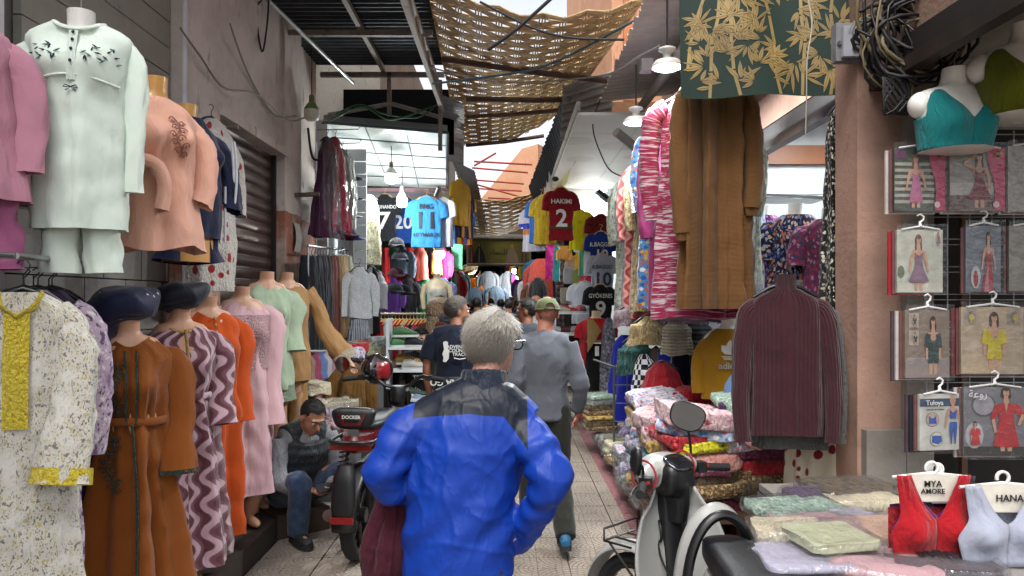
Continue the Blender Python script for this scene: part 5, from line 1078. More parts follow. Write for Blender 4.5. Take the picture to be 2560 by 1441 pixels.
def pack(label, px0, py0, px1, py1, Y, bg, layers, rz=0, extra=1, white=True, txt=(), edge='#b9b4b0'):
    a, b = P(px0, py1, Y), P(px1, py0, Y); w_, h_ = b.x-a.x, b.z-a.z
    t = thing('garment_pack', label, 'pack', ((a.x+b.x)/2, Y, b.z), rz, 'packs hung on the wire grid'); mats = []; mb = MB()
    def add(pts, m, y):
        if m not in mats: mats.append(m)
        mb.face([mb.vert((x*w_, y, (z-1)*h_)) for x, z in pts], mats.index(m))
    c2 = MB(); c2.box((-w_/2, -.006, -h_), (w_/2, .008, 0)); card = c2.build('card', PR(bg), t, False)
    for k in range(extra): c3 = MB(); c3.box((-w_/2-.012*(k+1), .012+.014*k, -h_-.006*(k+1)), (w_/2-.012*(k+1), .022+.014*k, -.006)); c3.build('card', PR(['#6d4a4a', edge, '#4a3c44'][k % 3]), t, False)
    for k, (pts, m) in enumerate(layers):
        pts = [(max(-.495, min(.495, x)), max(.005, min(.995, z))) for x, z in pts]; add(pts, m, -.0075-.0003*k)
    if layers: mb.build('printed_picture', mats, t, False)
    for s_, size, x, z, m in txt: text(s_, size*w_, 'lettering', m, t, (x*w_, -.022, (z-1)*h_), bold=.01)
    f = MB(); f.grid(lambda u, v: V((lerp(-w_/2-.012, w_/2+.012, u), -.026-.006*math.sin(PI*u)-.004*nz((u*6, v*7, px0), 1), lerp(-h_-.012, .025, v))), 14, 16); f.build('plastic_sleeve', M_PACKF, t)
    g2 = MB(); g2.tube([(0, -.01, .015), (0, -.005, .035), (.018, 0, .045), (.022, 0, .062), (.006, 0, .074), (-.012, 0, .066)], [.009, .006, .005, .005, .005, .003], 7); g2.tube([(-w_*.42, -.01, .0), (0, -.01, .016), (w_*.42, -.01, .0)], .005, 6); g2.build('pack_hanger', M_WHITEHANG, t)
    return t
def rect(x0, z0, x1, z1): return [(x0, z0), (x1, z0), (x1, z1), (x0, z1)]
VIP = lambda x: [([(x-.02, 0), (.5, 0), (.5, 1), (x-.16, 1), (x-.12, .75), (x-.03, .5), (x+.0, .3)], PR('#b02a58')), (ell(x+.06, .9, .055, .05), PR('#2a2a1c')), (ell(x+.02, .1, .06, .05), PR('#d8b8c4'))]
slats = [(rect(-.5, .12+.1*k, .3, .17+.1*k), PR('#9a988c')) for k in range(7)]
pack('pink lace nightdress pack with slatted fence picture and pink band', 2232, 372, 2360, 528, 3.5, '#3c4238', slats+[(ell(-.4, .9, .12, .08), PR('#5c2c50'))]+fig(PR('#a85a80'), -.08, .98, .0, 'arms_down', HR2, .28, 'slim')+VIP(.32), .05, 2, txt=[('VIP', .09, .36, .9, PR('#c9a83c'))])
pack('wine red nightdress pack with raised-arm picture and pink band', 2372, 372, 2508, 528, 3.5, '#84827e', [(rect(-.5, 0, .3, .25), PR('#5c4444')), (rect(-.5, .25, .3, .45), PR('#a5a19c'))]+fig(PR('#6d1522'), .04, 1.02, .0, 'arm_up', HR, .3, 'flare')+VIP(.32), 0, 2, txt=[('VIP', .09, .36, .9, PR('#c9a83c'))])
pack('grey nightwear pack at the end of the top row', 2518, 366, 2640, 530, 3.52, '#8f8a84', fig(PR('#b08878'), .1, 1, 0), 0, 2)
pack('mauve flared nightdress pack on pale background', 2240, 575, 2356, 732, 3.48, '#aeb0a2', [(rect(.3, .75, .46, .97), PR('#c0c0b4')), (rect(-.5, 0, .5, .15), PR('#b9b9ac')), (ell(-.42, .33, .08, .1), PR('#4f5c3c'))]+fig(PR('#75586c'), -.04, 1.02, -.02, 'arms_down', HR2, .22, 'flare')+fig(PR('#75586c'), .38, .24, .74, 'arms_down', HR2, .2, 'flare'), .03, 2, edge='#9c1f2c')
pack('narrow pack with a long red and pink satin gown', 2415, 565, 2498, 730, 3.5, '#5c6470', fig(PR('#8c1c28'), .14, .98, .0, 'arms_down', HR, .14, 'gown')+[([(.0, .0), (.12, .45), (.14, .0)], PR('#b06878')), (ell(-.24, .22, .14, .17), PR('#a9aaae')), (ell(-.24, .2, .07, .13), PR('#8c1c28'))], -.08, 1)
pack('violet nightwear pack at the end of the second row', 2520, 565, 2640, 728, 3.52, '#7c786f', fig(PR('#3c2a84'), .12, 1, 0, hair=HR), 0, 1)
pack('dark teal short romper pack with two small inset pictures', 2256, 775, 2376, 945, 3.45, '#78695c', [(rect(-.5, 0, .5, .3), PR('#857a76')), (rect(-.42, .74, -.2, .95), PR('#a09488')), (rect(-.42, .48, -.2, .7), PR('#a09488'))]+fig(PR('#0f3436'), .12, .98, 0, 'sleeves', HR, .12, 'romper')+fig(PR('#0f3436'), -.31, .2, .75, 'sleeves', HR, .1, 'romper')+fig(PR('#0f3436'), -.31, .2, .49, 'sleeves', HR, .1, 'romper'), .12, 3)
pack('yellow off-shoulder romper pack with two small inset pictures', 2402, 768, 2556, 935, 3.45, '#a5937c', [(rect(-.5, 0, .1, .3), PR('#b09c80')), (rect(-.45, .74, -.26, .96), PR('#8d8478')), (rect(.24, .74, .43, .96), PR('#8d8478'))]+fig(PR('#b5a512'), .02, 1.0, 0, 'sleeves', HR, .14, 'romper')+fig(PR('#b5a512'), -.355, .2, .75, 'sleeves', HR, .1, 'romper')+fig(PR('#b5a512'), .335, .2, .75, 'sleeves', HR, .1, 'romper'), -.03, 2, edge='#6d1c24')
pack('blue sportswear pack with navy header and two round insets', 2292, 985, 2400, 1125, 3.38, '#b9b8b0', [(rect(-.5, .78, .5, .92), PR('#27415c')), (ell(-.18, .55, .17, .13), PR('#27415c')), (ell(-.18, .55, .16, .122), PR('#b09a8c')), ([(-.27, .62), (-.2, .57), (-.16, .57), (-.09, .62), (-.08, .47), (-.28, .47)], PR('#24509c')), (ell(-.08, .2, .17, .13), PR('#27415c')), (ell(-.08, .2, .16, .122), PR('#c0b4a8')), ([(-.2, .26), (.04, .26), (.06, .16), (-.04, .1), (-.2, .14)], PR('#24509c'))]+fig(PR('#24509c'), .33, 1.0, .06, 'arms_down', SK, .02, 'two', False), .14, 3, txt=[('Tuloya', .16, -.18, .85, PR('#d8d8d4')), ('ONE SIZE BET FITNESS', .045, -.16, .73, PR('#3a3a3c'))], edge='#24282c')
pack('red satin robe pack with smiling woman and oval back-view inset', 2408, 968, 2560, 1140, 3.38, '#6d6c72', [(rect(-.5, 0, .5, .14), PR('#2a2826')), (ell(-.18, .74, .2, .17), PR('#4f4e54')), (ell(-.18, .74, .17, .145), PR('#8d8c94')), (ell(-.33, .3, .15, .19), PR('#a5a4aa'))]+fig(PR('#a81f26'), .18, 1.08, .02, 'hip', HR, .08, 'robe')+fig(PR('#a81f26'), -.33, .42, .12, 'sleeves', HR, .02, 'robe', False), -.02, 2, txt=[('\ufe94\ufecb\ufeed\ufead', .17, -.3, .9, PR('#d8d4d8'))])
# ---- half busts in crop tops
def bust(label, px, py, Y, m, s=1.0, rz=0):
    t = thing('bust_form', label, 'form', P(px, py, Y), rz, 'white busts in crop tops'); z = 0
    K = [(-.38*s, .155*s, .1*s, 0, 0), (-.27*s, .165*s, .105*s, 0, 0), (-.16*s, .185*s, .09*s, 0, 0), (-.105*s, .15*s, .075*s, 0, .01), (-.075*s, .065*s, .058*s, 0, .01), (0, .052*s, .052*s, 0, 0)]
    mb = MB(); body(mb, K, 40, 30, (), 1, .05*s, -.26*s, wr=0); mb.lathe([(.052*s, 0), (.02, .004), (.001, .004)], 30, cap0=False); mb.lathe([(.001, -.385*s), (.1*s, -.384*s), (.155*s, -.38*s)], 30, cap1=False)
    for q in (-1, 1): mb.ball((q*.158*s, .005, -.172*s), (.058*s, .055*s, .062*s), 16, 12)
    mb.build('form', M_FORMW, t)
    c = MB(); KK = [(z_, a+.006, b_+.006, cx, cy) for z_, a, b_, cx, cy in K]; n = 72; PK = prof(KK, 60)
    def at(a_, zz):
        i = min(range(61), key=lambda q: abs(PK[q][0]-zz)); _, rx, ry, cx, cy = PK[i]; x, y = cx+rx*math.cos(a_), cy+ry*math.sin(a_)
        if math.sin(a_) < 0:
            for s2 in (-1, 1): y -= .052*s*math.exp(-((x-s2*.085*s)/(.062*s))**2-((zz+.26*s)/(.075*s))**2)
        return V((x, y, zz))
    def ztop(a_):
        x = abs(math.cos(a_)); fr = math.sin(a_) < 0
        low = -.255*s if fr else -.19*s
        if x < .6: return lerp(low, -.115*s, (x/.6)**1.15)
        if x < .76: return -.115*s
        return lerp(-.115*s, -.235*s, sm((x-.76)/.2))
    rings = []
    for j in range(19):
        ring = []
        for i in range(n):
            a_ = 2*PI*i/n-PI/2; zt_ = ztop(a_); ring.append(at(a_, lerp(-.38*s, zt_, j/18)))
        rings.append(ring)
    c.loft(rings)
    o = c.build('crop_top', m, t); so_ = o.modifiers.new('thick', 'SOLIDIFY'); so_.thickness = .005; so_.offset = 1
    h2 = MB(); h2.tube([(0, 0, 0), (0, 0, .05), (.015, 0, .075), (.0, 0, .09)], .003, 6); h2.build('hook', M_STEEL, t); return t
bust('white bust in a teal crop top above the pink banded packs', 2386, 172, 3.42, fabric('teal_stretch', '#13797c', bump=.5, wr=12), 1.02, .08)
bust('white bust in an olive green crop top beside the teal one', 2565, 60, 3.3, fabric('olive_stretch', '#646a12', bump=.5, wr=12), 1.1, -.25)
# ---- red and white crop tops on card hangers
def croptop(label, px, py, Y, m, w_=.4, h_=.44, card=None, txt=(), seed=0, name='crop_top'):
    t = thing(name, label, 'crop top', P(px, py, Y), 0, 'crop tops on hangers'); hw = w_/2
    outl = lambda v: lerp(hw*.95, hw*1.08, v/.3) if v < .3 else lerp(hw*1.08, hw*.84, sm((v-.3)/.3)) if v < .6 else lerp(hw*.84, hw*.9, (v-.6)/.4)
    inner = lambda v: 0 if v < .5 else lerp(0, hw*.6, ((v-.5)/.5)**.7)
    for side in (-1, 1):
        mb = MB()
        mb.grid(lambda u, v: V((side*lerp(inner(v), outl(v), u), -.02-.05*math.exp(-((lerp(inner(v), outl(v), u)-hw*.48)/(hw*.35))**2-((v-.38)/.18)**2)-.01*math.sin(u*PI)+.006*nz((u*5, v*6, seed+side)), -h_*(1-v)-.012*(1-u)*(v < .02))), 12, 22, su=.2, sv=.44)
        o = mb.build('front_half', m, t); q = o.modifiers.new('thick', 'SOLIDIFY'); q.thickness = .006
    mb = MB(); mb.grid(lambda u, v: V((lerp(-hw*.95, hw*.95, u), .03, -h_*(1-v*.6))), 8, 8); mb.build('back', m, t)
    mb = MB(); mb.box((-hw*.62, -.006, -.1), (hw*.62, -.002, .0)); mb.build('card', PR('#c9c4b8'), t, False)
    for s_, size, x, z, mm in txt: text(s_, size, 'lettering', mm, t, (x, -.012, z), bold=.01)
    mb = MB(); mb.tube([V((.022*math.cos(a), -.002, .022+.022*math.sin(a))) for a in [2*PI*i/20-PI/2 for i in range(17)]], .0055, 7); mb.tube([(-hw*.95, 0, -.012), (0, 0, .004), (hw*.95, 0, -.012)], .006, 6); mb.build('hanger', M_WHITEHANG, t); return t
croptop('bright red crop top on a card hanger over purple and black ones', 2328, 1185, 2.68, fabric('red_stretch', '#a3101c', bump=.5, wr=10), .30, .325, txt=[('MYA', .032, 0, -.035, M_DPRINT), ('AMORE', .026, 0, -.062, M_DPRINT)])
for k, (c_, nm) in enumerate((('#6a0f5c', 'violet'), ('#141018', 'black'), ('#1a2440', 'navy'))): croptop('%s crop top showing behind the red one' % nm, 2330+6*k, 1188, 2.72+.03*k, fabric('stretch_'+nm, c_, bump=.4), .30, .29, seed=k)
croptop('white crop top with round photo card at the table end', 2505, 1210, 2.62, fabric('white_stretch', '#9ea3b4', bump=.4), .32, .28, txt=[('HANA', .035, .02, -.05, M_DPRINT)])
croptop('grey white crop top behind the white one', 2507, 1210, 2.68, fabric('greywhite_stretch', '#8a8d9c', bump=.4), .33, .29, seed=4)
# ---- meter box, cable tangle, two round lamps
eb = thing('meter_box', 'grey open electric meter box fixed over the column', 'meter box', P(2138, 105, 3.84)); M_BOXG = plain('box_grey', '#7d7f84', .5, dirt='#4a4646')
def rbox(mb, a, b, r_=.012):
    mb.box(a, b); return mb
mb = MB(); mb.box((-.1, .0, -.1), (.1, .06, .1)); mb.build('case', M_BOXG, eb, False)
mb = MB(); mb.box((-.075, -.03, -.085), (.085, .0, .075)); o = mb.build('panel', plain('box_pale', '#9a9ca4', .5), eb, False); bv = o.modifiers.new('b', 'BEVEL'); bv.width = .01
for k in range(4): mb = MB(); mb.box((-.03, -.045, -.05+.025*k), (.03, -.03, -.035+.025*k)); mb.build('terminal', M_BOXG, eb, False)
mb = MB(); mb.lathe([(.012, -.012), (.012, .0)], 12, c=(-.085, -.0, -.01), axis='y'); mb.build('screw', M_STEEL, eb)
r = random.Random(4)
for k in range(5): mb = MB(); mb.tube(spline([(-.05+.02*k, -.04, .05), (-.02+.02*k, -.06, .09+.01*k), (.04+.012*k, -.05, .07), (.08, -.02, .0-.02*k)], 12), .004, 5); mb.build('wire', [plain('wire_grey', '#9c9c94', .5), plain('wire_yellow', '#8a7438', .5)][k % 2], eb)
cb = thing('cable_coil', 'tangled coil of black cables over the orange column', 'cable', P(2262, 112, 3.6)); cb.scale = (1.25, 1, 1.0)
for k in range(44):
    a0 = r.uniform(0, 6); R1, R2 = r.uniform(.08, .19), r.uniform(.1, .26); c0 = V((r.uniform(-.03, .06), r.uniform(-.08, .06), r.uniform(-.04, .12)))
    mb = MB(); mb.tube([c0+V((R1*math.cos(a0+t*5.5/18)+.02*math.sin(t), .03*math.sin(t*.7+k), R2*math.sin(a0+t*5.5/18))) for t in range(19)], r.uniform(.004, .009), 6); mb.build('cable', [MATS['black_cable'], plain('black2', '#131214', .4), MATS['black_cable'], plain('old_wire', '#6d6248', .6)][k % 4], cb)
for k in range(9): mb = MB(); mb.tube([V((-.06+.055*math.cos(t*.7+k), -.06+.01*math.sin(t+k), -.27+.09*math.sin(t*.7+k*.5))) for t in range(11)], .0045, 6); mb.build('cable', MATS['black_cable'], cb)
for k in range(7): mb = MB(); mb.tube(spline([(r.uniform(-.3, 0), -.02, .35), (r.uniform(-.15, .1), -.05, .2), (r.uniform(-.05, .2), -.03, .1), (r.uniform(.0, .15), 0, -.05)], 14), r.uniform(.004, .008), 6); mb.build('cable', [MATS['grey_cable'], MATS['black_cable'], MATS['old_wire']][k % 3], cb)
mb = MB(); mb.tube(spline([(.0, -.03, .1), (.03, -.05, -.1), (.01, -.04, -.25), (.06, -.03, -.32)], 14), .005, 6); mb.build('cable', MATS['old_wire'], cb)
def ufo(label, px, py, Y, r_, power):
    t = thing('round_lamp', label, 'lamp', P(px, py, Y), 0, 'round lamps under the right canopy')
    mb = MB(); mb.lathe([(.03, .14), (r_*.55, .13), (r_*.6, .115), (r_*.3, .10), (r_*.25, .06), (r_*.8, .045), (r_, .02), (r_, .0)], 32, cap1=False); mb.build('housing', plain('lamp_white', '#c9c9c4', .4), t)
    mb = MB(); mb.lathe([(r_*.97, .0), (r_*.7, -.012), (.002, -.014)], 32, cap0=False); mb.build('diffuser', emis('lamp_glow', (.93, 1, 1, 1), 7), t)
    mb = MB(); mb.tube([(0, 0, .13), (0, 0, .5)], .008, 6); mb.build('cord', MATS['black_cable'], t)
    l = bpy.data.lights.new('lamp', 'AREA'); l.shape = 'DISK'; l.size = r_*1.8; l.energy = power; l.color = (.95, 1, 1); lo = bpy.data.objects.new('lamp_light', l); COL.objects.link(lo); lo.parent = t; lo.location = (0, 0, -.03)
ufo('lit round lamp beside the bamboo cloth', 1668, 170, 4.9, .1, 45); ufo('lit round lamp above the hanging dresses', 1590, 308, 6.3, .105, 45)
mb = MB(); mb.box((-.04, -.05, -.02), (.04, .05, .06)); tag(mb.build('spotlight', plain('spot_grey', '#5a5c5c', .5), None, False, P(1615, 172, 5.2)), 'small grey floodlight fixed next to the round lamp', 'spotlight')
# ---------------------------------------------------------------- people
def skinmat(name, c):
    if name in MATS: return MATS[name]
    b = NB(name); co = b.co('Object'); n = b.noise(co, 12, 4); base = H(c)
    cc = b.ramp(n, [(.3, tuple(x*.85 for x in base[:3])), (.7, tuple(min(1, x*1.12) for x in base[:3]))]); bs = b.bsdf(cc, .5, 0, b.bump(b.noise(co, 90, 3), .15, .004))
    b.set(bs, 'Subsurface Weight', .08); b.set(bs, 'Subsurface Scale', .01); MATS[name] = b.done(bs); return MATS[name]
def fingers(mb, wrist, d, nrm, s=1.0, curl=.5, side=1, r=.0085):
    """palm and five bent fingers; d along the hand, nrm out of the palm"""
    d, nrm = V(d).normalized(), V(nrm); nrm = (nrm-d*nrm.dot(d)).normalized(); x = d.cross(nrm)*side; wrist = V(wrist)
    mb.tube([wrist, wrist+d*.03*s, wrist+d*.085*s], [.026*s, .038*s, .04*s], 12, flat=.45, up=tuple(x))
    for k, L in enumerate((.072, .082, .076, .058)):
        p = wrist+d*.078*s+x*(.029-.0195*k)*s; pts = [p]; a = curl*.5
        for q, fr in enumerate((.45, .32, .23)):
            dv = d*math.cos(a)+nrm*math.sin(a); pts.append(pts[-1]+dv*L*s*fr); a += curl*1.1
        mb.tube(pts, [r*s*1.1, r*s, r*s*.95, r*s*.75], 8)
    p = wrist+d*.02*s+x*.026*s; mb.tube([p, p+(x*.7+d*.6+nrm*.3)*.04*s, p+(x*.75+d*1.1+nrm*.55)*.06*s, p+(x*.65+d*1.5+nrm*.8)*.066*s], [r*1.4*s, r*1.25*s, r*1.1*s, r*.8*s], 8)
def head_mb(mb, c, M3, s=1.0, nose=1.0):
    T = lambda x, y, z: V(c)+M3 @ V((x*s, y*s, z*s))
    def shell(cx, cy, cz, rx, ry, rz):
        rings = []
        for j in range(13):
            ph = -PI/2+PI*min(max(j, .15), 11.85)/12
            rings.append([T(cx+rx*math.cos(ph)*math.cos(a), cy+ry*math.cos(ph)*math.sin(a), cz+rz*math.sin(ph)) for a in [2*PI*i/20 for i in range(20)]])
        mb.loft(rings, 0, True, True)
    shell(0, .012, .03, .077, .097, .092); shell(0, -.022, -.03, .062, .072, .088); shell(0, -.05, -.09, .036, .036, .03)
    mb.tube([T(0, -.088, .012), T(0, -.104, -.015), T(0, -.115, -.032), T(0, -.1, -.043)], [.009*s, .011*s, .014*s, .010*s], 8)
    shell(0, -.088, -.062, .022, .014, .007); shell(0, -.087, -.074, .019, .013, .007)
    shell(0, -.082, .028, .055, .02, .011)
    for q in (-1, 1):
        shell(q*.079, .012, -.012, .009, .02, .031)
def rot3(yaw=0, pitch=0, roll=0): return (Matrix.Rotation(yaw, 3, 'Z') @ Matrix.Rotation(pitch, 3, 'X') @ Matrix.Rotation(roll, 3, 'Y'))
BASEJ = dict(pel=(0, 0, .95), wai=(0, 0, 1.08), che=(0, .0, 1.28), nb=(0, .01, 1.45), hd=(0, -.015, 1.615), sL=(.175, .01, 1.4), sR=(-.175, .01, 1.4), eL=(.235, .03, 1.13), eR=(-.235, .03, 1.13), wL=(.245, -.05, .89), wR=(-.245, -.05, .89),
    hL=(.09, 0, .92), hR=(-.09, 0, .92), kL=(.1, -.02, .5), kR=(-.1, -.02, .5), aL=(.1, .03, .09), aR=(-.1, .03, .09))
def wrinkle(amp, seed, sc_=1.0, vert=1.0):
    def f(co, n):
        p = V((co.x*6*sc_, co.y*6*sc_, co.z*5*sc_*vert)); a = nz(p, 1, seed); r_ = 1-abs(nz(V((p.x*1.1+p.z*.6, p.y*1.1, p.z*.9-p.x*.5)), 1.2, seed+4)); return amp*(.7*a+.9*(r_**5-.25))
    return f
def person(label, loc, rz, J=None, skin='#a8785c', yaw=0, pitch=0, vox=.011, shirt=None, pants=None, shoes=None, sleeve_len=1.0, hairc='#1a1512', hairfn=None, H_=1.0, hand=True, hcurl=.6, infl=.02, group=None, face=True, beard=None, name='person', shirt_wr=.007, pal=((0, 0, 0), (0, 0, 0)), skirtlike=None, girth=1.0, shirt_hem=None):
    D = {k: V(v) for k, v in BASEJ.items()}
    for k, v in (J or {}).items(): D[k] = V(v)
    t = thing(name, label, 'person', loc, rz, group); t.scale = (H_, H_, H_); M3 = rot3(yaw, pitch); g_ = girth
    mb = MB(); sp_pts = [D['pel']-V((0, 0, .06)), D['pel'], D['wai'], D['che'], lerp(D['che'], D['nb'], .7), D['nb']]
    mb.tube(spline(sp_pts, 14), [x[1] for x in prof([(0, .13), (.18, .16*g_), (.4, .14*g_), (.62, .165*g_), (.84, .13), (1, .06)], 14)], 18, flat=.66, up=(1, 0, 0))
    mb.tube([D['sL'], lerp(D['sL'], D['sR'], .5)+V((0, .0, .02)), D['sR']], [.055, .075, .055], 12)
    mb.tube([D['nb']-V((0, 0, .04)), D['nb'], lerp(D['nb'], D['hd'], .6)], [.07, .058, .055], 14); head_mb(mb, D['hd'], M3)
    for q, s_ in (('L', 1), ('R', -1)):
        mb.tube(spline([D['s'+q], D['e'+q], D['w'+q]], 10), [x[1] for x in prof([(0, .05), (.25, .048), (.5, .038), (.65, .039), (1, .026)], 10)], 12)
        mb.tube(spline([D['h'+q], D['k'+q], D['a'+q]], 12), [x[1] for x in prof([(0, .088*g_), (.3, .075), (.5, .055), (.68, .054), (1, .034)], 12)], 14)
        mb.ball(D['a'+q]+V((0, -.06, -.05)), (.04, .12, .04), 12, 8)
        if hand:
            d = (D['w'+q]-D['e'+q]).normalized(); pn = V(pal[0 if q == 'L' else 1]); pn = pn if pn.length else V((-s_, -.3, 0))
            fingers(mb, D['w'+q], d, pn, 1.0, hcurl, s_)
    link('body', remesh(mb, 'body', vox, 2), skinmat('skin_'+skin.strip('#'), skin), t)
    if shirt:
        mb = MB(); hem = shirt_hem if shirt_hem is not None else .06
        mb.tube(spline([D['pel']-V((0, 0, hem))]+sp_pts[1:], 16), [x[1] for x in prof([(0, .185*g_), (.2, .178*g_), (.42, .168*g_), (.64, .188*g_), (.86, .135), (1, .075)], 16)], 26, flat=.7, up=(1, 0, 0))
        mb.tube([D['sL'], lerp(D['sL'], D['sR'], .5)+V((0, 0, .022)), D['sR']], [.068, .09, .068], 14)
        for q in 'LR':
            ps = spline([D['s'+q], D['e'+q], D['w'+q]], 20); cut = int(20*sleeve_len*.97); ps = ps[:max(6, cut)+1]
            mb.tube(ps, [(.072-.03*(i/20)+(.01 if .4 < i/20 < .6 else 0)) if sleeve_len > .6 else .074+.006*i/20 for i in range(len(ps))], 16)
        o = link('shirt', remesh(mb, 'shirt', vox*1.05, 3, wrinkle(shirt_wr, hash(label) % 50)), shirt, t)
    if pants:
        mb = MB(); mb.tube([D['pel']+V((0, 0, .03)), D['pel'], D['pel']-V((0, 0, .09))], [.155*g_, .165*g_, .15], 22, flat=.72, up=(1, 0, 0))
        for q in 'LR':
            mb.tube(spline([lerp(D['pel'], D['h'+q], .8), D['h'+q], lerp(D['h'+q], D['k'+q], .5), D['k'+q], lerp(D['k'+q], D['a'+q], .5), D['a'+q]+(D['a'+q]-D['k'+q]).normalized()*.03], 18), [x[1] for x in prof([(0, .1), (.2, .105*g_), (.4, .095), (.6, .08), (.8, .078), (1, .07)], 18)], 16)
        link('trousers', remesh(mb, 'trousers', vox*1.15, 3, wrinkle(.006, 9)), pants, t)
    if shoes:
        for q in 'LR':
            a = D['a'+q]; fd = V((0, -1, 0)) if not (J or {}).get('fd'+q) else V(J['fd'+q]).normalized(); sx = fd.cross(V((0, 0, 1)))
            mb = MB(); base = a+V((0, 0, -.085))
            rings = []
            for f, w_, h_ in ((-.075, .028, .05), (-.06, .036, .09), (-.01, .04, .105), (.06, .044, .07), (.12, .046, .055), (.17, .036, .045), (.19, .02, .03)):
                c = base+fd*f; rings.append([c+sx*w_*math.cos(an)+V((0, 0, max(0, h_*.5+h_*.5*math.sin(an))))+V((0, 0, .012)) for an in [2*PI*i/16 for i in range(16)]])
            mb.loft(rings, 0, True, True); sh_ = mb.build('shoe', shoes[0], t)
            ms = MB(); pts = [(f, w_) for f, w_ in ((-.082, .022), (-.065, .036), (0, .042), (.08, .05), (.14, .046), (.18, .034), (.2, .015))]
            lo_ = [base+fd*f+sx*w_ for f, w_ in pts]+[base+fd*f-sx*w_ for f, w_ in reversed(pts)]
            ms.loft([[p+V((0, 0, -.003)) for p in lo_], [p+V((0, 0, .028)) for p in lo_]], 0, True, True); ms.build('sole', shoes[1], sh_)
    Th = lambda x, y, z: D['hd']+M3 @ V((x, y, z))
    if face:
        for q in (-1, 1):
            e = MB(); e.ball(Th(q*.031, -.083, .006), .012, 12, 8); e.build('eye', plain('eye_white', '#cfc8c0', .2), t); e = MB(); e.ball(Th(q*.031, -.0915, .006), .006, 8, 6); e.build('iris', plain('iris', '#1c120c', .1), t)
            e = MB(); e.tube([Th(q*.014, -.098, .03), Th(q*.034, -.098, .036), Th(q*.054, -.084, .028)], [.004, .005, .002], 6); e.build('eyebrow', plain('hair_'+hairc.strip('#'), hairc, .6), t)
    if hairfn: hairfn(t, Th, plain('hair_'+hairc.strip('#'), hairc, .55, var=.3, vs=60))
    if beard:
        mb = MB(); rr = random.Random(2)
        for k in range(700):
            a = rr.uniform(-1.5, 1.5); zz = rr.uniform(-.1, -.03 if abs(a) > .55 else -.075); R1 = .066-(.02 if zz < -.075 else 0); p = Th(R1*1.0*math.sin(a), -.022-.078*math.cos(a)-(.012 if zz < -.06 else 0), zz); d = M3 @ V((math.sin(a), -math.cos(a), -.8)); mb.tube([p, p+d*.011], [.0016, .0005], 3)
        mb.build('beard', plain('hair_'+beard.strip('#'), beard, .6), t)
    t['_'] = 0; del t['_']; return t, D, Th, M3
def strands(n, length, mask, gloom=0, lift=.35, seed=0, w=.0022, base=(0, .012, .03), rad=(.079, .099, .094), comb=(0, .5, -1), curl=.0, jit=.35, shell=True, shell_mask=None):
    """hair of single tapered strands standing on the scalp, over a thin cap"""
    def f(t, Th, m):
        r_ = random.Random(seed); mb = MB(); k = 0; tries = 0
        while k < n and tries < n*8:
            tries += 1; u = r_.uniform(-1, 1); a = r_.uniform(0, 2*PI); s_ = math.sqrt(1-u*u); d = V((s_*math.cos(a), s_*math.sin(a), u)); p = V(base)+V((rad[0]*d.x, rad[1]*d.y, rad[2]*d.z)); q = mask(p, d)
            if r_.random() > q: continue
            k += 1; L = length*r_.uniform(.6, 1.15)*(q if q < 1 else 1); c = V(comb); c = (c-d*c.dot(d)); c = c.normalized() if c.length > .01 else V((1, 0, 0)); j = V((r_.uniform(-1, 1), r_.uniform(-1, 1), r_.uniform(-1, 1)))*jit
            p1 = p+(d*lift+c*(1-lift)+j*.6).normalized()*L*.5; p2 = p1+(d*lift*.2+c+j+V((0, 0, -.2))).normalized()*L*.5
            if curl: p2 += V((math.sin(k), math.cos(k), math.sin(2*k)))*curl
            mb.tube([Th(*p), Th(*p1), Th(*p2)], [w, w*.9, w*.3], 3)
        hr = mb.build('hair', m, t)
        if shell:
            sb = MB(); rings = []
            for jz in range(15):
                ph = -PI/2+PI*min(max(jz, .1), 13.9)/14; ring = []
                for i in range(24):
                    a = 2*PI*i/24; d = V((math.cos(ph)*math.cos(a), math.cos(ph)*math.sin(a), math.sin(ph))); p = V(base)+V((rad[0]*d.x, rad[1]*d.y, rad[2]*d.z)); q = min(1, (shell_mask or mask)(p, d)); kf = lerp(.9, 1.03+.02*nz(d, 6, seed), sm(q*1.6)); ring.append(Th(*(V(base)+(p-V(base))*kf)))
                rings.append(ring)
            sb.loft(rings, 0, True, True); sb.build('hair_cap', m, hr)
    return f
SHORT = lambda p, d: 1.0 if (p.z > .075 or (d.y > -.05 and p.z > -.045) or (d.y > -.5 and p.z > .03)) else 0.0

# ---- the old man in the blue jacket (nearest, seen from behind)
M_JACKET = NB('blue_jacket'); b_ = M_JACKET; co = b_.co('Object'); xyz = b_.n('ShaderNodeSeparateXYZ', {0: co}); X_, Z_ = xyz.outputs[0], xyz.outputs[2]
# yoke edge runs straight over the back then down over the shoulders
dx = b_.math('ABSOLUTE', b_.math('ADD', X_, .045)); edge = b_.math('ADD', 1.296, b_.math('MULTIPLY', b_.math('MAXIMUM', b_.math('SUBTRACT', -.165, X_), 0.0), -1.2)); edge = b_.math('ADD', edge, b_.math('MULTIPLY', dx, -.10))
mk = b_.math('MULTIPLY', b_.math('GREATER_THAN', Z_, edge), b_.math('LESS_THAN', dx, .205))
nn = b_.noise(co, 5, 4); jc = b_.mix(nn, H('#08308a'), H('#0c3ca2')); ny = b_.mix(nn, H('#0a1220'), H('#0f182a'))
rj = b_.math('SUBTRACT', 1.0, b_.math('MULTIPLY', b_.math('ABSOLUTE', b_.math('SUBTRACT', b_.noise(b_.co('Object', (1.3, 1, .8)), 6, 3, .5), .5)), 5.0), clamp=True); hh = b_.math('POWER', rj, 3.0); seam = b_.math('MULTIPLY', b_.math('LESS_THAN', b_.math('ABSOLUTE', b_.math('SUBTRACT', Z_, edge)), .003), .12)
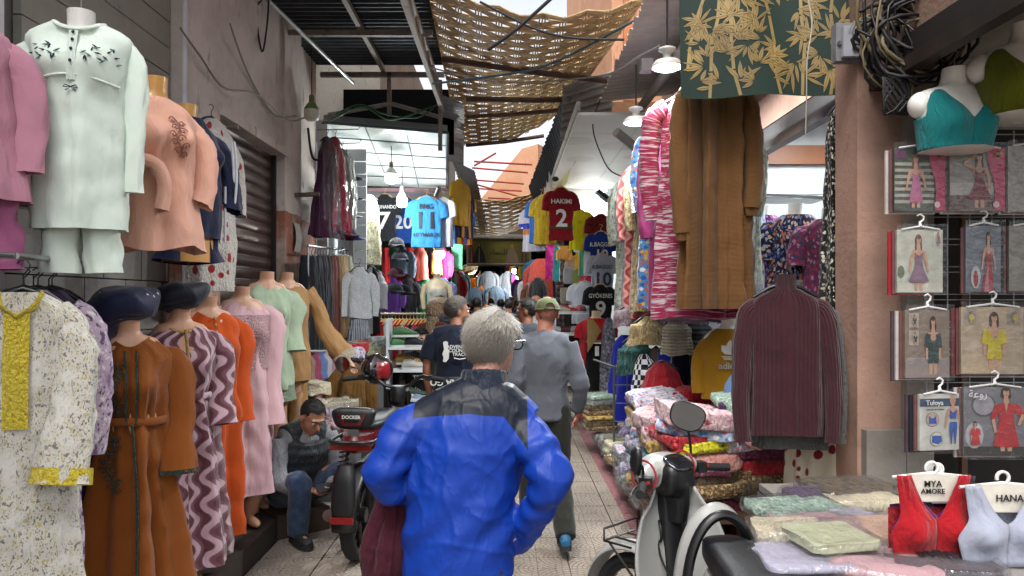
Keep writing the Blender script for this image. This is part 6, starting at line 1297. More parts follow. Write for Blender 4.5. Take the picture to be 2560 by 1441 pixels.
M_JACKET = b_.done(b_.bsdf(b_.mix(mk, jc, ny), .5, 0, b_.bump(b_.math('SUBTRACT', hh, b_.math('MULTIPLY', seam, 4.0)), .28, .008), spec=.35))
OLD = V((-.183, 2.7, 0))
JJ = dict(pel=(.0, .0, .92), wai=(.0, 0, 1.02), che=(-.05, .01, 1.17), nb=(-.09, -.03, 1.39), hd=(-.125, -.075, 1.53), sL=(.165, .02, 1.2), sR=(-.24, .03, 1.18), eL=(.255, .06, 1.08), eR=(-.325, .1, 1.07), wL=(.21, -.13, .98), wR=(-.245, .0, .9), kL=(.1, -.1, .48), kR=(-.1, .06, .47), aL=(.1, -.04, .09), aR=(-.1, .2, .12))
def oldhair(p, d):
    if p.z < -.055 and d.y > .2: return 0
    crown = math.exp(-((d.x)/.35)**2-((d.y-.35)/.35)**2-((d.z-.85)/.3)**2)
    if p.z > .07 or (d.y > -.1 and p.z > -.06): return max(.3, 1-.75*crown)
    return 0
t, D, Th, M3 = person('older man with white hair in a royal blue and navy jacket, walking away', OLD, PI, JJ, '#b98a78', yaw=math.radians(-34), pitch=math.radians(6), vox=.009, pants=fabric('navy_trousers', '#1a2030', obj=True), shoes=(plain('brown_shoe', '#2c2420', .6), plain('dark_sole', '#141414', .8)), hairc='#c4bfb6', hairfn=strands(13000, .05, oldhair, lift=.3, seed=3, w=.0008, jit=.36, comb=(.35, .3, -1), rad=(.082, .102, .097), shell=False), pal=((-1, 0, 0), (1, 0, 0)), girth=.86, hcurl=1.3)
mb = MB(); body(mb, [(.66, .2, .15, .005, 0), (.8, .205, .155, .0, 0), (1.0, .208, .15, -.008, 0), (1.14, .214, .14, -.035, 0), (1.24, .215, .13, -.055, 0), (1.31, .175, .118, -.07, -.01), (1.36, .112, .1, -.082, -.03), (1.385, .078, .085, -.09, -.04)], 40, 34, wr=0, cap=True)
mb.tube([(.12, .0, 1.25), (.05, -.005, 1.285), (-.03, -.01, 1.325), (-.09, -.015, 1.34), (-.15, -.01, 1.315), (-.24, .0, 1.235)], [.085, .09, .09, .085, .09, .085], 18)
sleeveL = [(.10, 0, 1.24), (.185, .02, 1.225), (.245, .06, 1.13), (.262, .06, 1.06), (.23, .0, 1.0), (.205, -.12, .975)]
sleeveR = [(-.16, 0, 1.22), (-.25, .03, 1.2), (-.315, .09, 1.11), (-.325, .1, 1.03), (-.28, .05, .93), (-.205, -.06, .79)]
for pts, rr in ((sleeveL, [.085, .082, .074, .07, .062, .052]), (sleeveR, [.085, .084, .075, .07, .064, .058])): mb.tube(spline(pts, 26), [x[1] for x in prof([(i/5, v) for i, v in enumerate(rr)], 26)], 20)
EL = [V((.255, .06, 1.07)), V((-.325, .1, 1.06))]
def jw(co, n):
    base = .0035*nz(co, 5, 7)+.0058*((1-abs(nz((co.x*7+co.z*3, co.y*6, co.z*5-co.x*4), 1, 11)))**7-.15)+.0048*((1-abs(nz((co.x*4-co.z*5, co.y*5, co.z*6), 1, 21)))**9-.1); e = 0
    for c in EL:
        d_ = (co-c).length
        if d_ < .2: e += (1-d_/.2)*.014*math.sin(d_*95+3*nz(co, 6))
    if co.z > 1.34: base *= .4
    tw = .012*math.sin((co.z*1.0+co.x*.9)*38+2*nz(co, 5, 3))*math.exp(-((co.z-.92)/.13)**2)*(.5+.5*nz(co, 4, 8)) + .008*(1-abs(nz(V((co.x*9+co.z*3, co.y*3, co.z*2.2)), 1, 5)))**4*math.exp(-((co.z-1.15)/.1)**2)
    return base+e+tw
link('jacket', remesh(mb, 'jacket', .0075, 3, jw), M_JACKET, t)
mb = MB(); cr = []
for zz, k in ((1.345, 1.22), (1.375, 1.08), (1.41, 1.0), (1.432, .98), (1.436, 1.03), (1.425, 1.1), (1.38, 1.24), (1.35, 1.36)): cr.append([V((-.09+.078*k*math.cos(a), -.045+.082*k*math.sin(a)+.02*(zz-1.38), zz+.012*math.sin(a)-.0*math.cos(a)+.004*nz((math.cos(a)*2, math.sin(a)*2, k*5), 2))) for a in [2*PI*i/36 for i in range(36)]])
mb.loft(cr); mb.build('collar', fabric('navy_shell', '#131d30', obj=True, bump=.5, wr=18, rough=.55), t)
# sunglasses: temple behind the ear and rim
mb = MB(); mb.tube([Th(.083, .03, .0), Th(.084, -.02, .014), Th(.08, -.09, .018)], .004, 6); mb.tube([Th(-.083, .03, .0), Th(-.086, -.02, .016), Th(-.08, -.09, .022)], .0045, 6)
for q in (-1, 1): mb.tube([Th(q*.036+.03*math.cos(a), -.108+.006*abs(math.cos(a)), .008+.02*math.sin(a)) for a in [2*PI*i/14 for i in range(15)]], .0035, 6)
mb.build('sunglasses', plain('black_acetate', '#0e0c0d', .2), t)
# maroon sweater carried over his left arm
t = thing('carried_sweater', 'maroon sweatshirt draped over the blue jacket man\'s forearm', 'sweater', (OLD.x-.235, 2.80, .985)); M_MARS = fabric('maroon_fleece', '#451726', obj=True, bump=.6, wr=10, sheen=.05)
mb = MB(); body(mb, [(-.34, .07, .1, -.03, 0), (-.3, .085, .12, -.02, 0), (-.18, .075, .11, -.01, 0), (-.06, .06, .085, 0, 0), (.03, .03, .05, 0, 0)], 44, 26, [(4, .022, .3, 1.2), (7, .01, .3, None)], 77, wr=.012); o = mb.build('sweater_body', M_MARS, t)
mb = MB(); sleeve(mb, [(.05, .06, .0), (.06, .05, -.12), (.05, .04, -.3), (.06, .04, -.46), (.055, .04, -.56)], [.05, .055, .05, .042, .04], seed=5, wob=.35); mb.build('sweater_sleeve', M_MARS, t)
mb = MB(); sleeve(mb, [(-.01, -.02, .02), (-.05, -.03, -.1), (-.09, -.03, -.24), (-.075, -.03, -.35), (-.03, -.03, -.33)], [.045, .05, .055, .045, .03], seed=9, wob=.35); mb.build('sweater_sleeve', M_MARS, t)

# ---- man in grey long-sleeved shirt and olive cap
GJ = dict(pel=(0, 0, .95), che=(0, .01, 1.26), nb=(0, .0, 1.46), hd=(-.02, -.03, 1.60), sL=(.165, .01, 1.39), sR=(-.165, .01, 1.39), eL=(.2, .05, 1.12), eR=(-.245, .06, 1.12), wL=(.22, -.12, .98), wR=(-.235, -.03, .9), kL=(.1, -.22, .52), aL=(.1, -.2, .1), kR=(-.1, .02, .5), aR=(-.12, .34, .16))
t, D, Th, M3 = person('broad man in grey long-sleeved shirt and olive cap, walking away', (.25, 5.15, 0), PI, GJ, '#a8705c', yaw=math.radians(8), pitch=.05, vox=.011, shirt=fabric('grey_marl', '#565a62', obj=True, bump=.3, wr=5), pants=fabric('dark_olive', '#20221c', obj=True, bump=.5), shoes=(plain('blue_trainer', '#1c5a80', .6, var=.4, vs=40), plain('trainer_sole', '#26282a', .7)), girth=.98, hairc='#3a2a22', hairfn=strands(700, .006, lambda p, d: 1.0 if (d.y > -.1 and p.z > -.055) else 0, seed=4, w=.001, shell=False), shirt_hem=.09)
def cap(t, Th, mat, brim=True, hole=True, name='cap'):
    mb = MB(); rings = []
    for j in range(9):
        ph = PI/2*min(j, 8-.08)/8; rings.append([Th(.087*math.cos(ph)**.8*math.cos(a), .012+.108*math.cos(ph)**.8*math.sin(a), .028+.088*math.sin(ph)) for a in [2*PI*i/32 for i in range(32)]])
    mb.loft(rings, 0, False, True); c = mb.build(name, mat, t)
    mb = MB(); mb.tube([Th(.088*math.cos(a), .012+.109*math.sin(a), .03) for a in [2*PI*i/32 for i in range(33)]], .005, 6); mb.ball(Th(0, .012, .118), .008, 8, 6); mb.build('band', mat, c)
    mb = MB(); mb.grid(lambda u, v: Th(.082*math.cos(PI+PI*u)*(1-.15*v), .0+.1*math.sin(PI+PI*u)-.075*v*math.sin(PI*u), .03-.012*v-.02*abs(math.cos(PI*u))*v), 16, 5); o = mb.build('brim', mat, c); q = o.modifiers.new('t', 'SOLIDIFY'); q.thickness = .004
    if hole:
        mb = MB(); pts = [Th(.036*math.cos(a), .012+.111*(1-.03*abs(math.cos(a))), .034+.042*math.sin(a)) for a in [PI*i/12 for i in range(13)]]; k = [mb.vert(p) for p in pts]; mb.face(k); mb.build('strap_gap', plain('cap_gap', '#4a3028', .8), c)
        mb = MB(); mb.tube([Th(.04*x, .12-.012*x*x, .036) for x in (-1, -.5, 0, .5, 1)], .006, 6); mb.tube(pts, .003, 5); mb.build('strap', mat, c)
    return c
cap(t, Th, fabric('olive_twill', '#4f5636', obj=True, bump=.3, wr=20))

# ---- man in navy polo with white print, head turned right
NJ = dict(hd=(-.01, -.03, 1.60), sL=(.19, .01, 1.39), sR=(-.19, .01, 1.39), eL=(.25, .03, 1.13), eR=(-.24, .0, 1.14), wL=(.24, -.03, .88), wR=(-.2, -.2, .95), kL=(.1, -.1, .5), kR=(-.1, .05, .5))
M_NPOLO = fabric('navy_pique', '#0c1428', obj=True, bump=.2, wr=6)
t, D, Th, M3 = person('grey-haired man in a navy printed polo shirt with a belt bag, head turned aside', (-.46, 6.35, 0), PI-.1, NJ, '#8f6048', yaw=math.radians(-62), pitch=.08, vox=.012, shirt=M_NPOLO, pants=fabric('black_trousers', '#101114', obj=True), shoes=(plain('black_shoe', '#131313', .5), plain('black_sole', '#0c0c0c', .8)), sleeve_len=.44, hairc='#6d6660', hairfn=strands(2600, .032, lambda p, d: SHORT(p, d), seed=9, w=.0016, lift=.5, comb=(.3, .6, -.4)), beard='#5a524c', girth=1.06)
back = lambda p: V((p.x, .142+.0*p.z, p.z))
for s_, z in (('ADVENTURE', 1.30), ('COUNTRY', 1.268), ('TRACK', 1.236)): text(s_, .04, 'lettering', M_WPRINT, t, (-.06, .147, z), (PI/2, 0, PI), .02)
mb = MB(); ol = [(.085, 1.34), (.06, 1.35), (.04, 1.34), (.045, 1.3), (.03, 1.26), (.035, 1.2), (.06, 1.17), (.085, 1.175), (.08, 1.21), (.09, 1.24), (.075, 1.28)]
k = [mb.vert((x, .15, z)) for x, z in ol]; mb.face(k[::-1]); mb.build('map_print', M_WPRINT, t, False)
mb = MB(); mb.tube([(-.11, .146, 1.205), (-.06, .148, 1.195), (-.01, .147, 1.205)], .006, 6); mb.build('print_line', M_WPRINT, t)
mb = MB(); mb.tube([V((.185*math.cos(a), .135*math.sin(a), 1.0)) for a in [2*PI*i/30 for i in range(31)]], .045, 8, flat=.25, up=(0, 0, 1)); bb = mb.build('waist_bag', plain('black_nylon', '#101012', .6), t)
text('WANNA GO', .075, 'lettering', M_WPRINT, bb, (-.02, .155, 1.0), (PI/2, PI, PI), .03)

# ---- seated young man with phone (left)
SJ = dict(pel=(0, 0, .44), wai=(0, -.03, .56), che=(0, -.12, .76), nb=(0, -.2, .93), hd=(.0, -.30, 1.03), sL=(.18, -.17, .87), sR=(-.18, -.17, .87), eL=(.235, -.27, .62), eR=(-.225, -.26, .60), wL=(.06, -.45, .56), wR=(-.07, -.44, .545), hL=(.1, 0, .44), hR=(-.1, 0, .44), kL=(.2, -.42, .5), kR=(-.14, -.4, .47), aL=(.27, -.46, .1), aR=(-.13, -.34, .1)); SJ0 = SJ; SJ = {k: V(v)-V((0, 0, .16 if k[0] not in 'ak' else (.03 if k[0] == 'k' else 0))) for k, v in SJ.items()}
p = P(752, 1340, 5.15)
t, D, Th, M3 = person('seated man in a dark quilted vest and jeans looking down at his phone', (-1.585, 5.42, 0), math.radians(40), SJ, '#9c6e56', yaw=.05, pitch=math.radians(32), vox=.009, shirt=fabric('grey_sweat', '#77797d', obj=True, bump=.6, wr=10), pants=fabric('dark_jeans', '#26344c', 'blotch', ['#2c3c56', '#384a66'], s=3, obj=True, bump=.5), shoes=(plain('black_trainer', '#0e0f11', .7), plain('black_rubber', '#161618', .8)), hairc='#0d0b0a', hairfn=strands(2600, .012, SHORT, seed=5, w=.0016, lift=.6, comb=(0, -.4, .2)), hcurl=.9, pal=((-.4, -.2, 1), (.4, -.2, 1)), beard=None)
M_VEST = fabric('charcoal_puffer', '#24282c', 'hstripe', ['#2b3036', '#1e2226'], s=9, obj=True, bump=.8, wr=9, rough=.55)
mb = MB(); sp2 = [D['pel']+V((0, 0, -.02)), D['wai'], D['che'], lerp(D['che'], D['nb'], .75)]; mb.tube(spline(sp2, 22), [.205+.012*abs(math.sin(i*1.15)) - (.03 if i > 19 else 0) for i in range(23)], 26, flat=.76, up=(1, 0, 0)); mb.tube([D['sL']+V((-.04, 0, .0)), lerp(D['sL'], D['sR'], .5)+V((0, .03, .04)), D['sR']+V((.04, 0, 0))], .1, 14); mb.tube([D['nb']+V((.07*math.cos(a), .03+.07*math.sin(a), -.01+.02*math.sin(a))) for a in [PI*i/12-.2 for i in range(15)]], .028, 8)
link('vest', remesh(mb, 'vest', .011, 2, wrinkle(.006, 3)), M_VEST, t)
mb = MB(); mb.grid(lambda u, v: V((lerp(-.06, .06, u)*(1-.5*v), -.145-.115*v*0-.02+.0, .0))+lerp(V((0, -.19, .44)), V((0, -.285, .70)), v)-V((0, -.165, 0)), 4, 8); mb.build('shirt_front', fabric('grey_tee', '#7c7e82', obj=True), t)
mb = MB(); mb.box((-.038, -.004, -.075), (.038, .004, .075)); o = mb.build('mobile_phone', plain('phone_black', '#08090b', .15), None, False); bv = o.modifiers.new('b', 'BEVEL'); bv.width = .006; bv.segments = 2
tag(o, 'black mobile phone held by the seated man in the vest', 'phone'); mw = Matrix.Translation(t.location) @ Matrix.Rotation(math.radians(40), 4, 'Z'); o.matrix_world = mw @ Matrix.Translation((-.005, -.535, .415)) @ Matrix.Rotation(math.radians(90), 4, 'Y') @ Matrix.Rotation(math.radians(-55), 4, 'Z')
mb = MB(); mb.box((-.2, -.16, 0), (.2, .16, .17)); o = mb.build('low_stool', plain('stool_wood', '#3a2c22', .7), None, False, (-1.585, 5.42, 0), math.radians(40)); tag(o, 'low wooden box stool under the seated man in the vest', 'stool')

# ---- seated young man in black jacket and pale jeans by the shoe shelf
YJ = dict(SJ0); YJ.update(wai=(0, .0, .57), che=(0, -.02, .78), nb=(0, -.05, .96), hd=(0, -.09, 1.11), sL=(.18, -.03, .9), sR=(-.18, -.03, .9), eL=(.26, -.06, .66), eR=(-.27, .02, .66), wL=(.14, -.3, .58), wR=(-.24, -.1, .45), kL=(.14, -.42, .5), kR=(-.1, -.44, .5), aL=(.16, -.42, .1), aR=(-.1, -.5, .1)); YJ = {k: V(v)+V((0, 0, .14 if k not in ('aL', 'aR', 'kL', 'kR') else (.1 if k[0] == 'k' else 0))) for k, v in YJ.items()}
t, D, Th, M3 = person('bearded young man in black jacket and pale jeans sitting by the shoe shelf', (-1.02, 8.35, 0), math.radians(18), YJ, '#a5765c', yaw=math.radians(12), pitch=.12, vox=.013, shirt=fabric('black_sweat', '#0d0d10', obj=True, bump=.5), pants=fabric('pale_jeans', '#7f8ca4', obj=True, bump=.5), shoes=(plain('white_shoe', '#b9b9b9', .5), plain('white_sole', '#a9a9a9', .7)), hairc='#100c0a', hairfn=strands(1600, .03, SHORT, seed=12, w=.0022, lift=.7, curl=.006), beard='#120d0a')
text('TRUTH', .07, 'lettering', M_WPRINT, t, (0, -.19, .83), bold=.01)
st_ = thing('bar_stool', 'black padded stool with wooden legs under the young man', 'stool', (-1.02, 8.38, 0))
mb = MB(); mb.lathe([(.16, .43), (.18, .45), (.18, .48), (.15, .5)], 20); mb.build('seat', plain('black_vinyl', '#101012', .4), st_)
for x, y in ((-.12, -.12), (.12, -.12), (-.12, .12), (.12, .12)): mb = MB(); mb.tube([(x, y, .44), (x*1.2, y*1.2, 0)], .018, 6); mb.build('leg', plain('pale_wood', '#9c7a4c', .6), st_)
# ---- further people in the alley
def walker(label, px, Y, htop, rz, shirt, pants, hairc='#141110', skin='#9a6a52', yaw=0, vox=.016, cp=None, hair=True, glasses=False, scarf=None, sl_=1.0, sd=0, hn=500, seedJ=0):
    q = P(px, 750, Y); J = dict(kL=(.1, -.12, .5), kR=(-.1, .06, .5), aL=(.1, -.1, .09), aR=(-.1, .16, .12)) if seedJ % 2 else {}
    t, D, Th, M3 = person(label, (q.x, Y, 0), rz, J, skin, yaw=yaw, vox=vox, shirt=shirt, pants=pants, shoes=(plain('black_shoe', '#131313', .5), plain('black_sole', '#0c0c0c', .8)), hairc=hairc, hairfn=strands(hn, .012, SHORT, seed=sd, w=.003) if hair else None, H_=htop/1.72, face=Y < 9, group='people further down the alley', sleeve_len=sl_)
    if cp: cap(t, Th, cp, hole=False)
    if glasses:
        mb = MB(); mb.tube([Th(.078, .02, .01), Th(.075, -.095, .012)], .003, 5); mb.tube([Th(-.078, .02, .01), Th(-.075, -.095, .012)], .003, 5)
        for q in (-1, 1): mb.tube([Th(q*.033+.024*math.cos(a), -.107, .004+.018*math.sin(a)) for a in [2*PI*i/12 for i in range(13)]], .0025, 5)
        mb.build('glasses', plain('black_acetate', '#0e0c0d', .2), t)
    if scarf:
        mb = MB()
        def fn(p): return p*(1+.05*nz(p, 16, sd))
        T0 = D['hd']; mb.ball(T0+V((0, .015, .015)), (.1, .115, .13), 22, 14, fn=fn); mb.tube([T0+V((0, .03, -.06)), T0+V((0, .03, -.16)), T0+V((0, .02, -.26))], [.09, .1, .15], 18, flat=.8); mb.build('headscarf', scarf, t)
    return t
ch = lambda n_, c: fabric(n_, c, obj=True, bump=.2)
walker('dark-haired man with glasses walking beside the olive capped man', 1318, 6.9, 1.70, PI, ch('slate_shirt', '#2c3038'), ch('grey_trousers', '#3a3a3e'), '#171412', '#6d4632', yaw=math.radians(70), vox=.013, glasses=True, hn=1200, seedJ=1)
walker('bald man facing back beyond the olive capped man', 1340, 9.4, 1.74, .1, ch('white_shirt', '#a9a9ac'), ch('navy_pants', '#1a2030'), '#3a2c24', '#a8755f', hair=False, seedJ=1)
walker('person in a patterned tan headscarf and brown coat by the rail of shirts', 1083, 8.9, 1.66, PI-.3, ch('brown_coat', '#5c2a12'), ch('brown_skirt', '#3c2014'), scarf=fabric('scarf_print', '#8f7a60', 'blotch', ['#5c4634', '#b09c80'], s=4, obj=True), seedJ=1)
walker('man in a cream cap and dark jacket', 1100, 9.8, 1.74, PI-.9, ch('dark_grey_jacket', '#24282e'), ch('dark_jeans2', '#1c2230'), cp=ch('cream_cap', '#a8967a'), yaw=-.5)
walker('man in a red shirt with white letters behind the seated young man', 1078, 9.9, 1.42, PI, ch('red_shirt', '#a81820'), ch('black_pants2', '#141416'), seedJ=1)
walker('man in a black shirt walking far down the alley', 1192, 13.5, 1.72, PI, ch('black_shirt', '#0e0f12'), ch('black_pants', '#101114'), seedJ=1)
walker('woman in a dark green headscarf far down the alley', 1138, 12.6, 1.66, PI+.5, ch('teal_coat', '#254044'), ch('dark_skirt', '#1c1c20'), scarf=fabric('green_scarf', '#2f4a44', 'blotch', ['#8a8a7c', '#24302c'], s=4, obj=True))
walker('man in a navy jacket far down the alley', 1272, 13.2, 1.70, PI, ch('navy_jacket', '#12182a'), ch('black_pants3', '#141416'), seedJ=1)
walker('dark-haired person in a white top beyond the navy jacket', 1252, 16.0, 1.70, PI, ch('white_top', '#b5b5b9'), ch('grey_pants2', '#2c2c30'))
walker('person in pale blue beside the far market stalls', 1300, 14.5, 1.66, PI+.4, ch('pale_blue_top', '#6d82a8'), ch('blue_skirt', '#24304c'), '#2a1d14', seedJ=1)
walker('person in a beige coat at the far left stalls', 1165, 17.5, 1.68, PI-.4, ch('beige_coat', '#8a7860'), ch('beige_skirt', '#5c4c3c'), '#1c1410')
walker('person in a burgundy top near the far left stalls', 1176, 14.6, 1.64, PI, ch('burgundy_top', '#4a1420'), ch('black_pants5', '#141416'), seedJ=1)
walker('man in grey far beneath the women banner', 1228, 19.5, 1.74, PI, ch('grey_top', '#55585c'), ch('grey_pants3', '#26282c'))
walker('man in dark blue facing the camera beneath the banner', 1285, 18.5, 1.74, 0, ch('dark_blue_top', '#1a2648'), ch('black_pants4', '#101114'), seedJ=1)
walker('woman in an orange headscarf far down the alley', 1152, 21, 1.66, 0, ch('orange_coat', '#8a4a24'), ch('orange_skirt', '#3c2418'), scarf=ch('orange_scarf', '#a86a3c'))
walker('person in black by the far right stalls', 1312, 18, 1.72, PI, ch('black_top2', '#0f0f12'), ch('black_pants6', '#101114'))
# ---------------------------------------------------------------- scooter (right, near) and moped (left)
M_SCW = plain('scooter_white', '#9c9d9a', .3, coat=.4, var=.06, dirt='#8a806c', dsc=4, dth=.66); M_SCB = plain('scooter_black', '#101113', .38, var=.2); M_SEAT = plain('seat_vinyl', '#0f1014', .42, bump=.2, bs=120); M_RUB = plain('tyre_rubber', '#17181a', .85, bump=.3, bs=50); M_CHR = plain('chrome', '#b0b2b4', .18, 1.0); M_REDP = plain('red_trim', '#9c2c30', .4); M_GLASS = plain('dial_glass', '#1a1c20', .08, coat=.6); M_MIR = plain('mirror_glass', '#8d9398', .05, 1.0)
def wheel(par, c, R, w_, name='wheel', spokes=5, rimc=None, hub=.05, red=False):
    wm = MB(); prof_ = [(R-.055, -w_*.35), (R-.03, -w_*.5), (R-.008, -w_*.36), (R, 0), (R-.008, w_*.36), (R-.03, w_*.5), (R-.055, w_*.35)]
    wm.lathe(prof_+[prof_[0]], 40, c=c, axis='x', cap0=False, cap1=False); wh = wm.build('wheel', M_RUB, par)
    rm = MB(); rm.lathe([(R-.05, -w_*.36), (R-.075, -w_*.3), (R-.075, w_*.3), (R-.05, w_*.36)], 36, c=c, axis='x', cap0=False, cap1=False)
    rm.lathe([(hub, -w_*.5), (hub, w_*.5)], 18, c=c, axis='x')
    for k in range(spokes):
        a = 2*PI*k/spokes+.3; rm.tube([V(c)+V((0, math.cos(a)*hub*.8, math.sin(a)*hub*.8)), V(c)+V((0, math.cos(a)*(R-.07), math.sin(a)*(R-.07)))], [.02, .014], 8, flat=.6)
    rm.build('rim', rimc or M_SCB, wh)
    if red: q = MB(); q.lathe([(R-.056, -w_*.4), (R-.05, -w_*.42), (R-.045, -w_*.4)], 36, c=c, axis='x', cap0=False, cap1=False); q.build('rim_tape', M_REDP, wh)
    return wh
def sheet(mb, pts_fn, nu, nv, th=.01):
    pass
# local frame: forward -Y, rider's right -X ... the scooter points away from the camera
sc_ = thing('scooter', 'white and black step-through scooter parked in front of the heaped clothes', 'scooter', (.81, 3.04, 0), math.radians(180+10)); sc_.scale = (.94, .94, .96)
FW = (0, -.62, .255); FWH = wheel(sc_, FW, .255, .075, spokes=5, red=True)
wheel(sc_, (0, .62, .255), .255, .085, spokes=5)
# front mudguard
mb = MB(); mb.grid(lambda u, v: V((lerp(-.075, .075, u)*(1-.15*abs(v-.4)), FW[1]+(.285+.03*math.sin(PI*u))*math.cos(lerp(.1, 2.75, v)-.0)*-1, FW[2]+(.285+.035*math.sin(PI*u))*math.sin(lerp(.1, 2.75, v)))), 10, 24); o = mb.build('front_mudguard', M_SCW, sc_); q = o.modifiers.new('t', 'SOLIDIFY'); q.thickness = .006
# leg shield: two white wings curving back either side of a black centre column
def shield(u, v):           # v 0 foot .. 1 top
    w_ = lerp(.17, .24, math.sin(PI*min(1, v*1.15)))*(1 if v < .8 else lerp(1, .62, (v-.8)/.2)); x = lerp(-1, 1, u)*w_
    return V((x, -.36-.13*v+.10*(abs(lerp(-1, 1, u))**2.2)+.03*math.sin(PI*v), .30+.58*v))
mb = MB(); mb.grid(shield, 28, 24); o = mb.build('leg_shield', M_SCW, sc_); q = o.modifiers.new('t', 'SOLIDIFY'); q.thickness = .012
mb = MB(); mb.tube(spline([(0, -.36, .30), (0, -.39, .5), (0, -.42, .7), (0, -.42, .92)], 14), [.085, .08, .075, .075]+[.075]*11, 14, flat=.6, up=(1, 0, 0)); mb.build('centre_column', M_SCB, sc_)
mb = MB(); mb.box((-.16, -.36, .25), (.16, .12, .295)); o = mb.build('floorboard', M_SCB, sc_, False); bv = o.modifiers.new('b', 'BEVEL'); bv.width = .02
mb = MB(); mb.tube([(.0, -.36, .3), (0, -.2, .33), (0, .1, .36), (0, .2, .5)], [.06, .06, .06, .1], 12, flat=1.2); mb.build('spine_tunnel', M_SCB, sc_)
# headset
mb = MB(); mb.ball((0, -.47, .985), (.125, .1, .085), 24, 14, e=.75); mb.tube([(-.22, -.43, .99), (-.1, -.46, 1.0), (.1, -.46, 1.0), (.22, -.43, .99)], [.035, .06, .06, .035], 12); link('headset_cover', remesh(mb, 'headset_cover', .008, 3), M_SCW, sc_)
mb = MB(); mb.ball((0, -.40, .965), (.105, .075, .085), 22, 12, e=.6); mb.tube([(0, -.40, .93), (0, -.385, .84), (0, -.39, .76)], [.085, .07, .06], 12, flat=.7); link('dash_housing', remesh(mb, 'dash_housing', .008, 2), M_SCB, sc_)
mb = MB(); mb.ball((0, -.375, 1.04), (.085, .055, .014), 20, 8, e=.6, fn=lambda p: V((p.x, p.y, p.z-.45*(p.y)))); mb.build('instrument_dial', M_GLASS, sc_)
mb = MB(); mb.ball((0, -.565, .97), (.07, .02, .055), 16, 8); mb.build('headlight', plain('lamp_lens', '#a9adb0', .1), sc_)
for s_ in (-1, 1):
    mb = MB(); mb.tube([(s_*.2, -.43, .985), (s_*.27, -.39, .975), (s_*.31, -.37, .97)], .014, 8); mb.build('handlebar', M_SCB, sc_)
    mb = MB(); rr = [.019+.002*(i % 2) for i in range(16)]; mb.tube([V((s_*.27, -.39, .975)).lerp(V((s_*.385, -.325, .965)), i/15) for i in range(16)], rr, 12); mb.build('grip', M_RUB, sc_)
    mb = MB(); mb.box((-.022, -.03, -.025), (.022, .03, .025), mat=Matrix.Translation((s_*.235, -.40, .98)) @ Matrix.Rotation(s_*.5, 4, 'Z')); o = mb.build('switch_block', M_SCB, sc_, False); bv = o.modifiers.new('b', 'BEVEL'); bv.width = .008
    mb = MB(); mb.box((-.008, -.006, -.006), (.008, .006, .006), mat=Matrix.Translation((s_*.255, -.372, .985))); mb.build('button', plain('red_button', '#a82818', .4), sc_, False)
    mb = MB(); mb.tube([(s_*.22, -.44, .965), (s_*.3, -.42, .955), (s_*.36, -.39, .95)], .006, 6); mb.build('brake_lever', M_CHR, sc_)
    mb = MB(); mb.tube([V((s_*.165, -.46+.07*math.cos(a), .99+.07*math.sin(a))) for a in [2*PI*i/20 for i in range(21)]], .006, 6, flat=.4); mb.build('pinstripe', M_REDP, sc_)
mb = MB(); mb.tube(spline([(-.2, -.43, 1.0), (-.21, -.44, 1.08), (-.17, -.43, 1.17)], 10), .007, 8); m1 = mb.build('mirror_stalk', M_SCB, sc_)
def mirror(c, rx, rz, yaw, tilt=.2):
    Mx = Matrix.Translation(c) @ Matrix.Rotation(yaw, 4, 'Z') @ Matrix.Rotation(tilt, 4, 'Y')
    sh_ = lambda x: x
    ol = [V((rx*math.copysign(abs(math.cos(a))**.75, math.cos(a))*(1+.12*math.sin(a)), 0, rz*math.copysign(abs(math.sin(a))**.75, math.sin(a)))) for a in [2*PI*i/28 for i in range(28)]]
    mb = MB(); mb.loft([[Mx @ (p*.7+V((0, -.026, 0))) for p in ol], [Mx @ (p*.97+V((0, -.018, 0))) for p in ol], [Mx @ (p*1.03+V((0, .004, 0))) for p in ol], [Mx @ (p*.95+V((0, .006, 0))) for p in ol]], 0, True, False)
    h = mb.build('mirror', M_SCB, sc_); g2 = MB(); g2.loft([[Mx @ (p*.95+V((0, .0055, 0))) for p in ol], [Mx @ (p*.3+V((0, .0062, 0))) for p in ol]], 0, False, True); g2.build('glass', M_MIR, h)
mirror((-.155, -.425, 1.235), .09, .068, -.7, -.35)
mb = MB(); mb.tube(spline([(.21, -.43, .99), (.23, -.42, 1.04), (.265, -.41, 1.07)], 8), .007, 8); mb.build('mirror_stalk', M_SCB, sc_)
mirror((.29, -.405, 1.085), .04, .065, 1.0, .15)
# seat and rear body
mb = MB(); body(mb, [(.42, .14, .34, 0, .50), (.52, .165, .38, 0, .50), (.62, .155, .37, 0, .5), (.68, .13, .34, 0, .5)], 40, 16, sq=.75, wr=0, cap=True); mb.build('rear_body', M_SCW, sc_)
mb = MB()
def seatfn(p): k = (p.y+.36)/.72; return V((p.x*(lerp(.72, 1.05, sm(k*1.6))), p.y, p.z+.02*math.cos(k*PI*1.2)-.02*abs(p.x)*3*abs(p.x)))
mb.ball((0, .52, .735), (.15, .40, .062), 40, 18, e=.5, fn=seatfn); mb.build('seat', M_SEAT, sc_)
mb = MB(); mb.grid(lambda u, v: V((.19*math.cos(lerp(-.1, PI+.1, u))*(1-.12*v), .13-.02*v-.05*math.sin(PI*u), .50+.27*math.sin(lerp(0, PI, u))-.0*v)) if False else V((lerp(.175, .195, v)*math.cos(lerp(0, PI, u)), .17-.06*v, .48+lerp(.4, .445, v)*math.sin(lerp(0, PI, u))**.8)), 30, 4); o = mb.build('seat_cowl', M_SCW, sc_); q = o.modifiers.new('t', 'SOLIDIFY'); q.thickness = .01
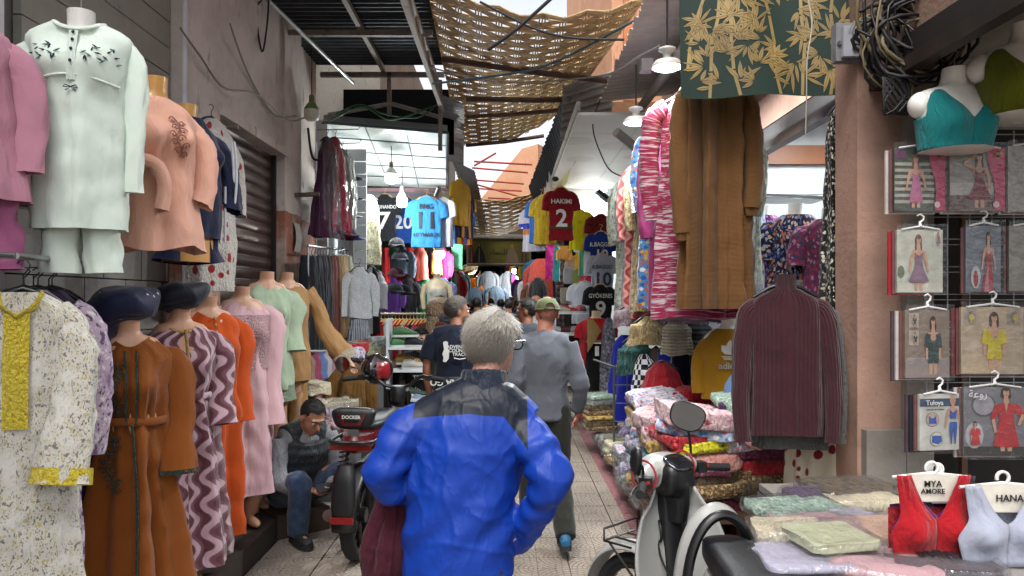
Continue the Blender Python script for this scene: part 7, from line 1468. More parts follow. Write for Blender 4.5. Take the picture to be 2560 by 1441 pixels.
mb = MB(); mb.tube([V((.165*math.cos(a), .18, .48+.41*max(0, math.sin(a))**.8)) for a in [PI*i/24 for i in range(25)]], .022, 8); mb.build('cowl_trim', M_SCB, sc_)
for s_ in (-1, 1): mb = MB(); mb.tube(spline([(s_*.16, .35, .69), (s_*.17, .7, .70), (s_*.12, .98, .72), (0, 1.02, .725)], 16), .012, 8); mb.build('grab_rail', M_CHR, sc_)
# front carrier
for pts in ([(-.13, -.56, .62), (-.14, -.72, .62), (.14, -.72, .62), (.13, -.56, .62)], [(-.05, -.56, .62), (-.05, -.72, .62)], [(.05, -.56, .62), (.05, -.72, .62)], [(-.14, -.72, .62), (-.14, -.72, .68), (.14, -.72, .68), (.14, -.72, .62)], [(-.13, -.7, .62), (-.1, -.56, .46)], [(.13, -.7, .62), (.1, -.56, .46)]):
    mb = MB(); mb.tube(pts, .006, 6); mb.build('carrier_wire', M_SCB, sc_)
mb = MB(); mb.tube(spline([(.07, -.36, .72), (.08, -.31, .71), (.08, -.29, .66), (.08, -.31, .63), (.08, -.34, .65)], 14), .007, 7); mb.build('bag_hook', M_SCB, sc_)
mb = MB(); mb.tube(spline([(.06, -.37, .78), (.09, -.3, .6), (.06, -.2, .45), (.1, -.05, .33)], 16), .005, 6); mb.build('cable', M_SCB, sc_)
for s_ in (-1, 1): mb = MB(); mb.tube([(s_*.06, -.5, .62), (s_*.055, -.62, .255)], .018, 8); mb.build('fork_leg', M_CHR, sc_)
mb = MB(); mb.tube([(-.06, .15, .3), (-.16, .1, .15), (-.2, .08, .0)], .012, 6); mb.build('side_stand', M_SCB, sc_)
mb = MB(); mb.box((-.06, .88, .5), (.06, .95, .58)); mb.build('tail_light', plain('tail_red', '#8c1014', .2), sc_, False)

# steering turned to the left: swing every front part about the steering head
PIV = V((0, -.40, 0)); RS = Matrix.Rotation(math.radians(34), 3, 'Z')
for o in list(sc_.children):
    n_ = o.name.split('.')[0]; front = n_ in ('front_mudguard', 'headset_cover', 'dash_housing', 'instrument_dial', 'headlight', 'handlebar', 'grip', 'switch_block', 'button', 'brake_lever', 'pinstripe', 'mirror_stalk', 'mirror', 'fork_leg', 'carrier_wire') or o is FWH
    if front: o.rotation_euler[2] = math.radians(34); o.location = PIV-RS @ PIV+V((0, .07, -.04 if n_ not in ('wheel', 'front_mudguard', 'fork_leg') else 0))
    elif n_ in ('leg_shield', 'centre_column'): o.location = (0, .07, 0)
# ---- moped on the left, rear towards us
mo = thing('moped', 'red and black moped with backrest parked beside the seated man', 'moped', (-.93, 5.42, 0), math.radians(180-5))
M_MRED = plain('moped_red', '#4f0a10', .25, coat=.4, var=.1); M_SIL = plain('moped_silver', '#8d9094', .3, .3)
wheel(mo, (0, .62, .29), .29, .10, spokes=6); wheel(mo, (0, -.66, .29), .29, .08, spokes=6)
# rear mudguard with red reflector
mb = MB(); mb.grid(lambda u, v: V((lerp(-.085, .085, u)*(1-.1*v), .62+(.325+.02*math.sin(PI*u))*math.cos(lerp(1.5, -.05, v)), .29+(.325+.02*math.sin(PI*u))*math.sin(lerp(1.5, -.05, v)))), 8, 20); o = mb.build('rear_mudguard', M_SCB, mo); q = o.modifiers.new('t', 'SOLIDIFY'); q.thickness = .006
mb = MB(); body(mb, [(.36, .055, .015, 0, .955), (.42, .075, .02, 0, .955), (.6, .07, .03, 0, .93), (.68, .05, .03, 0, .9)], 24, 12, wr=0, cap=True, sq=.7); mb.build('plate_holder', M_SCB, mo)
mb = MB(); mb.box((-.07, .975, .335), (.07, .985, .375)); mb.build('reflector', plain('reflector_red', '#741014', .15), mo, False)
for s_ in (-1, 1):
    mb = MB(); mb.tube([(s_*.14, .56, .32), (s_*.13, .5, .75)], .016, 10); sh_ = mb.build('shock_absorber', M_CHR, mo)
    mb = MB(); L0, L1 = V((s_*.138, .555, .4)), V((s_*.131, .505, .72)); mb.tube([L0.lerp(L1, i/120)+V((.03*math.cos(i*.55), .03*math.sin(i*.55), 0)) for i in range(121)], .0065, 6); mb.build('spring', M_SCB, sh_)
    mb = MB(); mb.tube([(s_*.1, -.1, .34), (s_*.11, .62, .29)], [.03, .02], 8); mb.build('swing_arm', M_SCB, mo)
mb = MB(); body(mb, [(.72, .1, .34, 0, .42), (.78, .125, .36, 0, .43), (.83, .115, .34, 0, .43)], 36, 10, sq=.8, wr=0, cap=True); mb.build('tail_fairing', M_MRED, mo)
mb = MB(); mb.ball((0, .2, .85), (.14, .34, .05), 30, 14, e=.6); mb.build('seat', M_SEAT, mo)
mb = MB(); mb.tube(spline([(-.13, .45, .8), (-.14, .78, .80), (0, .82, .80), (.14, .78, .80), (.13, .45, .8)], 24), .012, 8); mb.build('rear_rack', M_SCB, mo)
mb = MB(); mb.box((-.13, .79, .75), (.13, .815, .785)); o = mb.build('tail_light', plain('tail_lens', '#5c0c08', .12, coat=.6), mo, False); bv = o.modifiers.new('b', 'BEVEL'); bv.width = .012
mb = MB(); mb.box((-.035, .73, .81), (.035, .745, .9)); mb.build('backrest_bracket', M_CHR, mo, False)
mb = MB(); mb.ball((0, .73, .94), (.135, .045, .07), 30, 14, e=.55, fn=lambda p: V((p.x*(1+.5*p.z/.085*.4), p.y, p.z))); br = mb.build('backrest', M_SEAT, mo)
mb = MB(); fb_ = .783
for s_ in (-1, 1): mb.loft([[V((s_*.075, fb_-.003, .975)), V((s_*.095, fb_-.008, .975)), V((s_*.055, fb_-.003, .9)), V((s_*.037, fb_, .91))], [V((s_*.075, fb_+.006, .975)), V((s_*.095, fb_, .975)), V((s_*.055, fb_+.006, .9)), V((s_*.037, fb_+.008, .91))]], 0, True, True)
mb.loft([[V((-.055, fb_, .9)), V((.055, fb_, .9)), V((.037, fb_, .918)), V((-.037, fb_, .918))], [V((-.055, fb_+.007, .9)), V((.055, fb_+.007, .9)), V((.037, fb_+.008, .918)), V((-.037, fb_+.008, .918))]], 0, True, True)
mb.build('red_emblem', M_MRED, br, False)
text('DOCKER', .03, 'lettering', M_WPRINT, br, (0, .793, .955), (PI/2, 0, PI), .02)
mb = MB(); mb.ball((0, -.12, .72), (.14, .24, .14), 24, 14, e=.8); mb.build('fuel_tank', M_SIL, mo); mb = MB(); mb.box((-.12, -.3, .28), (.12, .25, .55)); o = mb.build('engine_block', M_SCB, mo, False); bv = o.modifiers.new('b', 'BEVEL'); bv.width = .03
for s_ in (-1, 1): mb = MB(); mb.tube([(s_*.08, -.42, .98), (s_*.085, -.66, .29)], .022, 8); mb.build('fork_leg', M_SCB, mo)
mb = MB(); mb.ball((0, -.5, .92), (.1, .09, .09), 20, 12); mb.build('headlight', M_SCB, mo)
mb = MB(); mb.lathe([(.055, .9), (.06, .93), (.06, 1.0), (.05, 1.02)], 20, c=(-.02, -.38, 0)); mb.build('dial', M_SCB, mo)
for s_ in (-1, 1):
    mb = MB(); mb.tube(spline([(0, -.42, 1.0), (s_*.1, -.42, 1.02), (s_*.2, -.4, 1.09), (s_*.33, -.34, 1.08)], 14), .014, 8); mb.build('handlebar', M_SCB, mo)
    mb = MB(); mb.tube([V((s_*.3, -.35, 1.083)).lerp(V((s_*.41, -.3, 1.075)), i/12) for i in range(13)], [.019+.0015*(i % 2) for i in range(13)], 10); mb.build('grip', M_RUB, mo)
    mb = MB(); mb.box((-.025, -.025, -.02), (.025, .025, .02), mat=Matrix.Translation((s_*.27, -.36, 1.085))); mb.build('switch_block', M_SCB, mo, False)
    mb = MB(); mb.tube([(s_*.27, -.39, 1.075), (s_*.38, -.36, 1.06)], .006, 6); mb.build('brake_lever', M_CHR, mo)
mb = MB(); mb.tube(spline([(.24, -.37, 1.09), (.3, -.38, 1.15), (.37, -.36, 1.17)], 8), .006, 6); mb.build('mirror_stalk', M_SCB, mo)
mb = MB(); mb.lathe([(.03, -.02), (.055, -.012), (.06, 0), (.057, .004)], 24, c=(.42, -.34, 1.19), axis='y', cap1=False); mm_ = mb.build('mirror', M_SCB, mo); mb = MB(); mb.lathe([(.056, .003), (.001, .004)], 24, c=(.42, -.34, 1.19), axis='y', cap0=False); mb.build('glass', M_MIR, mm_)
mb = MB(); mb.tube([(.11, -.05, .3), (.17, .3, .25), (.18, .7, .3)], [.02, .035, .04], 10); mb.build('exhaust', M_CHR, mo)
# helmet hung on the handlebar
hl = thing('helmet', 'red and black open-face helmet resting on the moped handlebar', 'helmet', (-1.06, 5.95, 1.13), math.radians(160))
mb = MB(); mb.ball((0, 0, 0), (.115, .135, .118), 28, 18, fn=lambda p: V((p.x, p.y, max(p.z, -.095)))); mb.build('shell', plain('helmet_dark', '#1c1216', .25, coat=.5), hl)
mb = MB(); mb.grid(lambda u, v: V((.128*math.cos(lerp(-1.1, -.2, u)+PI)*math.cos(lerp(-.5, .6, v)), .148*math.sin(lerp(-1.1, -.2, u)+PI)*math.cos(lerp(-.5, .6, v)), .128*math.sin(lerp(-.5, .6, v)))), 8, 8); mb.build('red_panel', plain('helmet_red', '#7a1418', .2, coat=.5), hl)
mb = MB(); mb.ball((.01, .005, .008), (.128, .149, .127), 28, 18, fn=lambda p: V((p.x, p.y, p.z)) if p.x > -.03 else p*.9); mb.build('visor', plain('smoke_visor', '#1a1216', .08, coat=.8), hl)
# ---------------------------------------------------------------- football shirts, sports shop stock, far alley
F = lambda n_, c, k='plain', cs=(), s=1.0: fabric(n_, c, k, list(cs), s=s, obj=True, bump=.45, wr=9)
WP, DP = M_WPRINT, M_DPRINT
# left shop
jersey('black football shirt with a white name and number 7', P(962, 487, 11.3), math.radians(-6), F('jer_black', '#1c1d22'), .37, .72, texts=(('FERDINANDO', .075, -.2, WP, .8), ('7', .36, -.42, WP, 1.1)), group='football shirts at the sports shop')
jersey('royal blue football shirt with a white 0 half hidden by the bulb', P(1010, 492, 11.6), math.radians(-4), F('jer_royal', '#1c4490'), .40, .74, texts=(('20', .3, -.42, WP),), group='football shirts at the sports shop')
jersey('sky blue football shirt with dark lettering and number 11', P(1066, 492, 10.8), math.radians(3), F('jer_sky', '#3a86c4'), .45, .75, texts=(('BMG', .1, -.16, DP), ('11', .34, -.37, DP), ('NEYMAR JR', .075, -.57, DP)), group='football shirts at the sports shop')
jersey('white football shirt hanging edge-on beside the sky blue one', P(1108, 496, 11), math.radians(-50), F('jer_white', '#b5b9c4'), .46, .74, group='football shirts at the sports shop')
t = jersey('gold football shirt bundle hanging from the ceiling corner', P(1150, 450, 11.5), math.radians(60), F('jer_gold', '#b58a14'), .4, .72, group='football shirts at the sports shop')
jersey('navy and gold striped football shirt in the corner bundle', P(1160, 480, 11.8), math.radians(50), F('jer_navygold', '#1a1c3c', 'vstripe', ['#b5811c', '#1a1c3c'], 6), .4, .75, group='football shirts at the sports shop')
jersey('blue and yellow football shirt at the bottom of the corner bundle', P(1156, 520, 12), math.radians(40), F('jer_blueyel', '#2c5ca8', 'vstripe', ['#c99c1c', '#a8281c'], 5), .36, .6, group='football shirts at the sports shop')
draped('mint green towel hanging below the corner shirts', P(1142, 600, 12.5), 0, F('mint_towel', '#5cae84'), .2, .5, 'towel', 'towel', None, (2, .004), 5, hang=False, top=1, neck=1, flare=1, dep=.02)
draped('cream lace dress at the front of the sports shop', P(922, 488, 10), math.radians(25), F('cream_lace_dress', '#b9b496', 'speckle', ['#8a8468', '#cdc9b0', '#a5a084'], .7), .30, .95, 'lace_dress', 'dress', None, (6, .015), 6)
draped('white embroidered blouse in a clear bag', P(898, 668, 8.9), math.radians(30), F('white_emb', '#dcdfe0', 'blotch', ['#c6cacc', '#e4e6e8'], 6), .28, .62, 'white_blouse', 'blouse', None, (4, .01), 7, .4)
t = draped('white fringed shawl below the bagged blouse', P(898, 785, 8.9), math.radians(30), F('white_fringe', '#9c9fa8', 'vstripe', ['#6a6c78', '#b0b3bb'], 40), .26, .55, 'fringed_shawl', 'shawl', None, (9, .02), 8, hang=False)
draped('black track trousers beside the white blouse', P(930, 668, 9.4), math.radians(20), F('black_track', '#101014', 'vstripe', ['#101014', '#8a8a90'], 5), .2, .85, 'track_trousers', 'trousers', None, (3, .01), 9)
draped('white tracksuit top by the shop post', P(945, 680, 9.8), math.radians(15), F('white_track', '#b0b2b8'), .24, .5, 'track_jacket', 'jacket', None, (3, .01), 10)
draped('olive green jacket slumped over the rack', P(905, 850, 8.3), math.radians(20), F('olive_jacket', '#6a6c54'), .26, .45, 'olive_jacket', 'jacket', None, (4, .03), 11, .3, hang=False)
draped('mustard brown hooded top hanging by the moped', P(878, 905, 6.9), math.radians(20), F('mustard_hood', '#6d4c20'), .26, .5, 'hooded_top', 'sweater', None, (4, .02), 12, .35, hang=False)
for k, (px, c_, nm) in enumerate(((766, '#8a6f5c', 'beige flowered'), (782, '#8c3f58', 'rose'), (797, '#5a74a0', 'pale blue'), (810, '#a99fa4', 'pearl'), (828, '#a07c88', 'dusty pink'))):
    draped('%s scarf in a clear bag on the low rail behind the seated man' % nm, P(px, 880, 6.7+.1*k), math.radians(40), F('scarf%d' % k, c_), .16, .75, 'bagged_scarf', 'scarf', 'scarves on the low rail', (4, .015), 20+k, hang=False, top=1, neck=.9)
mb = MB()
lr = thing('low_rail', 'dark steel low rail carrying bagged scarves', 'rail', (0, 0, 0)); mb.tube([P(752, 880, 6.5), P(842, 880, 7.3)], .02, 6); mb.build('rail', M_GRID, lr)
for px, Y in ((760, 6.6), (800, 6.9)): q = P(px, 880, Y); mb = MB(); mb.box((q.x-.02, Y-.02, 0), (q.x+.02, Y+.02, q.z)); mb.build('upright', M_GRID, lr, False)
R = random.Random(5)
for k, (px, py, Y, f) in enumerate(((828, 1075, 6.3, 0), (832, 1050, 6.4, 3), (838, 1030, 6.5, 16), (862, 900, 7.6, 3), (885, 885, 7.8, 1), (905, 880, 8.0, 15), (940, 890, 8.0, 15), (950, 870, 8.1, 18), (775, 985, 6.6, 16))):
    folded('%s folded bundle %s' % (FN[f], ['beside the moped seat', 'on the pile beside the moped', 'topping the pile beside the moped', 'on the stand by the trouser rack', 'bright on the stand by the trouser rack', 'on the stand near the shoe shelf', 'at the end of the stand near the shoe shelf', 'topping the stand near the shoe shelf', 'on the floor shelf below the scarves'][k]), P(px, py, Y), pf(f), .34, .28, .1, .3*k, 900+k, lump=.03, bag=M_BAG if k < 3 else None, group='bundles by the moped')
tbx = thing('goods_stand', 'low grey stand of folded bundles behind the moped', 'stand', (-1.75, 7.85, 0)); mb = MB(); mb.box((-.35, -.45, .0), (.42, .5, 1.02)); mb.build('box', plain('stand_grey', '#5c5c5e', .7), tbx, False)
tby = thing('goods_stand', 'low box of bagged bundles left of the moped', 'stand', (-1.53, 6.5, 0)); mb = MB(); mb.box((-.2, -.35, 0), (.15, .35, .52)); mb.build('box', MATS['stand_grey'], tby, False)
# shoe shelf
def shoe(mb, M_, L=.27):
    rings = []
    for f, w_, h_ in ((-.12, .03, .06), (-.1, .038, .095), (-.03, .04, .1), (.04, .044, .07), (.1, .046, .055), (.14, .036, .042), (.155, .015, .025)): rings.append([M_ @ V((w_*math.cos(a), -f, max(.0, h_*.5+h_*.5*math.sin(a))+.014)) for a in [2*PI*i/14 for i in range(14)]])
    mb.loft(rings, 0, True, True)
def shoething(label, p, rz, m, sole, grp):
    t = thing('trainer', label, 'shoe', p, rz, grp); mb = MB(); shoe(mb, Matrix.Identity(4)); mb.build('upper', m, t)
    ms = MB(); pts = [(-.13, .026), (-.1, .04), (0, .044), (.08, .05), (.13, .044), (.165, .018)]; lo_ = [V((w_, -f, 0)) for f, w_ in pts]+[V((-w_, -f, 0)) for f, w_ in reversed(pts)]; ms.loft([lo_, [p_+V((0, 0, .024)) for p_ in lo_]], 0, True, True); ms.build('sole', sole, t)
    ml = MB()
    for k in range(4): ml.tube([(-.024, -.02-.022*k, .098-.012*k), (0, -.02-.022*k, .106-.012*k), (.024, -.02-.022*k, .098-.012*k)], .004, 5)
    ml.build('laces', sole, t)
WS = plain('shoe_white', '#b9b9b4', .5)
ss = thing('shoe_shelf', 'white shelf unit displaying single trainers at the sports shop', 'shelf', P(1015, 950, 7.9)); ss.location[2] = 0
for z in (.36, .62, .93, 1.17): mb = MB(); mb.box((-.17, -.15, z), (.2, .15, z+.02)); mb.build('shelf_board', M_SHOPW, ss, False)
for x in (-.19, ): mb = MB(); mb.box((x, -.15, 0), (x+.02, .15, 1.5)); mb.build('side_panel', M_SHOPW, ss, False)
q = ss.location
for k, (z, dx, c_, nm, rz) in enumerate(((1.30, -.02, '#2f5c34', 'green and white', 1.9), (1.19, -.05, '#3a7044', 'bright green', 2.2), (1.0, 0, '#8c6c24', 'golden brown', 1.8), (.95, .08, '#b0aca4', 'cream', 1.6), (.66, -.02, '#5c564c', 'grey brown', 2.0), (.64, .08, '#24382c', 'dark green', 1.7), (.4, .02, '#3c2c24', 'brown', 1.9), (1.19, .1, '#15161a', 'black', 1.5), (.94, -.1, '#4a3a28', 'tobacco', 2.3))):
    shoething('%s trainer on the white shoe shelf' % nm, (q.x+dx, q.y-.02+.03*(k % 3), z if k else 1.30), rz, plain('shoe%d' % k, c_, .6), WS, 'trainers on the white shelf')
for k, (px, py, Y, c_, nm) in enumerate(((1030, 975, 7.4, '#6d1c20', 'wine red'), (1060, 985, 7.7, '#2f6040', 'emerald'), (1010, 990, 7.3, '#8a6040', 'tan'))): shoething('%s trainer lying under the shoe shelf' % nm, P(px, 1050, Y).xy.to_3d()+V((0, 0, .02)), 1+k, plain('floorshoe%d' % k, c_, .6), WS, 'trainers on the ground')
# caps in a column
def capthing(label, p, rz, m, s=1.0):
    t = thing('baseball_cap', label, 'cap', p, rz, 'caps on display'); t.scale = (s, s, s); T_ = lambda x, y, z: V((x, y, z))
    cap(t, T_, m, hole=False, name='crown'); return t
for k, (px, py, Y, c_, nm) in enumerate(((992, 620, 10.3, '#15161c', 'black'), (1000, 655, 10.2, '#1a1c26', 'black and white'), (992, 695, 10.2, '#3c1420', 'maroon'), (988, 735, 10.1, '#111218', 'dark'), (1010, 738, 10.3, '#16181e', 'charcoal'), (855, 595, 8.9, '#6d1f2c', 'wine red'), (866, 500, 9.4, '#1c2c50', 'navy'), (868, 450, 9.5, '#26282c', 'grey'), (864, 545, 9.3, '#8f9094', 'white lettered'), (872, 600, 9.2, '#1c3468', 'royal blue'))):
    capthing('%s baseball cap %s' % (nm, 'stacked in the column of caps by the football shirts' if k < 5 else 'on the slatted wall behind the bagged dresses'), P(px, py, Y), .4+.2*k, F('capm%d' % k, c_), 1.25)
# slat wall behind the caps
sw = thing('slat_wall', 'white slatted display wall behind the caps', 'wall', (-2.0, 9.75, 0)); 
for k in range(16): mb = MB(); mb.box((-.28, 0, 1.0+k*.17), (.1, .02, 1.16+k*.17)); mb.build('slat', M_SHOPW, sw, False)
# rail of red and white shirts on yellow hangers
rr_ = thing('shirt_rail', 'chrome rail above the row of shirts on yellow hangers', 'rail', (0, 0, 0)); mb = MB(); mb.tube([P(945, 785, 9.6), P(1095, 785, 9.9)], .014, 8); mb.build('rail', M_STEEL, rr_)
for px, Y in ((945, 9.6), (1095, 9.9)): q = P(px, 785, Y); mb = MB(); mb.tube([(q.x, Y, 0), (q.x, Y, q.z)], .014, 8); mb.build('upright', M_STEEL, rr_)
YH = plain('yellow_hanger', '#c4942c', .4)
for k in range(16):
    c_, nm = (('#b01c24', 'red'), ('#b5b5ba', 'white'), ('#a81830', 'crimson'), ('#1a1a20', 'black'), ('#b0486c', 'pink'), ('#9c1c20', 'dark red'))[k % 6]
    draped('%s shirt on a yellow hanger under the chrome rail' % nm, P(953+k*9, 800, 9.6+.02*k), math.radians(70), F('railshirt%d' % (k % 6), c_), .4, .6, 'rail_shirt', 'shirt', 'shirts on yellow hangers', (3, .01), 950+k, hm=YH, n=20, rows=10, dep=.04)
for k, c_ in enumerate(('red', 'white')): draped('%s long football scarf hanging at the rail end' % c_, P(952+k*14, 805, 9.4), 0, F('longscarf%d' % k, ('#b01418', '#b9b9bc')[k]), .1, .55, 'football_scarf', 'scarf', None, (2, .004), 3+k, hang=False, top=1, neck=1, flare=1, dep=.02)
# mannequin torso in white at the back
t = thing('mannequin', 'cream mannequin in a white bandeau top at the back of the sports shop', 'mannequin', P(1092, 700, 11.3)); form_torso(t, .1, plain('cream_form', '#bfae8c', .4), 1.0)
for s_ in (-1, 1): mb = MB(); mb.tube([(s_*.18, 0, -.07), (s_*.22, 0, -.25), (s_*.2, -.03, -.45)], [.045, .04, .03], 10); mb.build('arm', MATS['cream_form'], t)
mb = MB(); body(mb, [(-.5, .16, .11, 0, 0), (-.3, .15, .105, 0, 0), (-.14, .172, .115, 0, 0)], 30, 14, (), 1, .045, -.19); mb.build('top', F('white_ban', '#b9b6b0'), t)
# stock hanging on the back of the sports shop: many coloured garments
cols = [('slate', '#3a4450'), ('pale grey', '#9a9ca4'), ('coral', '#b5483c'), ('black', '#131318'), ('teal', '#2a7a80'), ('violet', '#4a2470'), ('white', '#b9bbc0'), ('orange', '#b5621c'), ('navy', '#141c3c'), ('silver', '#8a8d94'), ('hot pink', '#b02c68'), ('sky blue', '#4a8ac0'), ('yellow', '#c0a41c'), ('brown', '#5c3420'), ('red', '#a8161c'), ('emerald', '#1c6a44')]
R = random.Random(11)
def stock(n_, fx, fy, fY, where, grp, wd=.34, L=.6, seed=0, rzr=(-40, 40)):
    for k in range(n_):
        nm, c_ = R.choice(cols); kd = R.choice(['shirt', 'blouse', 'dress', 'scarf']); Y = fY(k); L_ = L*R.uniform(.7, 1.3)
        draped('%s %s hanging %s' % (nm, kd, where), P(fx(k), fy(k), Y), math.radians(R.uniform(*rzr)), F('stock_'+nm.replace(' ', '_'), c_), wd*(.4 if kd == 'scarf' else 1)*R.uniform(.8, 1.1), L_, 'hanging_'+kd, kd, grp, (R.choice([3, 4, 5]), .018), seed+k, sleeves=.3 if kd in ('shirt', 'blouse') else None, n=22, rows=10, hang=False, top=1 if kd == 'scarf' else .85, neck=.9 if kd == 'scarf' else .35)
stock(22, lambda k: 965+(k % 11)*14, lambda k: 620+(k//11)*75, lambda k: 12.2+(k % 3)*.3, 'at the back of the sports shop', 'stock at the back of the sports shop', .34, .6, 1000)
# far left row beyond the sports shop and far right row, and the end of the alley
stock(16, lambda k: 1130+k*3.2, lambda k: 690-R.uniform(0, 12), lambda k: 16.5+k*.7, 'on the far left stalls', 'stock on the far left stalls', .5, .8, 1100, (20, 70))
stock(26, lambda k: 1352-k*3.4, lambda k: 655+R.uniform(-10, 12), lambda k: 13.5+k*.62, 'on the far right stalls', 'stock on the far right stalls', .5, .75, 1200, (-70, -10))
stock(14, lambda k: 1345-k*4, lambda k: 700+R.uniform(-8, 12), lambda k: 13.2+k*.7, 'low on the far right stalls', 'stock on the far right stalls', .5, .7, 1300, (-70, -10))
stock(20, lambda k: 1180+k*6.5, lambda k: 690+R.uniform(-12, 10), lambda k: 22+R.uniform(0, 4), 'at the far end of the alley', 'stock at the far end of the alley', .55, .9, 1400)
stock(16, lambda k: 1185+k*8, lambda k: 715+R.uniform(-6, 10), lambda k: 21+R.uniform(0, 3), 'low at the far end of the alley', 'stock at the far end of the alley', .55, 1.0, 1500)
# walls and roofs of the far alley
fa = thing('far_shops', 'dim row of stalls closing off the far end of the alley', 'building', (0, 0, 0)); DK = plain('far_dark', '#26221f', .9); DK2 = plain('far_brown', '#4a3c30', .9)
wallbox(fa, 'wall', (-3.5, 16.05, 0), (-1.9, 40, 3.4), DK); wallbox(fa, 'wall', (1.3, 12.9, 0), (4, 40, 3.6), DK); wallbox(fa, 'end_wall', (-3, 30, 0), (3, 30.2, 3.6), DK); wallbox(fa, 'roof', (-3.2, 19.5, 3.45), (2.6, 40, 3.6), DK2)
wallbox(fa, 'roof', (-3.2, 16.1, 3.3), (-1.15, 19.5, 3.42), plain('far_tin', '#5c5a58', .6)); wallbox(fa, 'shelf_roof', (.75, 13.0, 2.9), (1.7, 19, 2.96), DK2)
# roller shutter of the right far shop
rsx = thing('roller_shutter', 'grey brown roller shutter beyond the yellow shirts', 'shutter', (.98, 12.88, 0)); mb = MB(); mb.grid(lambda u, v: V((0, u*1.1, v*.115)), 1, 1); mb = MB(); mb.grid(lambda u, v: V((-.02*math.sin(PI*v), u*2.0, v*.115)), 1, 5); sl2 = mb.mesh('slat'); sl2.materials.append(plain('shutter_grey', '#5c5148', .5, .3))
for k in range(26): o = bpy.data.objects.new('slat', sl2); COL.objects.link(o); o.parent = rsx; o.location = (0, 0, .0+k*.117)
# banner
bn = thing('banner', 'olive green banner with robed figures and Arabic lettering across the alley', 'sign', (0, 0, 0)); a, b = P(1168, 662, 17.6), P(1326, 597, 17.6)
mb = MB(); mb.box((a.x, 17.6, a.z), (b.x, 17.66, b.z)); M_BAN = plain('banner_olive', '#6a6424', .6, var=.4, vs=2.2); mb.build('panel', M_BAN, bn, False)
mb = MB(); mb.tube([(a.x, 17.58, a.z), (b.x, 17.58, a.z)], .04, 6); mb.tube([(a.x, 17.58, a.z), (a.x, 17.58, b.z)], .025, 6); mb.tube([(b.x, 17.58, a.z), (b.x, 17.58, b.z)], .025, 6); mb.tube([(a.x, 17.58, b.z), (b.x, 17.58, b.z)], .03, 6); mb.build('frame', plain('banner_frame', '#7c7468', .6), bn)
text('\ufe80\ufe8e\ufeb4\ufee8\ufee0\ufedf', .17, 'lettering', DP, bn, (lerp(a.x, b.x, .5), 17.59, lerp(a.z, b.z, .48)), bold=.01)
for fx, hh_, c_, nm in ((.19, .75, '#15181a', 'black'), (.71, .7, '#8a7460', 'cream'), (.9, .8, '#4a3420', 'brown'), (.07, .8, '#5c2018', 'red')):
    w_ = .16 if nm in ('black', 'cream') else .08; x = lerp(a.x, b.x, fx); z0 = a.z+.05; Hh = (b.z-a.z)*hh_
    mb = MB(); mb.face([mb.vert((x+dx*w_, 17.592, z0+dz*Hh)) for dx, dz in ((-1, 0), (1, 0), (.8, .4), (.35, .72), (.2, .82), (.22, .93), (0, 1), (-.22, .93), (-.2, .82), (-.35, .72), (-.8, .4))]); mb.build('painted_robe', plain('ban_'+nm, c_, .6), bn, False)
    mb = MB(); mb.face([mb.vert((x+.1*w_*math.cos(q), 17.588, z0+Hh*.9+.035*math.sin(q))) for q in [2*PI*i/10 for i in range(10)]]); mb.build('painted_face', SK, bn, False)
    mb = MB(); mb.face([mb.vert((x+dx*w_, 17.589, z0+dz*Hh)) for dx, dz in ((-.08, .02), (.08, .02), (.06, .75), (-.06, .75))]); mb.build('painted_trim', plain('ban_gold', '#8a7a50', .6), bn, False)
# right-hand football shirts
G = 'football shirts at the clothes shop'; GRN = F('jer_green', '#14502c')
jersey('red football shirt with white name and number 2 and green hem band', P(1402, 470, 9.7), math.radians(6), F('jer_red', '#7c0c1a'), .33, .70, texts=(('HAKIMI', .085, -.19, WP), ('2', .32, -.42, WP)), group=G, bands=((-.545, -.515, GRN),), slm=None)
jersey('white football shirt with orange and blue chest bands', P(1338, 515, 10.6), math.radians(-38), F('jer_wh2', '#b5b0bc', 'hstripe', ['#b5b0bc', '#b5b0bc', '#b06a3c', '#2c3c9c', '#b5b0bc', '#b5b0bc', '#b5b0bc'], 1.5), .42, .66, group=G)
jersey('blue football shirt behind the white banded one', P(1353, 492, 10.4), math.radians(-30), F('jer_bl2', '#2c64b0'), .36, .66, group=G)
jersey('yellow football shirt next to the red number 2 shirt', P(1366, 486, 10.2), math.radians(-28), F('jer_ye2', '#b5961c'), .36, .70, group=G)
jersey('bright yellow football shirt with green side flashes', P(1448, 525, 11.2), math.radians(6), F('jer_bry', '#c8be10'), .32, .62, texts=(('11', .06, -.2, GRN),), group=G)
jersey('red and black patterned football shirt at the top of the hanging chain', P(1502, 537, 10.9), math.radians(-4), F('jer_rb', '#4a120c', 'blotch', ['#7a1c12', '#16100e'], 3), .32, .6, group=G)
jersey('white and green football shirt behind the blue one', P(1475, 583, 11.3), math.radians(-30), F('jer_wg', '#a2aba8', 'vstripe', ['#a2aba8', '#2c6a50', '#a2aba8'], 3), .36, .66, group=G)
jersey('royal blue football shirt with white lettering in the hanging chain', P(1502, 580, 10.6), math.radians(2), F('jer_bag', '#16307c'), .32, .6, texts=(('R.BAGGIO', .085, -.19, WP, .85), ('10', .2, -.34, WP)), group=G)
jersey('white football shirt with a navy number 10 in the hanging chain', P(1505, 635, 10.4), math.radians(2), F('jer_bw', '#a5a9b4'), .32, .6, texts=(('R.BAGGIO', .075, -.19, plain('navy_print', '#1a2450', .6), .85), ('10', .26, -.37, MATS['navy_print'])), group=G)
jersey('black football shirt with a white number 9 in the hanging chain', P(1500, 712, 10.2), math.radians(2), F('jer_bk9', '#121318'), .32, .62, texts=(('GY\u00d6KERES', .08, -.16, WP, .85), ('9', .3, -.35, WP)), group=G)
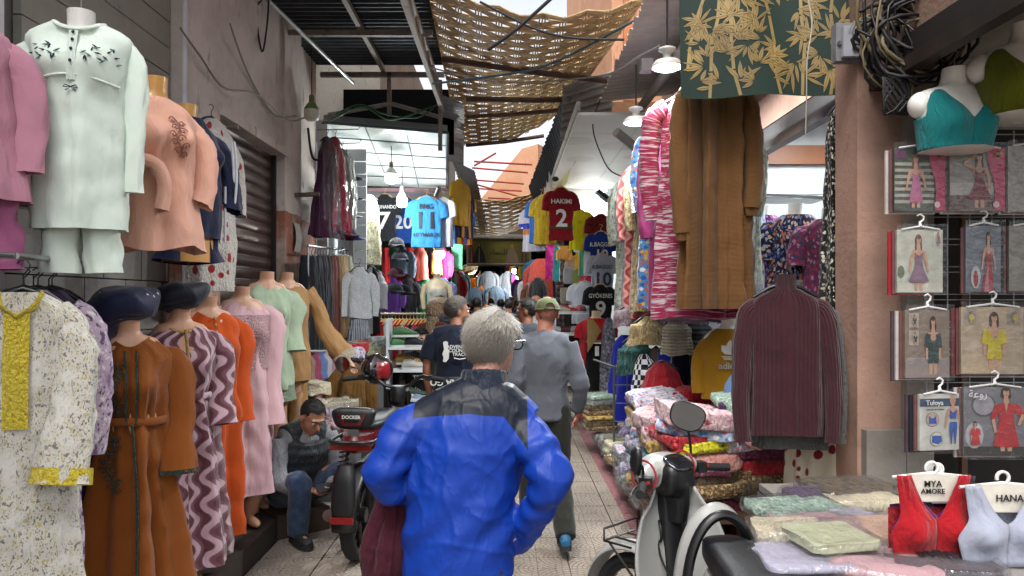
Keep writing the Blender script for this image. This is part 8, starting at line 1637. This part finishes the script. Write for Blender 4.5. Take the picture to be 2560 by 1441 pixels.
jersey('white striped-shoulder football shirt left of the black one', P(1462, 705, 10.8), math.radians(-25), F('jer_w3', '#aeb1ba'), .4, .62, group=G)
for k, (px, py, Y, nm, c_, wd, L) in enumerate(((1380, 610, 12.6, 'hot magenta', '#a0146c', .22, .6), (1392, 612, 12.4, 'striped teal', '#2c7c80', .12, .62), (1371, 608, 12.7, 'crimson', '#b01c40', .1, .5), (1410, 615, 11.6, 'peach', '#c48a4c', .26, .22), (1455, 620, 11.5, 'golden', '#b5861c', .2, .34), (1428, 640, 11.7, 'grey folded', '#8a8078', .22, .3), (1468, 690, 11.2, 'neon pink', '#c02860', .24, .22), (1462, 725, 11.3, 'scarlet', '#b01c20', .22, .4))):
    draped('%s scarf hanging beside the right football shirts' % nm, P(px, py, Y), math.radians(-10), F('sc%d' % k, c_), wd, L, 'hanging_scarf', 'scarf', 'scarves beside the football shirts', (3, .008), 40+k, hang=False, top=1, neck=1, flare=1, dep=.03)
for k, (px, py, c_, nm) in enumerate(((1420, 690, '#8d8f94', 'grey'), (1442, 695, '#7c8a4c', 'green and pink'), (1412, 740, '#8a8474', 'beige'), (1432, 742, '#9a9488', 'cream'))):
    a = P(px, py, 11.5); mb = MB(); mb.ball((0, 0, 0), (.075, .02, .13), 18, 10, e=.4); tag(mb.build('sock_pack', F('sock%d' % k, c_), None, loc=a), '%s sock pack hung above the white shoe rack' % nm, 'pack', 'sock packs')
# white shoe rack on the right
sr = thing('shoe_rack', 'white open shoe rack loaded with trainers behind the grey shirt man', 'shelf', (.86, 10.4, 0))
for z in (.15, .5, .85, 1.2, 1.5): mb = MB(); mb.box((-.22, -.2, z), (.32, .2, z+.02)); mb.build('shelf_board', M_SHOPW, sr, False)
for x in (-.22, .3): mb = MB(); mb.box((x, -.2, 0), (x+.02, .2, 1.72)); mb.build('side_panel', M_SHOPW, sr, False)
for k in range(12): nm, c_ = (('white', '#b5b5b4'), ('red', '#a0202c'), ('grey', '#8d8d90'), ('burgundy', '#4a1824'))[(k*7) % 4]; shoething('%s trainer on the white open shoe rack' % nm, (.7+.14*(k % 4), 10.32, .17+.35*(k//4)+(.35 if k > 7 else 0)), 1.5+.3*(k % 3), plain('rsh_'+nm, c_, .6), WS, 'trainers on the white rack')
for k in range(5): shoething('%s trainer heaped on top of the shoe rack' % ['cream', 'scarlet', 'white', 'rose', 'pale grey'][k], (.72+.11*k, 10.3+.04*k, 1.52), 1.2+.4*k, plain('tsh%d' % k, ['#b0a898', '#a8202c', '#b9b9b9', '#b0586c', '#9a9c9c'][k], .6), WS, 'trainers on the white rack')
# mannequin in red and gold with black leggings
t = thing('mannequin', 'mannequin in a red and gold blouse over black leggings and a red gown', 'mannequin', P(1490, 780, 9.3)); t.location[2] = .05; h = P(1490, 778, 9.3).z-.05; form_torso(t, h, plain('cream_form', '#bfae8c', .4), 1.0, low=.4); M_BLK = F('black_legging', '#08080a'); M_RD = F('red_blouse', '#a0101c')
mb = MB(); body(mb, [(h-.36, .15, .11, 0, 0), (h-.25, .175, .115, 0, 0), (h-.17, .185, .095, 0, 0), (h-.11, .14, .08, 0, 0), (h-.09, .1, .07, 0, 0)], 36, 14, (), 1, .05, h-.26); mb.build('blouse', M_RD, t)
for s_ in (-1, 1): mb = MB(); sleeve(mb, [(s_*.1, 0, h-.16), (s_*.2, 0, h-.22), (s_*.22, 0, h-.34)], [.05, .065, .06], rows=6); mb.build('sleeve', M_RD, t)
mb = MB(); mb.grid(lambda u, v: V((-.05-.08*u+.1*v*(1-u), -.16-.02*u, h-.1-.42*v*(.35+.65*u))), 6, 12); mb.build('gold_trim', M_GOLD, t)
mb = MB(); body(mb, [(.12, .09, .08, .02, 0), (.45, .12, .1, .02, 0), (h-.72, .18, .14, .02, .03), (h-.58, .17, .14, .02, .03), (h-.42, .125, .1, .01, 0)], 36, 24, wr=.002); mb.build('leggings', M_BLK, t)
mb = MB(); mb.box((-.03, -.15, h-.56), (.02, -.147, h-.44)); mb.build('price_tag', PR('#c9c9c4'), t, False)
draped('red gown hanging beside the black leggings', P(1466, 800, 9.35), .2, M_RD, .16, 1.25, 'red_gown', 'dress', None, (4, .02), 60, hang=False, flare=1.4)
draped('grey lace gown right of the black leggings mannequin', P(1522, 795, 9.1), -.4, F('grey_lace', '#6a6a78', 'speckle', ['#3c3c48', '#9a9aa8', '#54546a'], .6), .18, 1.2, 'lace_gown', 'dress', None, (5, .02), 61, hang=False, flare=1.2)
# downlights and lamps of the right shop, lamps far away
for k, (px, py, Y) in enumerate(((1505, 478, 12.3), (1486, 492, 12.3), (1470, 508, 12.4))):
    mb = MB(); mb.lathe([(.085, .02), (.085, 0), (.07, -.01), (.001, -.011)], 20); o = mb.build('downlight', emis('lamp_glow', (.93, 1, 1, 1), 7), None, loc=P(px, py, Y)); tag(o, 'round white downlight in the ceiling above the red football shirt', 'lamp', 'downlights')
    l = bpy.data.lights.new('lamp', 'AREA'); l.shape = 'DISK'; l.size = .14; l.energy = 14; lo = bpy.data.objects.new('lamp_light', l); COL.objects.link(lo); lo.parent = o; lo.location = (0, 0, -.03)
bulb('bright lit bulb below the banner at the far end', P(1290, 675, 21), True, .4, .12, 90); bulb('small lit bulb above the far left stalls', P(1200, 692, 24), True, .4, .1, 80); bulb('lit bulb low over the mannequin at the back of the sports shop', P(1098, 632, 12), True, .3, .09, 40)
mb = MB(); mb.tube([P(1098, 470, 9.6), P(1090, 490, 9.7)], .03, 10); tag(mb.build('camera_lamp', M_BOXG), 'small grey security camera under the panelled ceiling', 'camera')
mb = MB(); mb.ball(P(1388, 448, 9.8), (.05, .04, .035), 12, 8); tag(mb.build('security_camera', M_SCB), 'black dome camera above the red football shirt', 'camera')
mb = MB(); mb.box((-.35, -.05, -.2), (.35, .05, .2)); mb = MB(); mb.tube([P(1495, 480, 10.6), P(1520, 500, 10.5)], .05, 8); tag(mb.build('speaker_box', M_SCB), 'black box speaker above the hanging football shirts', 'speaker')
